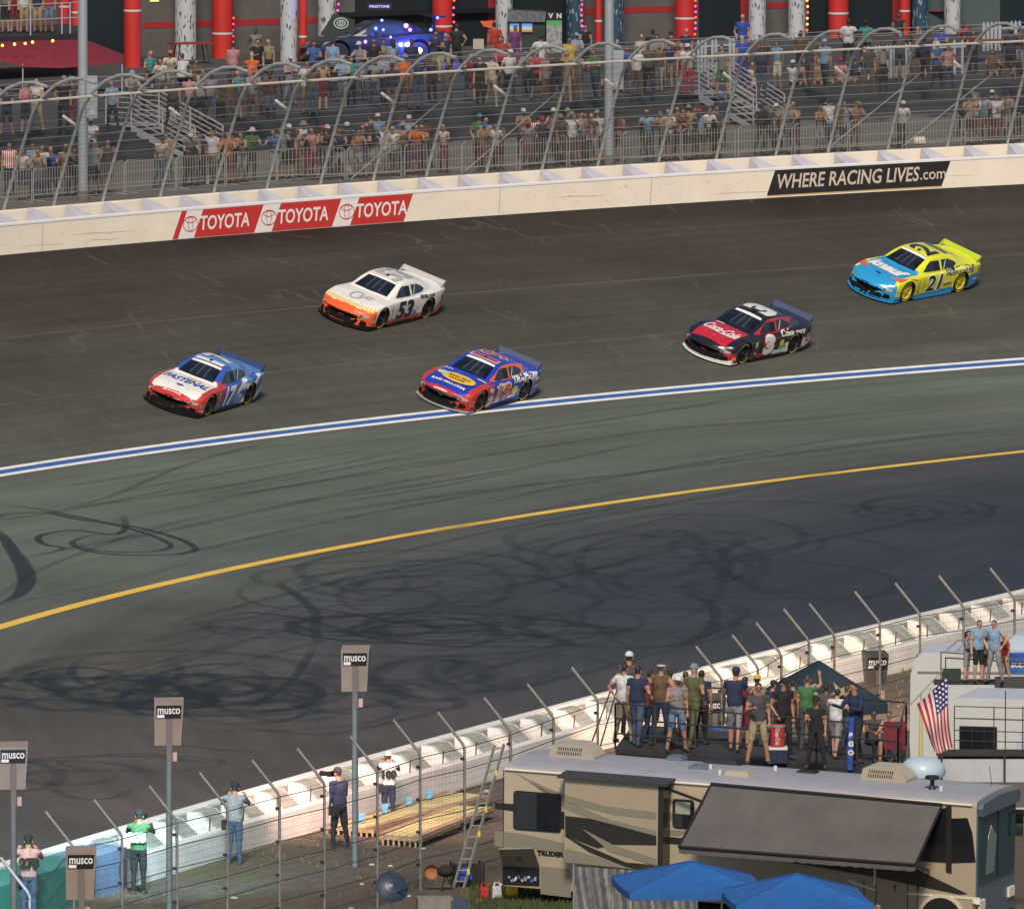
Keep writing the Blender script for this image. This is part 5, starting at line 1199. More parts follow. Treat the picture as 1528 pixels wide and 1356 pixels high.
# balcony with rail and stair, red canopy
balc = thing('balcony', 'dark raised balcony deck with steel railing above the red canopy', 'balcony', tuple(G(50,62,ZB2)))
bo2 = G(50,62,ZB2); L0, L1 = G(-160,64,ZB2)-bo2, G(117,50,ZB2)-bo2
MB().prism([(0,-.45),(1,-.45),(1,0),(0,0)], lambda u, z: L0.lerp(L1,u)+Vector((0,0,z)), lambda u, z: L0.lerp(L1,u)+Vector((0,6,z))).build('deck', mat('deck_dark', (.02,.02,.024), .8), balc)
for z in (.55, 1.08): MB().tube([L0+Vector((0,0,z)), L1+Vector((0,0,z))], .02, 6).build('rail', galv2, balc)
for u in (.1,.3,.5,.74,.91,.955,1.0): MB().tube([L0.lerp(L1,u), L0.lerp(L1,u)+Vector((0,0,1.1))], .025, 6).build('baluster', galv2, balc)
st = thing('outdoor_stair', 'steel stair with sloping handrails from balcony down to the plaza', 'staircase', tuple(G(135,60,Z2)))
so = G(135,60,Z2); k = (so-CAM).length/FP; Q = lambda x, y, d=0: Vector(((x-135)*k, d, (60-y)*k))
for d in (0, 1.1):
    MB().tube([Q(134,29,d), Q(205,100,d)], .03, 6).build('handrail', galv2, st); MB().tube([Q(139,8,d), Q(214,84,d)], .02, 6).build('handrail', galv2, st); MB().tube([Q(133,50,d), Q(180,96,d)], .06, 6).build('stringer', galv2, st)
    MB().tube([Q(139,8,d), Q(139,52,d)], .02, 6).build('baluster', galv2, st)
for i in range(6): MB().box(Q(135+8*i, 52+7.6*i, .55), (.26,1.1,.03)).build('tread', galv2, st)
can = thing('canopy', 'wide dark red fabric canopy under the balcony, top left', 'canopy', tuple(G(60,140,Z2))); co_ = G(60,140,Z2); k = (co_-CAM).length/FP; Q = lambda x, y, d=0: Vector(((x-60)*k, d, (140-y)*k))
top = [(-120,66),(0,67),(60,65),(110,64),(135,67),(185,87)]; bot = [(-120,96),(0,90),(30,100),(90,102),(140,98),(183,93)]
MB().grid([[Q(*a, 1.6), Q((a[0]+b_[0])/2, (a[1]+b_[1])/2-2, .6), Q(*b_, 0)] for a, b_ in zip(top, bot)]).build('fabric', mat('canopy_red', (.14,.009,.02), .75, var=.12, scale=3), can, True)
for x in (34, 182): MB().tube([Q(x, 96, .1), Q(x, 150, .1)], .025, 6).build('leg', galv2, can)
ls = thing('light_string', 'row of small orange lights above the red canopy', 'string lights', tuple(co_))
for x, y in ((4,68),(22,66),(38,65),(49,63),(79,61)): MB().ball(Q(x, y, -.1), .05, 6, 4).build('bulb', mat('led_orange', (.5,.2,0), .5, emit=(1,.35,.05), es=5), ls)
# show car, black banner, arcade stand, banners
k_ = lambda b: (b-CAM).length/FP
sb = G(556, 92, Z2); sh = thing('show_car', 'black custom car with raised spoiler and blue lights on the plaza', 'car', tuple(sb), math.radians(195))
bodym = mat('show_car_black', (.012,.018,.04), .25, coat=.6); me = SHELL.copy(); me.materials.clear(); me.materials.append(bodym); bd = link('body', me, sh); bd.scale = (1.05,1.05,1.15)
decal_c = lambda poly, kind, m, nm: link(nm, MB().add(*project(poly2d(poly, .12), kind, .008)).mesh(nm, m, True), bd)
decal_c(sym([(.90,.0),(.86,.62),(.15,.50),(.13,0)]), 'top', mat('show_glass', (.03,.05,.07), .1), 'windshield'); decal_c([(.58,.875),(-.9,.9),(-.72,1.16),(.1,1.17)], 'side', mat('show_glass'), 'side_window')
MB().box((-2.2,0,1.6),(.5,1.8,.06)).build('spoiler', bodym, sh); [MB().box((-2.1,s*.6,1.3),(.1,.05,.6)).build('spoiler_strut', bodym, sh) for s in (-1,1)]
for x in (1.48,-1.43):
    for s in (-1,1): MB().lathe([(.0001,s*.70),(.30,s*.70),(.37,s*.72),(.37,s*.96),(.25,s*.98),(.0001,s*.93)], (x,0,.36), 'y', 20).build('wheel', tyre, sh, True)
blu = mat('led_blue', (.05,.05,.6), .4, emit=(.05,.08,1), es=9); prp = mat('led_violet', (.4,.1,.6), .4, emit=(.6,.1,1), es=7); blw = mat('led_ice', (.5,.6,.9), .4, emit=(.35,.55,1), es=9)
for x, y, m_, r in ((570,30,blu,.05),(561,42,blu,.06),(572,44,blu,.05),(606,38,prp,.08),(612,44,prp,.06),(653,26,blu,.05),(545,62,prp,.07),(583,55,prp,.04),(643,44,blu,.06),(626,75,blw,.10),(598,66,mat('led_white', (.8,.9,.9), .4, emit=(.8,1,1), es=3),.07)):
    b_ = G(x, 94, Z2); MB().ball((0,0,0), r, 8, 6).build('accent_lamp', m_, None); o = col.objects[-1]; o.location = b_+Vector((0,-.3,(94-y)*k_(b_))); tag(o, None, 'lamp'); o['label'] = 'small glowing %s lamp around the black show car, at %s' % ('blue' if m_ in (blu,blw) else 'violet' if m_ == prp else 'white', {570:'roof front',561:'upper left window',572:'upper right window',606:'body middle',612:'body middle, lower',653:'spoiler tip',545:'front fender',583:'door top',643:'rear quarter',626:'the ground, brightest',598:'the sill'}[x]); o['group'] = 'accent lamps around the show car'
bl = bpy.data.lights.new('blue_lamp', 'POINT'); bl.energy = 420; bl.color = (.1,.12,1); bl.shadow_soft_size = .15; blo = bpy.data.objects.new('blue_lamp', bl); col.objects.link(blo); b_ = G(626, 94, Z2); blo.location = b_+Vector((0,-.8,.6))
bn = thing('banner_tent', 'black sloping tent front with white swirl emblem left of the show car', 'tent', tuple(G(500,92,Z2))); bo3 = G(500,92,Z2); k = k_(bo3); Q = lambda x, y, d=0: Vector(((x-500)*k, d, (92-y)*k))
MB().add([Q(498,20),Q(478,52),Q(524,66),Q(530,30),Q(500,30,1.2)], [(0,1,2,3),(0,4,3)]).build('fabric', mat('tent_black', (.015,.03,.03), .6), bn)
for a, b_ in ((.26,.20),(.16,.12),(.08,.06)): m = MB(); P, F = ring2d(a, b_, .03); m.add([Q(509,35,-.02)+Vector((q.x, 0, q.y)) for q in [Vector(x) for x in P]], F); m.build('emblem', mat('emblem_white', (.5,.55,.55), .6), bn)
vs, fs = text2d('LEGACY', .22, .2, .01); m = MB(); m.add([Q(507,48,-.03)+Vector((q.x*.8, 0, q.y+q.x*.15)) for q in vs], fs)
for x in (480, 528): MB().tube([Q(x, 60), Q(x, 92)], .02, 5).build('leg', galv2, bn)
ar = thing('game_booth', 'dark booth with two lit game screens beside a banner stand', 'booth', tuple(G(783,76,Z2))); ao = G(783,76,Z2); k = k_(ao); Q = lambda x, y, d=0: Vector(((x-783)*k, d, (76-y)*k))
MB().prism([(756,76),(813,76),(813,18),(758,16)], lambda x, y: Q(x,y,0), lambda x, y: Q(x,y,1.2)).build('cabinet', mat('booth_dark', (.02,.035,.03), .5, var=.4), ar)
MB().prism([(757,33),(813,33),(815,18),(758,15)], lambda x, y: Q(x,y,-.12), lambda x, y: Q(x,y,-.01)).build('header', mat('booth_header', (.10,.11,.12), .6, var=.6, scale=8), ar)
def scr():
    m = bpy.data.materials.new('game_screen'); m.use_nodes = True; t, b = nodes(m); tc = N(t, 'ShaderNodeTexCoord').outputs['Generated']; s_ = N(t, 'ShaderNodeSeparateXYZ'); t.links.new(tc, s_.inputs[0])
    c = ramp(t, math_(t, 'ADD', s_.outputs[2], math_(t, 'MULTIPLY', math_(t, 'SUBTRACT', nzt(t, tc, 5), .5), .5)), [(.2, (.5,.3,.12)), (.45, (.6,.55,.4)), (.6, (.15,.45,.7)), (1, (.05,.2,.7))])
    t.links.new(c, b.inputs['Emission Color']); b.inputs['Emission Strength'].default_value = .9; b.inputs['Base Color'].default_value = (0,0,0,1); return m
sm1 = scr()
for x0, x1 in ((761,774),(779,794)):
    MB().prism([(x0-1.5,49),(x1+1.5,49),(x1+1.5,34),(x0-1.5,34)], lambda x, y: Q(x,y,-.06), lambda x, y: Q(x,y,-.005)).build('screen_frame', mat('frame_red_brown', (.12,.03,.03), .5), ar); MB().prism([(x0,47.5),(x1,47.5),(x1,35.5),(x0,35.5)], lambda x, y: Q(x,y,-.075), lambda x, y: Q(x,y,-.062)).build('screen', sm1, ar)
bs = thing('banner_stand', 'upright banner stand, green strip over a grey picture, letters V N on top', 'banner', tuple(G(827,78,Z2))); ao = G(827,78,Z2); k = k_(ao); Q = lambda x, y, d=0: Vector(((x-827)*k, d, (78-y)*k))
for y0, y1, m_, nm in ((78,38,mat('banner_picture', (.22,.23,.22), .7, var=.8, scale=7),'picture'),(38,31,mat('banner_green', (.06,.30,.08), .6),'green_strip'),(31,18,dkint,'header')): MB().prism([(815.5,y0),(838.5,y0),(838.5,y1),(815.5,y1)], lambda x, y: Q(x,y,0), lambda x, y: Q(x,y,.05)).build(nm, m_, bs)
vs, fs = text2d('V  N', .24, 0, .01); MB().add([Q(828,24,-.01)+Vector((q.x, 0, q.y)) for q in vs], fs).build('lettering', mat('emblem_white'), bs)
vs, fs = text2d('PIT EXPERIENCE', .2, 0, .006); 
sg = thing('hanging_sign', 'dark sign with pale lettering hanging above the show car', 'sign', tuple(G(565,92,Z2))); ao = G(565,92,Z2); k = k_(ao); Q = lambda x, y, d=0: Vector(((x-565)*k, d, (92-y)*k))
MB().box(Q(566,10,.05),(36*k,.04,10*k)).build('board', dkint, sg); vs, fs = text2d('FIRESTONE', .12, 0, .004, width=30*k); MB().add([Q(566,10,.02)+Vector((q.x, 0, q.y)) for q in vs], fs).build('lettering', mat('emblem_white'), sg)
tt = thing('tent', 'small orange topped tent behind the man in red', 'tent', tuple(G(730,78,Z2))); ao = G(730,78,Z2); k = k_(ao); Q = lambda x, y, d=0: Vector(((x-730)*k, d, (78-y)*k))
MB().add([Q(716,32),Q(741,31),Q(739,44),Q(722,40)], [(0,1,2,3)]).build('orange_top', mat('tent_orange', (.55,.10,.03), .6), tt); MB().box(Q(714,66,.0),(16*k,.5,14*k)).build('display_board', mat('board_pale', (.35,.33,.28), .7), tt)
# picket fences on the plaza
wpk = mat('picket_white', (.38,.42,.46), .7, var=.1)
def picket(x0, x1, yt, h, gaps, label, zoff=0.0):
    a0, a1 = G(x0, lerp_tab(E2, x0)-zoff, Z2), G(x1, lerp_tab(E2, x1)-zoff, Z2); t = thing('picket_fence', label, 'fence', tuple(a0)); d = a1-a0; n = int(d.length/.17)
    ang = math.atan2(d.y, d.x); t.rotation_euler = (0,0,ang); pm = None
    for i in range(n):
        if rp.random() < gaps: continue
        if pm is None:
            m = MB(); m.prism([(-.055,0),(.055,0),(.055,h-.09),(0,h),(-.055,h-.09)], lambda x, z: Vector((x,-.012,z)), lambda x, z: Vector((x,.012,z))); pm = m.mesh('picket', wpk)
        o = link('picket', pm, t); o.location = (d.length*i/n, 0, 0)
    for z in (.25, h-.25): m = MB(); m.box((d.length/2, .03, z), (d.length, .03, .06)); m.build('rail', wpk, t)
picket(1290, 1352, 0, 1.15, .35, 'white picket fence run beside the seated spectators', 3); picket(1352, 1442, 0, 1.2, .35, 'longer white picket fence run on the terrace edge', 4); picket(1042, 1100, 0, 1.15, .2, 'white picket fence run above the right staircase', 28); picket(1468, 1545, 0, 1.05, .1, 'white picket fence at far right edge of plaza', 36)
# dark low rail behind the terrace edge and patio tables
rl = thing('terrace_railing', 'dark low railing with posts running along the terrace edge', 'railing', tuple(e2(500))); ro = e2(500)
for z in (.45, .95): MB().tube([e2(px)-ro+Vector((0,.6,z)) for px in range(-100, 1000, 50)], .022, 5).build('rail', mat('railing_dark', (.035,.035,.04), .5), rl)
for px in range(-80, 1000, 43): MB().tube([e2(px)-ro+Vector((0,.6,0)), e2(px)-ro+Vector((0,.6,.97))], .022, 5).build('baluster', mat('railing_dark'), rl)
tbm = mat('table_red', (.22,.02,.02), .6)
for i, (px, py, m_, lb) in enumerate(((285,84,tbm,'red picnic table before the white column'),(1400,34,tbm,'red picnic table under the right white column'),(520,140,mat('table_pale', (.3,.28,.24), .7),'pale folding table on plaza, left of orange shirt'),(785,118,mat('table_pale'),'pale folding table near man in white shirt'),(1470,80,mat('table_bronze', (.22,.08,.04), .4),'bronze round top table at right end'),(400,134,mat('table_dark', (.03,.03,.035), .6),'dark table beside seated people, left of centre'),(820,128,mat('table_dark'),'dark table in front of the red shirt man'))):
    b_ = G(px, py+12, Z2); t = thing('table', lb, 'table', tuple(b_), rp.uniform(-.3,.6)); MB().box((0,0,.74),(1.5,.75,.05)).build('table_top', m_, t); [MB().tube([(x,y,0),(x*.8,y*.8,.72)], .025, 5).build('leg', mat('railing_dark'), t) for x in (-.6,.6) for y in (-.3,.3)]
# small lamps boxes lying at the wall side
for i, (px, py, lb) in enumerate(((518,262,'pale floodlight box on the walkway, left'),(1372,216,'pale floodlight box on the walkway, right'))):
    t = thing('floor_lamp', lb, 'lamp', tuple(G(px, py, Z1)), .3); m = MB(); m.box((0,0,.14),(.40,.10,.24), Matrix.Rotation(-.35,3,'X')); m.build('housing', mat('lamp_box_pale', (.70,.66,.55), .6), t); MB().box((0,.08,.03),(.3,.2,.05)).build('base', dkint, t)
# bags, coolers and chairs by the lower crowd
for i, (px, c, lb) in enumerate(((300,'white','white cooler by the walkway crowd, left'),(505,'blue','blue cooler by the walkway crowd'),(800,'navy','navy cooler near striped shirt'),(864,'orange','orange folding chair bag by barrier'),(1340,'dark grey','dark backpack by barrier, right'),(845,'black','black cooler beside the orange bag'))):
    b_ = G(px, lerp_tab(BT, px)+44, Z1); t = thing('cooler' if 'cooler' in lb else 'bag', lb, 'cooler' if 'cooler' in lb else 'bag', tuple(b_), rp.uniform(0,1)); MB().box((0,0,.16),(.45,.28,.30),taper=.92).build('body', CM[c], t); MB().box((0,0,.335),(.44,.28,.05)).build('lid', CM['grey'], t)
# ================================================================== infield barrier, photographers and fence
HI = poses(True)
inw = mat('infield_barrier_white', (.66,.66,.63), .6, var=.12, scale=1.2); incov = mat('barrier_fabric_cover', (.27,.29,.26), .8, var=.25, scale=2.5)
ibar = thing('infield_barrier', 'white low infield barrier of steel, foam blocks and concrete kerb, lit by floodlights', 'barrier', tuple(IB(30, 0, 0))); io = IB(30, 0, 0)
SS = [-60+i*1.5 for i in range(160)]
def istrip(cross, name, m, s0=None, s1=None):
    mb = MB(); mb.grid([[IB(s, o, z)-io for o, z in cross] for s in SS if (s0 is None or s0 <= s <= s1)], 0, True); return mb.build(name, m, ibar)
istrip([(0,0),(0,1.06),(.03,1.1),(.22,1.1),(.25,1.06),(.25,0)], 'steel_wall', inw); istrip([(.98,0),(.98,.66),(1.0,.68),(1.24,.68),(1.26,.66),(1.30,0)], 'concrete_wall', inw)
istrip([(.253,.0),(.253,1.0),(.256,1.0),(.256,.0)], 'gap_shade_strip', mat('barrier_gap_shade', (.30,.32,.30), .8, var=.35, scale=1.5)); istrip([(.26,.30),(.97,.35)], 'gap_shade_sheet', mat('barrier_gap_dark', (.16,.16,.15), .9))  # grey strip and dark sheet added to paint the shade between the blocks
sA, sB = s_at(0, 1.2, .5), s_at(181, 1.2, .9); sM = s_at(118, 1.2, .6)
mb = MB(); k = -12
def iblock(s, w0):
    m = MB(); P = lambda ds, o, z: IB(s+ds, o, z)-io
    pts = [(.24,.05),(.24,1.04),(.50,1.02),(.97,.60),(.97,.05)]
    m.prism(pts, lambda o, z: P(-w0/2+ (o*.10), o, z), lambda o, z: P(w0/2-(o*.10), o, z)); m.build('foam_block', inw, ibar)
    m = MB(); m.prism([(.27,1.045),(.52,1.03),(1.0,.62),(1.0,.50),(.99,.50),(.99,.60),(.51,1.015),(.27,1.03)], lambda o, z: P(-w0/2+.22, o, z), lambda o, z: P(w0/2-.20, o, z)); m.build('fabric_cover', incov, ibar)
s = sB+.8
while s < 95: iblock(s, 1.35); s += 2.25
s_ = sB+1.9
while s_ < 95:
    MB().tube([IB(s_, 1.0, .68)-io, IB(s_, 1.02, 1.0)-io], .02, 5).build('tie_rod', mat('rod_rust', (.12,.07,.05), .8), ibar); s_ += 2.25
teal = mat('panel_teal', (.05,.21,.19), .6, var=.1); pbl = mat('panel_blue', (.13,.18,.27), .6, var=.1)
for a, b_, m_ in ((-30, sM, teal), (sM, sB, pbl)):
    m = MB(); n = 14; m.grid([[IB(a+(b_-a)*i/n, o, z)-io for o, z in ((1.34,0),(1.34,.98),(.55,1.07),(.52,1.05),(1.31,.95),(1.31,0))] for i in range(n+1)], 0, True); m.build('cover_panel', m_, ibar)
# catch fence on the infield side
PT_B = [(11,1282,44,1330),(77,1225,110,1260),(138,1195,182,1242),(225,1179,264,1221),(307,1167,339,1201),(379,1139,417,1182),(449,1121,484,1164),(535,1112,563,1146),(592,1083,627,1121),(659,1067,693,1109),(727,1047,762,1087),(793,1027,826,1066),(858,1003,892,1041),
 (1041,970,1077,1009),(1093,952,1131,992),(1131,937,1166,973),(1174,916,1207,952),(1211,902,1245,944),(1280,888,1313,926),(1340,875,1373,913),(1404,866,1438,902),(1482,852,1514,890)]
HB = 3.2
bases = []
for tx, ty, bx, by in PT_B:
    q = G(bx, by, HB); bases.append(Vector((q.x, q.y, 0)))
pm_ = mat('fence_post_grey', (.19,.18,.165), .6, .3, var=.2); armm = mat('fence_arm_pale', (.40,.40,.36), .55, .3, var=.15); cbl = mat('fence_wire_dark', (.06,.06,.06), .6)
f2 = thing('infield_fence', 'infield catch fence of posts with arms bent towards the track, behind the photographers', 'fence', tuple(bases[8])); fo = bases[8]
ext = [bases[0]-(bases[1]-bases[0])*k for k in (3,2,1)]+bases+[bases[-1]+(bases[-1]-bases[-2])*k for k in (1,2,3)]
nrm = -IBn(30)
for b_ in ext:
    b0 = b_-fo; MB().tube([b0, b0+Vector((0,0,HB-.1)), b0+Vector((0,0,HB))+nrm*.05, b0+Vector((0,0,HB+.70))+nrm*.66], .036, 8).build('post', pm_, f2, True)
    for z in (.6,1.35,2.1,2.85): MB().box(b0+Vector((-.05,-.04,z)), (.09,.07,.06)).build('cable_clamp', dkint, f2)
for z in (.3,.75,1.2,1.65,2.1,2.6,3.1): MB().tube([b_-fo+Vector((0,0,z-.04*(i % 2))) for i, b_ in enumerate(ext)], .013, 4).build('cable', cbl, f2)
wm = MB()
for a, b_ in zip(ext, ext[1:]):
    L = (b_-a).length; n = int(L/.16); d = (b_-a).normalized()*.003
    for i in range(n):
        p = a.lerp(b_, i/n)-fo; wm.add([p-d+Vector((0,0,.05)), p+d+Vector((0,0,.05)), p+d+Vector((0,0,HB)), p-d+Vector((0,0,HB))], [(0,1,2,3)])
    for k in range(20):
        z = .1+.16*k; p, q = a-fo+Vector((0,0,z)), b_-fo+Vector((0,0,z)); wm.add([p, q, q+Vector((0,0,.006)), p+Vector((0,0,.006))], [(0,1,2,3)])
wm.build('wire_mesh', mat('wire_mesh_grey', (.10,.10,.095), .7), f2, kind='stuff')
# floodlights on posts
housing = mat('floodlight_housing', (.29,.235,.20), .5, .2, var=.1); hside = mat('floodlight_side', (.14,.12,.12), .6); lampf = mat('floodlight_glass', (.8,.8,.75), .2, emit=(1,.9,.75), es=6)
FG = 'floodlights on posts along the infield fence'
def flood(px, ytop, base_y, wpx, hpx, label, colr, pw, tilt=.0, tone=None, aim=None):
    b_ = G(px, base_y, 0); k = (b_-CAM).length/FP; H_ = (base_y-ytop)*k; t = thing('floodlight', label, 'floodlight', tuple(b_), tilt, FG)
    Wd, Ht = wpx*k, hpx*k; m = MB(); x0 = Wd/2
    m.add([(-x0,-.12,H_),(x0,-.12,H_),(x0*.84,-.05,H_-Ht),(-x0*.96,-.05,H_-Ht),(-x0*.9,.34,H_+.08),(x0*1.12,.34,H_+.08),(x0*1.0,.25,H_-Ht+.1),(-x0*.8,.25,H_-Ht+.1)], [(0,1,2,3)], 0)
    m.f += [(7,6,5,4),(0,4,5,1),(1,5,6,2),(2,6,7,3),(3,7,4,0)]; m.mi += [1,0,1,1,1]
    m.build('housing', [tone or housing, hside], t)
    MB().add([(-x0*.78,.347,H_-.0),(x0*.98,.347,H_-.0),(x0*.9,.262,H_-Ht+.15),(-x0*.7,.262,H_-Ht+.15)], [(0,1,2,3)]).build('lamp_glass', lampf, t)
    MB().add([(-x0*.86,-.128,H_-.06),(x0*.86,-.128,H_-.06),(x0*.82,-.103,H_-.36),(-x0*.86,-.103,H_-.36)], [(0,1,2,3)]).build('name_panel', dkint, t)
    vs, fs = text2d('musco', .26, .0, .004, width=Wd*.76); q = lambda v, o: Vector((v.x, -.118-o-(.2-v.y)*.0+(0), 0))
    MB().add([(v.x, -.125+(.0-(v.y-.07))*.085-.010, H_-.19+v.y) for v in vs], fs).build('name_lettering', mat('lettering_white', (.75,.75,.75), .6), t)
    MB().add([(-x0*.80,-.118,H_-.27),(-x0*.30,-.118,H_-.27),(-x0*.30,-.110,H_-.34),(-x0*.80,-.110,H_-.34)], [(0,1,2,3)]).build('name_tag', mat('lettering_white'), t)
    MB().tube([(0,-.16,0),(0,-.16,H_-Ht-.35)], .075, 12).build('post', mat('flood_post_grey', (.16,.175,.19), .5, .2, var=.15), t, True); MB().box((0,-.15,H_-.42-Ht*.5),(.12,.07,Ht+.1)).build('bracket', hside, t); MB().box((.13,-.16,H_-Ht-.25),(.10,.03,.2),Matrix.Rotation(.5,3,'Z')).build('warning_tag', mat('tag_pink', (.6,.4,.36), .6), t)
    L = bpy.data.lights.new('flood_lamp', 'SPOT'); L.energy = pw; L.color = colr; L.spot_size = math.radians(78); L.spot_blend = 1.0; L.shadow_soft_size = .25
    lo = bpy.data.objects.new('flood_lamp', L); col.objects.link(lo); p = b_+Vector((0,.45,H_-Ht*.35)); lo.location = p
    q = IB(s_at(aim if aim else px+10, 1, .5), 0, .3); lo.rotation_euler = (q-p).to_track_quat('-Z', 'Y').to_euler()
SPW = 6500
flood(20, 1112, 1437, 44, 64, 'floodlight on grey post at far left edge, musco lettering on its back', (.45,1,.85), SPW*.4, .1)
flood(252, 1046, 1371, 44, 64, 'tall floodlight on grey post above the green bib photographer', (.50,.85,1), SPW*.7, .1)
flood(530, 968, 1293, 42, 62, 'tallest floodlight post, standing between two photographers', (1,.55,.42), SPW*1.0, .0, aim=600)
flood(121, 1268, 1592, 46, 72, 'lowest floodlight head in front of blue barrier panel, bottom left', (.4,.6,1), SPW*.4, .1, aim=160)
darkh = mat('floodlight_dark_housing', (.07,.065,.06), .6)
flood(1064, 1040, 1165, 38, 50, 'dark floodlight low behind the people on the platform', (1,.60,.42), SPW*.8, .25, darkh)
flood(1307, 976, 1110, 36, 44, 'dark tilted floodlight behind the navy tent', (1,.62,.40), SPW*1.2, .3, darkh, aim=1330)
# ------------------------------------------------------------------ photographers
BK = math.pi
def press(px, ytop, ybot, pose, shirt, pants, num, label, sleevec=None, rz=0, hat='cap', hatc='black', numc='black', vest=None, z=0.0, backpack=False, h=None):
    p = G(px, ybot, z); k = (p-CAM).length/FP; hh = h or (ybot-ytop)*k/1.74
    o = person(pose, p, BK+rz, shirt, pants, 1, 'dark', hat, hatc, 'long' if sleevec else 'short', 'long', hh, hd=True, label=label)
    if sleevec: o.material_slots[SL.index('sleeve_up')].material = CM[sleevec]; o.material_slots[SL.index('sleeve_low')].material = CM[sleevec]
    if num:
        vs, fs = text2d(num, .26, 0, .022); c = link('bib_number', MB().add([(-q.x, .195-abs(q.x)*.12, 1.22+q.y) for q in vs], fs).mesh('bib_number', CM[numc]), o)
    cm = MB(); hd_ = Vector(LO[pose]['head']); cm.box((0,-.30,hd_.z-.02),(.15,.10,.11)); cm.tube([(0,-.34,hd_.z-.02),(0,-.62,hd_.z-.03)], .05, 10, rs=[.045,.06]); cm.build('camera', dkint, o)
    cm = MB(); cm.box((.20,.06,.86),(.13,.2,.2)); cm.build('camera_bag', CM['black'], o)
    return o
press(43, 1247, 1377, 'cam', 'pink', 'denim', '278', 'photographer in pink bib 278 with red sleeves at teal barrier panel', 'red', .1, numc='black')
press(207, 1210, 1334, 'cam', 'green', 'black', '203', 'photographer in dark hood and green bib 203 at barrier', 'black', -.2, numc='white')
press(350, 1168, 1290, 'cam', 'grey', 'denim', '', 'photographer in pale vest, dark sleeves and blue jeans leaning at barrier', 'dark grey', -.1)
press(507, 1146, 1268, 'drink', 'navy', 'black', '', 'photographer in navy jacket left of tallest floodlight post, turned left', 'navy', .7)
o = press(580, 1117, 1226, 'cam', 'white', 'navy', '100', 'photographer in white bib 100 and navy trousers by yellow pallets', 'black', .1, hatc='white', h=.95)
# ------------------------------------------------------------------ yellow pallet staging
ypl = mat('staging_yellow', (.42,.38,.18), .8, var=.3, scale=2); wood = mat('staging_wood', (.26,.19,.12), .85, var=.3, scale=3)
def staging(cs, z, label, n, grp='yellow staging decks on the dirt'):
    A, B_, C_, D = [G(x, y, z) for x, y in cs]; t = thing('staging_deck', label, 'staging', (A.x, A.y, 0), 0, grp); o = Vector((A.x, A.y, 0))
    for i in range(n):
        u0, u1 = i/n+.006, (i+1)/n-.006; a, b_, c, d = A.lerp(B_,u0), A.lerp(B_,u1), D.lerp(C_,u1), D.lerp(C_,u0); up = Vector((0,0,.03)); m = MB()
        m.add([q-o for q in (a,b_,c,d)]+[q-o-up for q in (a,b_,c,d)], [(0,1,2,3),(7,6,5,4),(0,4,5,1),(1,5,6,2),(2,6,7,3),(3,7,4,0)]); m.build('board', ypl if (i % 5) else wood, t)
    for (a, b_) in ((A,B_),(D,C_),(A,D),(B_,C_)):
        m = MB(); m.beam(a-o-Vector((0,0,.09)), b_-o-Vector((0,0,.09)), .06, .10); m.build('beam', wood, t)
    for i in range(9):
        p = A.lerp(B_, i/8)-o; MB().box((p.x, p.y, z/2-.03), (.05,.06,z-.08)).build('leg', wood, t)
staging([(563,1242),(628,1247),(735,1204),(672,1200)], .30, 'nearer yellow board staging deck with dark slots in its front', 6)
staging([(488,1228),(556,1234),(733,1186),(664,1180)], .26, 'farther yellow board staging deck beside the barrier', 6)
for i, (x, y) in enumerate(((541,1226),(576,1212),(612,1202),(642,1192))):
    t = thing('bracket', 'small light blue bracket on the farther yellow staging, %s from left' % ORD[i], 'bracket', tuple(G(x, y, .28)), .3, 'light blue brackets on the staging'); MB().prism([(-.10,0),(.02,0),(.06,.22),(-.10,.22)], lambda x, z: Vector((x,-.03,z)), lambda x, z: Vector((x,.03,z))).build('plate', mat('bracket_blue', (.10,.28,.45), .5), t)
# ------------------------------------------------------------------ motorhome
R_0 = G(751,1141,3.15); yaw = math.radians(-22)
d2 = FP*FW+Vector((1450-CX,0,0))+(CY-1195)*UPV       # ray through the right roof corner meets the vertical plane with this yaw
nv = Vector((-math.sin(yaw), math.cos(yaw), 0)); tt_ = (R_0-CAM).dot(nv)/d2.dot(nv); R_1 = CAM+d2*tt_
XV = (R_1-R_0).normalized(); YV = Vector((math.sin(-yaw), math.cos(yaw), .055)).normalized(); YV = (YV-XV*YV.dot(XV)).normalized(); ZV = XV.cross(YV).normalized()
RL = (R_1-R_0).length+.12; RW_, RH = 2.5, 2.80
rv = bpy.data.objects.new('motorhome', None); col.objects.link(rv); tag(rv, 'tan motorhome with dark swoosh graphics and large grey awning, bottom right', 'motorhome')
base = R_0-ZV*3.15; rv.matrix_world = Matrix((( XV.x,YV.x,ZV.x,base.x),(XV.y,YV.y,ZV.y,base.y),(XV.z,YV.z,ZV.z,base.z),(0,0,0,1)))
def ray(px, py): return FP*FW+Vector((px-CX,0,0))+(CY-py)*UPV
def RVp(px, py, axis=1, val=0.0):
    """local motorhome coordinates where the pixel ray meets the local plane axis=val"""
    ax = (XV, YV, ZV)[axis]; org = base+ax*val; d = ray(px, py); q = CAM+d*((org-CAM).dot(ax)/d.dot(ax))-base; return Vector((q.dot(XV), q.dot(YV), q.dot(ZV)))
def z3(x, y): return (720+x/3.26, 940+y/3.26)
def z8(x, y): return (1300+x/5.3, 1100+y/5.3)
tanp = mat('motorhome_tan', (.34,.285,.20), .4, var=.03, coat=.3); taup = mat('motorhome_taupe', (.21,.19,.145), .4, coat=.3); dbr = mat('motorhome_dark', (.020,.019,.017), .4, coat=.3); rfm = mat('motorhome_roof', (.27,.28,.32), .6, var=.08, scale=1.5)
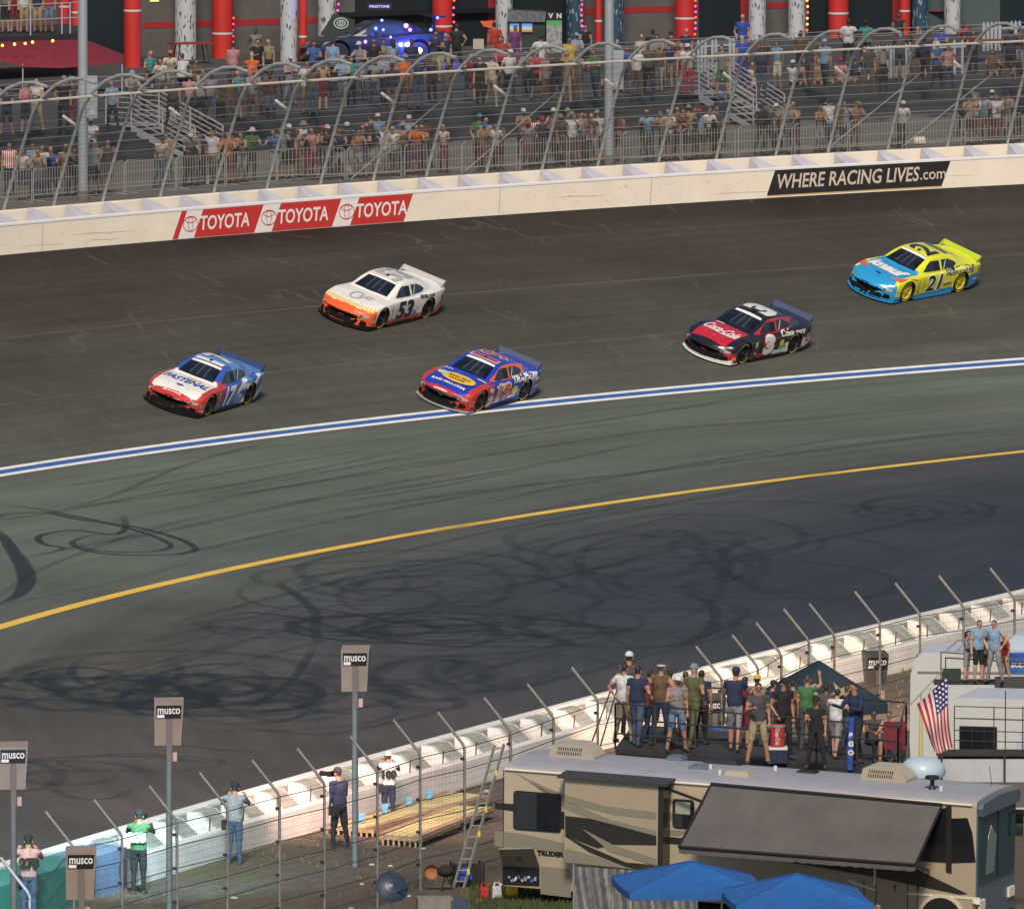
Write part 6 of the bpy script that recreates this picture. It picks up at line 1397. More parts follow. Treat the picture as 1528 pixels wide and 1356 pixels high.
wgl = mat('motorhome_glass', (.012,.014,.018), .1, spec=.6); rvw = mat('motorhome_front_shell', (.085,.115,.15), .4, coat=.3)  # front shell darkened blue: shade on that end is painted into its colour
prof = [(0,.36),(0,3.02),(.04,3.10),(.12,3.15),(.6,3.19),(1.25,3.21),(1.9,3.19),(2.38,3.15),(2.46,3.10),(2.5,3.02),(2.5,.36)]
m = MB(); rows = []
for x, sx in ((0,.0),(.03,.0),(RL-.6,0),(RL-.25,0),(RL,0)):
    rows.append([Vector((x + (.0 if z > 1.2 else 0), y, z)) for y, z in prof])
rows[0] = [Vector((.05, min(max(y,.06),2.44), z if z < 3 else z-.05)) for y, z in prof]
m.grid(rows); n = len(prof); m.f.append(tuple(range(n))[::-1]); m.f.append(tuple(range(4*n, 5*n))); m.mi += [0,0]
for i, f in enumerate(m.f):
    zc = sum(m.v[j].z for j in f)/len(f); 
    if zc > 3.12: m.mi[i] = 1
m.build('body', [tanp, rfm], rv, True)
def rpl(pts, m_, name, y0=-.006, th=.012, parent=None):       # flat piece on the near side given by photo points
    P = [RVp(x, y, 1, y0) for x, y in pts]; mb = MB(); mb.prism([(p.x, p.z) for p in P], lambda x, z: Vector((x, y0, z)), lambda x, z: Vector((x, y0+th, z))); return mb.build(name, m_, parent or rv)
Z3 = lambda L: [z3(*p) for p in L]
MB().tube([(0.05,-.02,3.06),(RL-.1,-.02,3.06)], .03, 8).build('gutter_rail', mat('gutter_pale', (.66,.60,.50), .4), rv)
# slide-out with graphics on its own face
YS = -.45
sl0 = RVp(843,1160,1,YS); sl1 = RVp(981,1290,1,YS); MB().prism([(sl0.x,sl1.z),(sl1.x,sl1.z),(sl1.x,sl0.z+.02),(sl0.x,sl0.z+.02)], lambda x, z: Vector((x,YS,z)), lambda x, z: Vector((x,.1,z))).build('slide_out', tanp, rv)
MB().box(((sl1.x+.06),-.22,(sl0.z+sl1.z)/2),(.13,.44,sl0.z-sl1.z)).build('slide_side_shade', dbr, rv)  # dark strip painted for the slide-out's right side in shadow
m = MB(); m.prism([(sl0.x-.15,sl0.z+.0),(sl1.x+.25,sl0.z-.0),(sl1.x+.25,sl0.z+.05),(sl0.x-.15,sl0.z+.05)], lambda x, z: Vector((x,YS-.10,z-.0)), lambda x, z: Vector((x,.0,z+.05))); m.build('slide_topper', mat('topper_dark', (.035,.035,.04), .7), rv)
def swoop(pts, m_, name, xmin=None):
    P = Z3(pts); L = [p for p in P]
    left = [p for p in L]
    rpl(left, m_, name, YS-.006)
swoop([(402,800),(600,855),(845,885),(845,920),(640,897),(430,845),(402,830)], taup, 'graphic_stripe'); swoop([(402,828),(620,920),(845,975),(845,1000),(620,955),(402,868)], taup, 'graphic_stripe')
rpl(Z3([(402,902),(520,915),(640,945),(845,1000),(845,1045),(640,1042),(560,1060),(402,1000)]), dbr, 'graphic_band', YS-.010); rpl(Z3([(485,965),(640,1045),(845,1110),(845,1145),(620,1075)]), taup, 'graphic_stripe', YS-.014); rpl(Z3([(402,1000),(540,1062),(700,1130),(775,1160),(700,1150),(520,1078)]), dbr, 'graphic_line', YS-.016)
rpl(Z3([(402,1060),(560,1100),(730,1160),(402,1128)]), taup, 'graphic_field', YS-.006)
rpl(Z3([(160,695),(300,760),(402,800),(402,830),(290,778)]), taup, 'graphic_stripe'); rpl(Z3([(230,738),(402,828),(402,868),(340,826)]), taup, 'graphic_stripe')
rpl(Z3([(58,975),(200,990),(400,1035),(400,1095),(250,1062),(58,1050)]), taup, 'graphic_field'); rpl(Z3([(60,838),(152,845),(152,880),(60,868)]), dbr, 'graphic_band'); rpl(Z3([(378,880),(402,884),(402,972),(378,962)]), dbr, 'graphic_band')
rpl(Z3([(882,888),(925,890),(925,925),(882,922)]), taup, 'graphic_stripe'); rpl(Z3([(882,1000),(960,1010),(1010,1000),(955,1042),(882,1035)]), dbr, 'graphic_band'); rpl(Z3([(882,968),(1000,975),(960,1000),(882,992)]), taup, 'graphic_stripe')
def window(pts, name='window', y=-.02, parent=None, fr=.06):
    P = [RVp(x, yy, 1, y) for x, yy in pts]; x0, x1 = min(p.x for p in P), max(p.x for p in P); z0, z1_ = min(p.z for p in P)+.02, max(p.z for p in P)-.02
    r = .08; poly = []
    for cx_, cz_, a0 in ((x1-r,z1_-r,0),(x0+r,z1_-r,90),(x0+r,z0+r,180),(x1-r,z0+r,270)): poly += [(cx_+r*math.cos(math.radians(a0+t)), cz_+r*math.sin(math.radians(a0+t))) for t in (0,30,60,90)]
    w_ = MB().prism(poly, lambda x, z: Vector((x,y,z)), lambda x, z: Vector((x,y+.03,z))).build(name, dkint, rv)
    n = 2
    for i in range(n):
        a = x0+fr/2+(x1-x0-fr)*i/n; b_ = x0+fr/2+(x1-x0-fr)*(i+1)/n-.015; MB().box(((a+b_)/2, y-.004, (z0+z1_)/2), (b_-a, .006, z1_-z0-fr)).build('pane', wgl if i else mat('glass_tinted', (.03,.035,.04), .15), w_)
    return w_
window(Z3([(150,792),(382,792),(382,972),(150,972)])); w2 = window(Z3([(925,822),(1028,822),(1028,965),(925,965)]))
MB().box((RVp(1019,1205,1,-.03).x,-.035,RVp(1019,1205,1,-.03).z),(.36,.01,.28)).build('blind', mat('blind_green_grey', (.30,.32,.25), .7), rv)
# rear storage bay, open door, panels
rpl(Z3([(97,1147),(277,1157),(277,1245),(97,1238)]), mat('bay_black', (.006,.006,.007), .9), 'storage_bay', -.008); 
P = [RVp(*z3(x, y), 1, v) for x, y, v in ((80,1066,-.5),(245,1062,-.5),(278,1157,-.01),(97,1147,-.01))]; mb = MB(); mb.add(P+[p+Vector((0,.02,.03)) for p in P], [(0,1,2,3),(7,6,5,4),(0,4,5,1),(1,5,6,2),(2,6,7,3),(3,7,4,0)]); dr = mb.build('storage_door', taup, rv); MB().box((P[0]+P[2])/2+Vector((0,-.03,0)), (.10,.03,.10)).build('door_latch', dkint, dr)
for i in range(9): 
    q = RVp(*z3(130+16*i, 1200+8*((i*5) % 3)), 1, -.012); MB().box(q, (.05+.02*(i % 3),.05,.05+.03*(i % 2)), Matrix.Rotation(i, 3, 'Y')).build('stored_item', CM[['light blue','grey','white','blue'][i % 4]], rv)
rpl(Z3([(282,1147),(430,1160),(430,1300),(282,1282)]), taup, 'storage_panel'); rpl(Z3([(100,680),(103,680),(103,1145),(100,1145)]), dbr, 'panel_seam'); rpl(Z3([(432,1160),(560,1170),(560,1178),(432,1168)]), mat('gutter_pale'), 'trim_strip')
vs, fs = text2d('TRUDER', .14, 0, .01, width=.66); q = RVp(*z3(330,1086), 1, -.02); MB().add([(q.x+v.x, -.02, q.z+v.y) for v in vs], fs).build('name_lettering', dbr, rv)
# lower side to the right, panels, wheel arch, trim lines
lowp = lambda pts, m_, nm, y=-.008: rpl([z8(*p) for p in pts], m_, nm, y)
lowp([(-800,870),(300,1010),(760,1235),(700,1240),(300,1160),(20,1100),(-800,960)], dbr, 'graphic_band', -.012)
for x in (-620,-440,-250,-60,35,285,360): lowp([(x,1120),(x+5,1120),(x+5,1400),(x,1400)], dbr, 'panel_seam', -.014)
lowp([(-180,1120),(35,1200),(35,1215),(-180,1140)], mat('gutter_pale'), 'trim_strip', -.016); lowp([(285,1225),(860,1265),(860,1285),(285,1240)], mat('gutter_pale'), 'trim_strip', -.016)
for x in (185, 375): lowp([(x-6,1165),(x+6,1165),(x+3,1215),(x-3,1215)], dbr, 'door_latch', -.02)
wc = RVp(*z8(555,1420), 1, -.02); 
for xx in (wc.x,): MB().prism([(xx+.58*math.cos(a), max(.36,wc.z-.05+.58*math.sin(a))) for a in [math.pi*i/12 for i in range(13)]], lambda x, z: Vector((x,-.03,z)), lambda x, z: Vector((x,.0,z))).build('wheel_arch', mat('arch_pale', (.55,.5,.4), .5), rv); MB().prism([(xx+.50*math.cos(a), max(.30,wc.z-.05+.50*math.sin(a))) for a in [math.pi*i/12 for i in range(13)]], lambda x, z: Vector((x,-.036,z)), lambda x, z: Vector((x,-.031,z))).build('wheel_well', mat('bay_black'), rv)
for x in (wc.x, wc.x-6.6):
    for y in (.02, 2.22): MB().lathe([(.0001,y),(.22,y),(.24,y+.04),(.44,y+.0),(.47,y+.04),(.47,y+.26),(.0001,y+.26)], (x,0,.50), 'y', 24).build('wheel', tyre, rv, True)
# cab side window and windscreen end
lowp([(560,560),(635,545),(635,640),(760,635),(800,760),(825,985),(640,990),(370,975)], wgl, 'cab_window', -.016); lowp([(590,540),(635,540),(635,1075),(590,1060)], dbr, 'cab_pillar', -.022)
fx = RL+.006
def fpl(pts, m_, name, off=0, th=.012):
    P = [RVp(*z8(x, y), 0, fx+off) for x, y in pts]; mb = MB(); mb.prism([(p.y, p.z) for p in P], lambda y, z: Vector((fx+off-th, y, z)), lambda y, z: Vector((fx+off, y, z))); return mb.build(name, m_, rv)
MB().box((RL+.012,1.25,1.75),(.02,2.44,2.72)).build('front_cap', rvw, rv); MB().prism([(.0,3.02),(.12,3.14),(1.25,3.2),(2.38,3.14),(2.5,3.02),(2.46,2.85),(.04,2.85)], lambda y, z: Vector((RL-.5,y,z+.012)), lambda y, z: Vector((RL+.14,y,z-.05))).build('front_visor', rvw, rv)
MB().prism([(.14,1.25),(2.36,1.25),(2.40,2.75),(.10,2.75)], lambda y, z: Vector((RL+.02,y,z)), lambda y, z: Vector((RL+.06,y,z))).build('windscreen', mat('windscreen_teal', (.01,.05,.06), .05, spec=.9), rv); MB().box((RL+.065,1.25,2.0),(.012,.05,1.5)).build('windscreen_pillar', dkint, rv)
MB().prism([(.5,1.4),(1.0,1.4),(1.15,2.2),(.8,2.5),(.6,2.2)], lambda y, z: Vector((RL+.062,y,z)), lambda y, z: Vector((RL+.068,y,z))).build('sun_shade', mat('shade_silver', (.22,.30,.30), .3, .4), rv)
for y in (.3, 2.2): MB().box((RL+.04,y,.75),(.06,.35,.22)).build('headlight', mat('lamp_box_pale', (.7,.66,.55), .6), rv)
MB().box((RL+.3,2.5,2.2),(.12,.18,.5)).build('mirror', rvw, rv); MB().tube([(RL,2.4,2.6),(RL+.28,2.5,2.45)], .02, 5).build('mirror_arm', dkint, rv)
# roof fittings
def roofp(px, py): q = RVp(px, py, 2, 3.18); return q
def ac(px, py, m_, nm, L=1.1, Wd=.70, H_=.34):
    c = roofp(px, py); t = MB(); pr = [(-L/2,0),(-L/2,.10),(-L/2+.06,H_*.85),(-L/2+.2,H_),(L/2-.35,H_),(L/2-.1,H_*.6),(L/2,.08),(L/2,0)]
    t.prism(pr, lambda x, z: c+Vector((x,-Wd/2,z+.0)), lambda x, z: c+Vector((x,Wd/2,z))); a = t.build(nm, m_, rv)
    for r in range(2):
        for i in range(11): MB().box(c+Vector((-L/2+.20+i*.055+r*.03,-Wd/2-.004,.10+.10*r+.03)), (.022,.01,.07)).build('louver', dkint, a)
acm = mat('roof_unit_beige', (.36,.32,.25), .5); ac(862,1129,acm,'air_conditioner'); ac(1326,1163,acm,'air_conditioner')
c = roofp(1377,1156); MB().lathe([(.50,0),(.52,.10),(.48,.25),(.36,.36),(.18,.41),(.0001,.42)], c, n=20).build('satellite_dome', mat('dome_pale_blue', (.38,.48,.55), .4), rv, True)
for px, py, sx, sy, sz, m_ in ((1045,1147,.5,.45,.10,rvw),(1103,1157,.62,.35,.12,acm),(1010,1132,.4,.4,.08,rvw),(1205,1153,.5,.35,.06,dkint),(1080,1138,.9,.4,.09,dkint)): MB().box(roofp(px,py)+Vector((0,0,sz/2)), (sx,sy,sz), taper=.8).build('roof_vent', m_, rv)
for px, py in ((1060,1148),(1074,1156),(1157,1150),(1404,1180)): MB().tube([roofp(px,py), roofp(px,py)+Vector((0,0,.12))], .04, 8).build('roof_pipe', mat('pipe_white', (.6,.6,.6), .6), rv)
q = roofp(1391,1178); MB().lathe([(.10,0),(.05,.10),(.05,.22),(.17,.26),(.16,.32),(.0001,.33)], q, n=12).build('tv_antenna', dkint, rv); MB().tube([roofp(1480,1172), roofp(1476,1172)+Vector((0,0,.45))], .008, 4).build('whip_antenna', dkint, rv)
# awning
T0, T1 = RVp(1060,1172,1,-.08), RVp(1405,1203,1,-.08); out = 1.75
B0_, B1_ = RVp(1013,1263,1,-out), RVp(1366,1290,1,-out); m = MB(); rows = []
for i in range(41):
    u = i/40; a = T0.lerp(T1, u); b_ = B0_.lerp(B1_, u); sag = math.sin(math.pi*u)*.02; rows.append([a, a.lerp(b_, .33)+Vector((0,0,-.03-sag)), a.lerp(b_, .66)+Vector((0,0,-.03-sag)), b_, b_+Vector((0,-.01,-.13-.03*abs(math.sin(u*math.pi*22))))])
m.grid(rows); m.build('awning', mat('awning_grey', (.085,.08,.082), .85, var=.15, scale=1.3, bump=.3), rv, True)
MB().tube([B0_, B1_], .04, 8).build('awning_roller', dkint, rv); MB().tube([T0+Vector((0,.03,.03)), T1+Vector((0,.03,.03))], .05, 8).build('awning_case', dkint, rv)
for a, b_ in ((T0,B0_),(T1,B1_)): MB().tube([a, b_], .03, 6).build('awning_arm', dkint, rv); MB().tube([Vector((a.x+.3*(-1 if a is T1 else 1),-.05,1.5)), b_], .03, 6).build('awning_arm', dkint, rv)
q = RVp(*z3(885,765),1,-.25); q2 = RVp(*z3(1065,832),1,-.3); MB().tube([q, q2], .035, 6).build('awning_strut', dkint, rv)
q = RVp(1305,1320,1,-1.2); MB().tube([q, q+Vector((0,0,.5))], .03, 6).build('awning_leg', galv2, rv)
# ------------------------------------------------------------------ ladder and things left of the motorhome
ld = thing('ladder', 'pale aluminium ladder with yellow marks leaning at left end of motorhome', 'ladder', tuple(G(684,1326,0))); lo_ = G(684,1326,0); k = (lo_-CAM).length/FP
al = mat('aluminium', (.36,.36,.34), .4, .5); L_ = lambda x, y, d: Vector(((x-684)*k, d, (1326-y)*k))
ra = [(Vector((-.12,0,0)), L_(738,1118,1.1)), (Vector((.12,0,0)), L_(752,1116,1.1))]
for a, b_ in ra: MB().beam(a, b_, .03, .07).build('side_rail', al, ld)
for i in range(13): u = (i+.7)/13; MB().tube([ra[0][0].lerp(ra[0][1],u), ra[1][0].lerp(ra[1][1],u)], .018, 6).build('rung', al, ld)
for u in (.12,.38,.55,.8): MB().box(ra[1][0].lerp(ra[1][1],u)+Vector((0,-.03,0)), (.06,.02,.14)).build('yellow_mark', mat('mark_yellow', (.6,.5,.05), .6), ld)
ds = thing('satellite_dish', 'dark round satellite dish on a stand, bottom centre', 'satellite dish', tuple(G(585,1375,0)), .25); m = MB(); m.lathe([(.0001,.10),(.15,.085),(.28,.04),(.37,-.03),(.375,-.02),(.28,.055),(.0001,.115)], n=24); m.v = [Matrix.Rotation(math.radians(62),3,'X')@q+Vector((0,0,.80)) for q in m.v]; m.build('dish', mat('dish_blue_grey', (.022,.038,.06), .4), ds, True); MB().tube([(0,.1,0),(0,.1,.8)], .03, 8).build('stand', al, ds); m = MB(); m.tube([(.0,-.05,.62),(.30,-.35,.80)], .015, 5); m.build('feed_arm', dkint, ds)
gn = thing('generator', 'black and blue portable generator beside the ladder foot', 'generator', tuple(G(697,1322,0)), .2); MB().box((0,0,.30),(.62,.45,.40)).build('body', CM['black'], gn); [MB().tube([(x,-.24,0),(x,-.24,.56),(x,.24,.56),(x,.24,0)], .02, 6).build('frame', dkint, gn) for x in (-.34,.34)]; MB().box((-.08,-.23,.33),(.3,.03,.3)).build('fuel_panel', CM['royal blue'], gn); MB().lathe([(.0001,-.25),(.09,-.25),(.09,-.2)], (.25,0,.12), 'y', 12).build('wheel', tyre, gn)
gl = thing('grill', 'small kettle grill with open rusty lid near the generator', 'grill', tuple(G(657,1330,0))); MB().ball((.12,0,.48), .20, 14, 8, sc=(1,1,.7)).build('bowl', CM['black'], gl, True); MB().lathe([(.17,-.03),(.14,.05),(.0001,.08)], (-.2,0,.46), 'y', 14).build('lid', mat('rust_orange', (.30,.12,.04), .7), gl); [MB().tube([(.12,0,.4),(.12+.2*math.cos(a),.2*math.sin(a),0)], .012, 5).build('leg', dkint, gl) for a in (0,2.1,4.2)]
for px, py, c, lb, w_ in ((722,1341,'red','red plastic fuel can by the open storage bay',.20),(741,1340,'white','white plastic jug by the open storage bay',.22),(764,1338,'yellow','yellow plastic fuel can by the open storage bay',.26)):
    t = thing('fuel_can', lb, 'can', tuple(G(px,py,0)), .2); mm2 = mat('can_yellow', (.75,.48,.01), .5) if c == 'yellow' else CM[c]; MB().box((0,0,.15),(w_,.18,.26),taper=.85).build('body', mm2, t); MB().tube([(-.06,0,.28),(-.04,0,.37),(.06,0,.37),(.08,0,.28)], .022, 6).build('handle', mm2, t); MB().tube([(.08,0,.28),(.13,0,.34)], .025, 6).build('spout', mm2, t)
bxx = thing('utility_box', 'squat grey concrete block with a dark crate, bottom centre', 'box', tuple(G(655,1368,0)), .1); MB().box((-.1,0,.25),(.8,.6,.42)).build('block', mat('box_grey', (.20,.18,.16), .9, var=.2), bxx); MB().box((.45,-.1,.22),(.42,.4,.40)).build('crate', mat('crate_blue_black', (.03,.05,.08), .6), bxx)
gm2 = MB(); rg = random.Random(9)
for i in range(5200):
    x, y = rg.uniform(700, 930), rg.uniform(1322, 1372)
    if y < 1318+(x-700)*.12: continue
    p = G(x, y, .0); h = rg.uniform(.05,.16); a = rg.uniform(0,6.3); d = Vector((math.cos(a), math.sin(a), 0))*.02; gm2.add([p+d*-1, p+d, p+Vector((rg.uniform(-.06,.06), rg.uniform(-.06,.06), h))], [(0,1,2)])
gm2.build('grass', mat('green_grass', (.045,.065,.015), .9, var=.4), kind='stuff', label='green grass patch beneath the motorhome rear', cat='grass')
# blue pop-up canopies and tarps
def popup(px, py, zp, zh, half, rz, mm_, label, name='canopy', drop=.16, zg=0):
    c = G(px, py, zp); t = thing(name, label, 'canopy', (c.x, c.y, zg), rz); cor = [Vector((sx*half, sy*half, zp-zh-zg)) for sx, sy in ((-1,-1),(1,-1),(1,1),(-1,1))]; pk = Vector((0,0,zp-zg)); m = MB()
    for i in range(4):
        a, b_ = cor[i], cor[(i+1) % 4]; n = 6; rows = []
        for r in range(6):
            u = r/5; p0, p1 = pk.lerp(a, u), pk.lerp(b_, u); rows.append([p0.lerp(p1, j/n)+Vector((0,0,-.10*math.sin(math.pi*j/n)*u*math.sin(math.pi*min(1,u*.9)))) for j in range(n+1)])
        rows.append([q+Vector((0,0,-drop)) for q in rows[-1]]); m.grid(rows)
    m.build('fabric', mm_, t, True)
    for q in cor: MB().tube([pk+Vector((0,0,.01)), q+Vector((0,0,.01))], .012, 5).build('ridge_seam', mm_, t)
    for q in cor: MB().tube([q*.98+Vector((0,0,-.02)), Vector((q.x*.98,q.y*.98,0))], .022, 6).build('leg', galv2, t)
    for i in range(4): MB().tube([cor[i]*.98-Vector((0,0,.12)), cor[(i+1) % 4]*.98-Vector((0,0,.12))], .015, 5).build('truss', galv2, t)
    return t
bcan = mat('canopy_blue', (.012,.095,.32), .75, var=.16, scale=2, bump=.5)
popup(1031,1284,2.75,.50,1.55,.12,bcan,'left blue pop-up canopy in front of the motorhome'); popup(1189,1303,2.75,.50,1.5,.10,bcan,'right blue pop-up canopy in front of the motorhome')
def tarp(pts, label, text=None):
    A, B_ = G(*pts[0]), G(*pts[1]); t = thing('tarp', label, 'tarp', (A.x, A.y, 0)); d = (B_-A); H_ = A.z; m = MB(); rows = []
    for i in range(61):
        u = i/60; rows.append([d*u+Vector((0, .10*math.sin(u*23+z)*(.3+.7*(1-z/H_))+.04*math.sin(u*61+z*5), z)) for z in [H_*(1-j/8)-H_*0 for j in range(9)]])
    m.grid(rows); m.build('sheet', mat('tarp_silver', (.20,.20,.20), .35, .3, var=.35, scale=3), t, True)
    MB().tube([(0,0,0),(0,0,H_+.05)], .02, 6).build('pole', al, t); MB().tube([(d.x,d.y,0),(d.x,d.y,H_+.05)], .02, 6).build('pole', al, t)
    if text:
        y = .0
        for s_t, z in text: vs, fs = text2d(s_t, .26, .1, .004, cut=.15); MB().add([(d.x*.5+q.x, -.16, z+q.y) for q in vs], fs).build('lettering', mat('tarp_print_grey', (.36,.36,.36), .6), t)
tarp([(856,1292,1.7),(978,1300,1.7)], 'grey silver tarp with faint lettering at the motorhome skirt', [('TORO', 1.45), ('NEXTEL', .95)]); tarp([(925,1318,1.55),(1040,1330,1.55)], 'crumpled silver tarp hanging under the left blue canopy')
# ------------------------------------------------------------------ viewing platform with people
ZD = 2.9
dkd = mat('platform_dark', (.03,.028,.03), .8, var=.2)
pc = [G(918,1116,ZD), G(1340,1152,ZD), G(1352,1112,ZD), G(945,1080,ZD)]; pf = thing('viewing_platform', 'dark steel viewing platform with railings behind the motorhome roof', 'platform', (pc[0].x, pc[0].y, 0)); po = Vector((pc[0].x, pc[0].y, 0))
MB().add([q-po for q in pc]+[q-po-Vector((0,0,.12)) for q in pc], [(0,1,2,3),(7,6,5,4),(0,4,5,1),(1,5,6,2),(2,6,7,3),(3,7,4,0)]).build('deck', dkd, pf); MB().add([q-po-Vector((0,0,.15)) for q in pc]+[q-po-Vector((0,0,ZD)) for q in pc], [(0,1,2,3),(7,6,5,4),(0,4,5,1),(1,5,6,2),(2,6,7,3),(3,7,4,0)]).build('box_body', mat('platform_body', (.05,.05,.055), .6), pf)
rld = mat('platform_rail', (.05,.045,.045), .5, .3)
def railing(a, b_, n, zs=(.5,1.0)):
    for z in zs: MB().tube([a-po+Vector((0,0,z)), b_-po+Vector((0,0,z))], .02, 6).build('rail', rld, pf)
    for i in range(n+1): p = a.lerp(b_, i/n)-po; MB().tube([p, p+Vector((0,0,max(zs)))], .022, 6).build('baluster', rld, pf)
railing(pc[0], pc[1], 7, (.35,.7,1.05)); railing(pc[3], pc[2], 6); railing(pc[0], pc[3], 2); railing(pc[1], pc[2], 2)
for a, b_ in (((880,1115),(918,1020)),((895,1115),(927,1036))): p, q = G(*a, 2.2), G(*b_, ZD+.9); q.y = p.y+.3; MB().tube([p-po, q-po], .02, 6).build('stair_rail', rld, pf)
def gang(lst):
    for (px, yt, yb, pose, shirt, pants, legs, hair, hat, hc_, sl, rz, sk_, lb) in lst:
        p = G(px, yb, ZD+.01); k = (p-CAM).length/FP; hh = (yb-yt)*k/(1.74 if pose != 'sit' else 1.30); hh = min(max(hh, .9), 1.1)
        person(pose, p, rz, shirt, pants, sk_, hair, hat, hc_ or 'white', sl, legs, hh, hd=True, label=lb, group='people on the viewing platform')
gang([(938,972,1096,'stand','dark grey','black','long','dark','cap','white','short',2.9,1,'man in white cap behind the white tee man, left end'),(931,990,1108,'hip','white','khaki','long','dark',None,'','short',2.6,1,'man in white tee at the left end of platform'),(951,994,1112,'pocket','navy','denim','long','dark',None,'','short',2.8,1,'dark haired man in navy tee and jeans near left end'),
(986,986,1112,'hip','brown','navy','long','brown','visor','white','none',2.7,1,'man in brown top, navy jeans and white visor'),(1000,1000,1100,'stand','red','black','long','dark',None,'','short',3.2,1,'man in red top half hidden behind visor man'),(1010,1008,1121,'drink','grey','light denim','short','dark','cap','white','none',.2,1,'man in grey tank top and denim shorts holding drink'),(1034,990,1115,'pocket','olive','olive','long','grey','cap','grey','short',2.5,1,'man in olive shirt and trousers with grey cap'),(1046,1000,1110,'stand','navy','black','long','dark',None,'','short',2.9,1,'dark dressed man behind the olive shirt man'),
(1096,996,1120,'talk','navy','grey','short','dark','cap','navy','short',2.9,1,'man in navy tee, grey shorts and navy cap, back turned'),(1110,1010,1116,'stand','maroon','maroon','short','dark',None,'','short',2.6,1,'man in maroon clothes beside the navy cap man'),(1131,1018,1140,'drink','dark grey','khaki','short','dark',None,'','short',.1,1,'man in dark grey tee and khaki shorts holding can'),(1129,1008,1112,'stand','grey','dark grey','long','dark','cap','yellow','short',2.9,1,'man in yellow cap behind khaki shorts man'),
(1168,1012,1132,'pocket','black','black','long','dark','cap','black','short',.5,1,'man in black tee and black cap behind the red cooler'),(1203,1008,1118,'up','green','dark grey','long','brown',None,'','short',2.7,1,'man in green tee with one arm raised'),(1218,1040,1146,'drink','black','black','long','dark','cap','black','short',-.2,1,'man in black tee in front of the green tee man'),(1247,1028,1130,'talk','white','grey','short','dark',None,'','short',2.7,0,'man in white tee and grey shorts near the tent'),
(1278,1018,1140,'talk','navy','black','long','dark',None,'','long',-.8,1,'man in dark navy clothes beside rolled blue banner'),(966,1000,1106,'talk','maroon','denim','long','dark',None,'','short',2.4,1,'man in maroon top between navy tee and brown top'),(1022,1002,1104,'stand','dark grey','black','long','brown',None,'','short',2.8,1,'man in dark grey top behind the denim shorts man'),(1150,1016,1118,'talk','navy','dark grey','long','dark','cap','navy','short',2.3,1,'man in navy cap left of the black capped man'),(1184,1014,1116,'pocket','brown','black','long','dark',None,'','short',3.4,1,'man in brown top right of the black capped man'),(1232,1024,1122,'stand','dark grey','dark grey','long','dark',None,'','short',2.9,2,'man in dark grey clothes left of white tee man'),(1262,1030,1124,'pocket','black','denim','long','brown',None,'','short',2.2,1,'man in black top and jeans behind blue banner'),(1330,1072,1136,'sit','pink','brown','short','brown',None,'','none',-.4,1,'seated woman in pink top at right end of platform'),(1300,1068,1134,'sit','dark grey','black','long','dark',None,'','short',.4,2,'seated man in dark clothes right of blue banner')])
def onplat(px, py, name, label, cat): return thing(name, label, cat, tuple(G(px, py, ZD+.01)))
t = onplat(1160,1138,'cooler','white lidded cooler under the red drink cooler','cooler'); MB().box((0,0,.17),(.44,.34,.32)).build('body', CM['navy'], t); MB().box((0,0,.35),(.46,.36,.06)).build('lid', mat('lid_white', (.6,.6,.6), .5), t)
t = thing('drink_cooler', 'round red drink cooler with white script standing on the white cooler', 'cooler', tuple(G(1160,1138,ZD+.01)+Vector((0,0,.385)))); MB().lathe([(.0001,0),(.165,0),(.18,.46),(.17,.50),(.0001,.52)], n=20).build('body', CM['red'], t, True); MB().lathe([(.185,.44),(.19,.47),(.185,.5)], n=20).build('rim', CM['grey'], t); vs, fs = text2d('Coca-Cola', .13, .3, .003); MB().add([(q.y*1.0, -.185, .24-q.x*.7) for q in vs], fs).build('lettering', CM['white'], t)
t = onplat(1268,1148,'banner','rolled blue banner with white letters standing upright on the platform','banner'); MB().tube([(0,0,0),(.02,0,.7),(.05,0,1.2)], .10, 10, rs=[.075,.075,.06]).build('fabric', CM['royal blue'], t, True)
for i, ch in enumerate('OGS'): vs, fs = text2d(ch, .15, 0, .015); MB().add([(q.x+.02, -.082, .4+.2*i+q.y) for q in vs], fs).build('lettering', CM['white'], t)
t = onplat(1068,1105,'folding_table','blue topped folding table behind the olive shirt man','table'); MB().box((.2,0,.30),(1.1,.6,.04)).build('table_top', CM['blue'], t); [MB().tube([(x,y,0),(x,y,.3)], .02, 5).build('leg', galv2, t) for x in (-.3,.7) for y in (-.25,.25)]
t = onplat(1335,1142,'folding_chair','folding chair draped with a maroon and white cloth, right end of platform','chair'); MB().box((0,0,.42),(.5,.45,.04)).build('seat', CM['maroon'], t); MB().box((0,.22,.72),(.5,.04,.55)).build('backrest', CM['maroon'], t); [MB().tube([(-.22*s,-.2,0),(.22*s,.2,.42)], .015, 5).build('leg', al, t) for s in (-1,1)]; [MB().tube([(.22*s,-.2,0),(-.22*s,.2,.42)], .015, 5).build('leg', al, t) for s in (-1,1)]
tent = popup(1222,986,3.75,.95,1.30,.30,mat('tent_navy', (.010,.024,.036), .6, var=.3, scale=2),'dark navy tent with torn star shaped emblem behind the platform people', 'tent', .22)
for (cx_, cz_, r, m_) in ((-.5,3.15,.24,'tan'),(.22,3.05,.28,'khaki')):
    pts = star(cx_, cz_, r); f_ = lambda z: -(3.75-z)/.95*1.30-.06
    MB().prism(pts, lambda x, z: Vector((x, f_(z), z)), lambda x, z: Vector((x, f_(z)+.02, z))).build('emblem', CM[m_], tent)
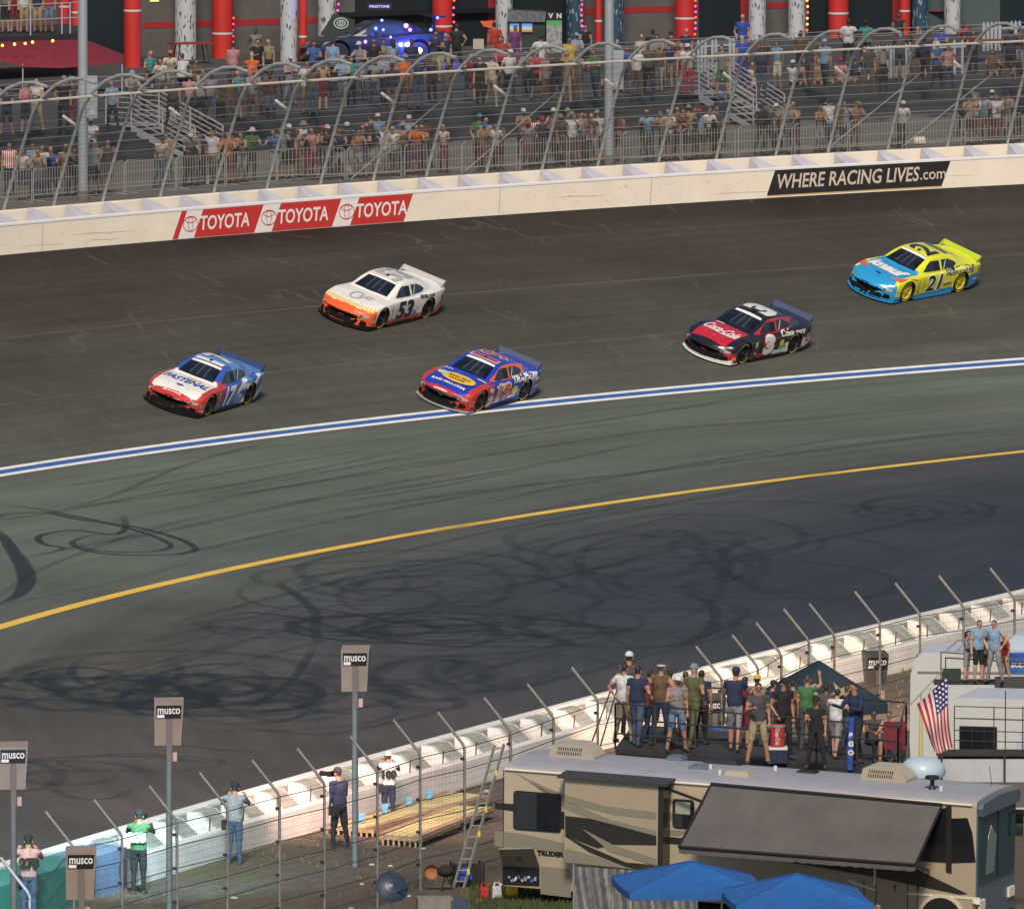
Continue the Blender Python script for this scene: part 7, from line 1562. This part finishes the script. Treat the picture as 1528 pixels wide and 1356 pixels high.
# ------------------------------------------------------------------ trailers at right with people
def z7(x, y): return (1300+x/5.425, 880+y/5.425)
wht_t = mat('trailer_white', (.50,.52,.51), .5, var=.04, coat=.2); wroof = mat('trailer_roof', (.42,.45,.50), .6, var=.08)
def trailer(p0, p1, ztop, depth, zb, label, nose=.35):
    A, B_ = G(*p0, ztop), G(*p1, ztop); d = B_-A; d.z = 0; ang = math.atan2(d.y, d.x); L = d.length; t = thing('camper_trailer', label, 'trailer', (A.x, A.y, 0), ang); r = .18
    pr = [(0,zb),(-.04,1.2),(-.02,ztop-.5),(.10,ztop-.12),(nose,ztop),(L,ztop),(L,zb)]; m = MB(); m.prism(pr, lambda x, z: Vector((x,0,z)), lambda x, z: Vector((x,depth,z))); m.build('body', wht_t, t)
    MB().prism([(nose,ztop+.0),(L,ztop+.0),(L,ztop+.03),(nose,ztop+.03)], lambda x, z: Vector((x,.02,z)), lambda x, z: Vector((x,depth-.02,z))).build('roof', wroof, t); return t, L
tA, LA = trailer((1360,975), (1560,977), 3.3, 2.4, .4, 'white camper trailer standing behind the others, far right', .25)
MB().box((.55,-.01,2.35),(.26,.012,.26)).build('vent_panel', mat('vent_grey', (.4,.42,.42), .6), tA); MB().box((LA/2,-.012,2.85),(LA-.3,.01,.05)).build('trim_strip', taup, tA); m = MB(); m.prism([(0,0),(.9,0),(.9,.28),(.15,.36),(0,.2)], lambda x, z: Vector((2.3+x,.9,3.33+z)), lambda x, z: Vector((2.3+x,1.7,3.33+z))); m.build('air_conditioner', mat('dome_pale_blue'), tA)
for x in (.8, 1.05): MB().tube([(x,.3,3.33),(x+.3,.3,3.6),(x+.75,.3,3.62),(x+.75,.3,3.33)], .02, 6).build('roof_ladder', al, tA)
[MB().lathe([(.0001,-.02),(.33,-.02),(.33,.2)], (x,0,.34), 'y', 16).build('wheel', tyre, tA) for x in (2.2,3.0)]
tB, LB = trailer((1408,1042), (1560,1046), 3.0, 2.5, .4, 'white motor coach with dark side windows under the flag, far right', .3)
MB().box((.85,-.012,2.0),(.92,.014,.72)).build('window', dkint, tB); wn_ = [o for o in KIDS(tB) if o.name.startswith('window')][0]
[MB().box((x,-.022,2.0),(.26,.006,.62)).build('pane', wgl, wn_) for x in (.55,.85,1.15)]
MB().box((1.4,-.012,2.55),(2.0,.01,.02)).build('trim_strip', taup, tB); m = MB(); m.prism([(1.6,1.2),(2.4,1.2),(2.4,2.3),(1.85,2.25)], lambda x, z: Vector((x,-.02,z)), lambda x, z: Vector((x,-.005,z))); m.build('striped_panel', mat('panel_pale_blue', (.42,.46,.55), .5, var=.2, scale=6), tB)
dk2 = thing('roof_deck', 'low deck with dark railing in front of the white motor coach', 'platform', tuple(G(1405,1128,2.0))); do = G(1405,1128,2.0); k = (do-CAM).length/FP; Q = lambda x, y, d=0: Vector(((x-1405)*k, d, (1128-y)*k))
MB().box(Q(1480,1126,.5), (2.6,1.0,.06)).build('deck', dkd, dk2); MB().box(Q(1480,1150,.5), (2.5,.9,.55)).build('side_panel', wroof, dk2)
for y in (1053,1071,1089,1104): MB().tube([Q(1424,y), Q(1560,y+4)], .012, 5).build('rail', rld, dk2)
for x in (1424,1483,1500,1526): MB().tube([Q(x,1053 if x != 1500 else 1030), Q(x,1128)], .014, 5).build('baluster', rld, dk2)
for x in (1405,1499): MB().box(Q(x,1145), (.05,.05,.6)).build('leg', dkd, dk2)
MB().box(Q(1480,1186,.5), (2.5,.9,.6)).build('skirt', mat('skirt_grey', (.10,.10,.11), .7), dk2)
# deck on the rear trailer roof
rt = thing('roof_platform', 'black topped roof platform with thin rails where five people stand', 'platform', tuple(G(1400,1018,2.95))); ro2 = G(1400,1018,2.95); k = (ro2-CAM).length/FP; Q = lambda x, y, d=0: Vector(((x-1400)*k, d, (1018-y)*k))
MB().box(Q(1480,1019,.3), (2.8,.9,.05)).build('deck', dkd, rt)
for x in (1404,1411,1440): MB().tube([Q(x,972 if x != 1411 else 980), Q(x,1018)], .015, 5).build('baluster', rld, rt)
MB().tube([Q(1404,973), Q(1440,975)], .015, 5).build('rail', rld, rt); MB().tube([Q(1411,981), Q(1560,990)], .018, 5).build('rail', rld, rt); MB().box(Q(1420,1008,.2), (.45,.4,.28)).build('storage_box', mat('box_dark_green', (.02,.035,.025), .7), rt); MB().box(Q(1512,1018,-.12), (.9,.35,.28)).build('bench', mat('bench_dark', (.05,.05,.055), .8), rt)
for (px, yt, yb, pose, shirt, pants, legs, hair, sl, rz, sk_, lb) in ((1442,940,1016,'fem','grey','grey','short','dark','long',1.2,0,'dark haired woman in pale grey dress on roof platform'),(1460,925,1017,'stand','light blue','black','short','brown','short',.4,0,'man in light blue tee and black shorts on roof platform'),(1484,925,1018,'hip','light blue','grey','long','brown','none',-.4,0,'man in sleeveless light blue top on roof platform'),(1472,940,1016,'stand','white','maroon','short','brown','short',2.5,0,'person in white top half hidden on roof platform'),(1500,946,1016,'drink','red','tan','short','dark','short',-.9,1,'man in red tee with white print on roof platform')):
    p = G(px, yb, 2.98); person(pose, p, rz, shirt, pants, sk_, hair, None, 'white', sl, legs, min(1.0, (yb-yt)*(p-CAM).length/FP/1.74*1.0), hd=True, label=lb, group='people on the roof platform')
t = thing('cooler', 'bright blue cooler with white lettering on the roof platform', 'cooler', tuple(G(1518,1012,3.0)+Vector((0,-.2,.15)))); MB().box((0,0,.22),(.62,.4,.42)).build('body', CM['blue'], t); MB().box((0,0,.45),(.64,.42,.05)).build('lid', CM['royal blue'], t); vs, fs = text2d('BUD', .16, .1, .01); MB().add([(q.x,-.206,.22+q.y) for q in vs], fs).build('lettering', CM['white'], t)
# flag on a leaning pole
fl = thing('flag', 'american flag hanging from a leaning pole in front of white trailers', 'flag', tuple(G(1328,1083,3.0))); f0 = G(1328,1083,3.0); k = (f0-CAM).length/FP; Q = lambda x, y, d=0: Vector(((x-1328)*k, d, (1083-y)*k))
MB().tube([Q(1325,1092), Q(1345,1064)], .022, 6).build('pole_grip', al, fl); MB().tube([Q(1343,1067), Q(1408,998)], .014, 6).build('pole', mat('pole_brass', (.35,.25,.12), .5), fl)
fr, fw = mat('flag_red', (.42,.02,.03), .8), mat('flag_white', (.62,.60,.60), .8); fbm = mat('flag_blue', (.02,.03,.16), .8)
def FS(u, v):                 # u: 0 bottom of the hoist .. 1 top; v: 0 at the pole .. 1 at the fly end
    ax = Vector((1368+40*u, 1050-44*u, 0)); bx = Vector((1394+32*u, 1120+4*math.sin(u*5), 0)); p = ax.lerp(bx, v); x = p.x+6*math.sin(v*3.1+u*2)*(1-v*.3)-10*(1-u)*v*(1-v)*2
    return Q(x, p.y, .10*math.sin(u*11+v*3)*v+.05*math.sin(v*9))
for i in range(13):
    u0, u1 = i/13, (i+1)/13; m = MB(); m.grid([[FS(u0+(u1-u0)*j/2, v/16) for j in range(3)] for v in range(17)]); m.build('stripe', fr if i % 2 == 0 else fw, fl, True)
m = MB(); m.grid([[FS(6/13+7/13*j/8, .40*v/10)+Vector((0,-.012,0)) for j in range(9)] for v in range(11)]); cn = m.build('canton', fbm, fl, True)
for i in range(5):
    for j in range(4): q = FS(6/13+7/13*(j+.6)/4.2, .40*(i+.6)/5.2)+Vector((0,-.02,0)); MB().add([q+Vector((.032*math.cos(a), 0, .032*math.sin(a))) for a in [math.pi*2*t/10*1 for t in range(10)]], [tuple(range(10))]).build('star', fw, cn)
# lean bars and pale tube near the flag
t = thing('folded_umbrella', 'tied up pale yellow umbrella standing behind the flag', 'umbrella', tuple(G(1374,1140,1.6))); MB().tube([(0,0,0),(0,0,1.5)], .05, 8, rs=[.07,.03]).build('fabric', mat('pale_yellow', (.5,.45,.2), .8), t); MB().tube([(0,0,-.5),(0,0,1.7)], .015, 5).build('pole', al, t)
# two heads under the awning edge
for px, yt, hat, hc_, lb in ((1455,1346,'cap','white','person in white cap at the very bottom, right of blue canopy'),(1308,1350,None,'','dark haired person at the very bottom, right of blue canopies')):
    p = G(px, yt+114, 0); person('stand', p, .3, 'navy', 'black', 1, 'dark', hat, hc_ or 'white', 'short', 'long', 1.0, hd=True, label=lb)
label_people()
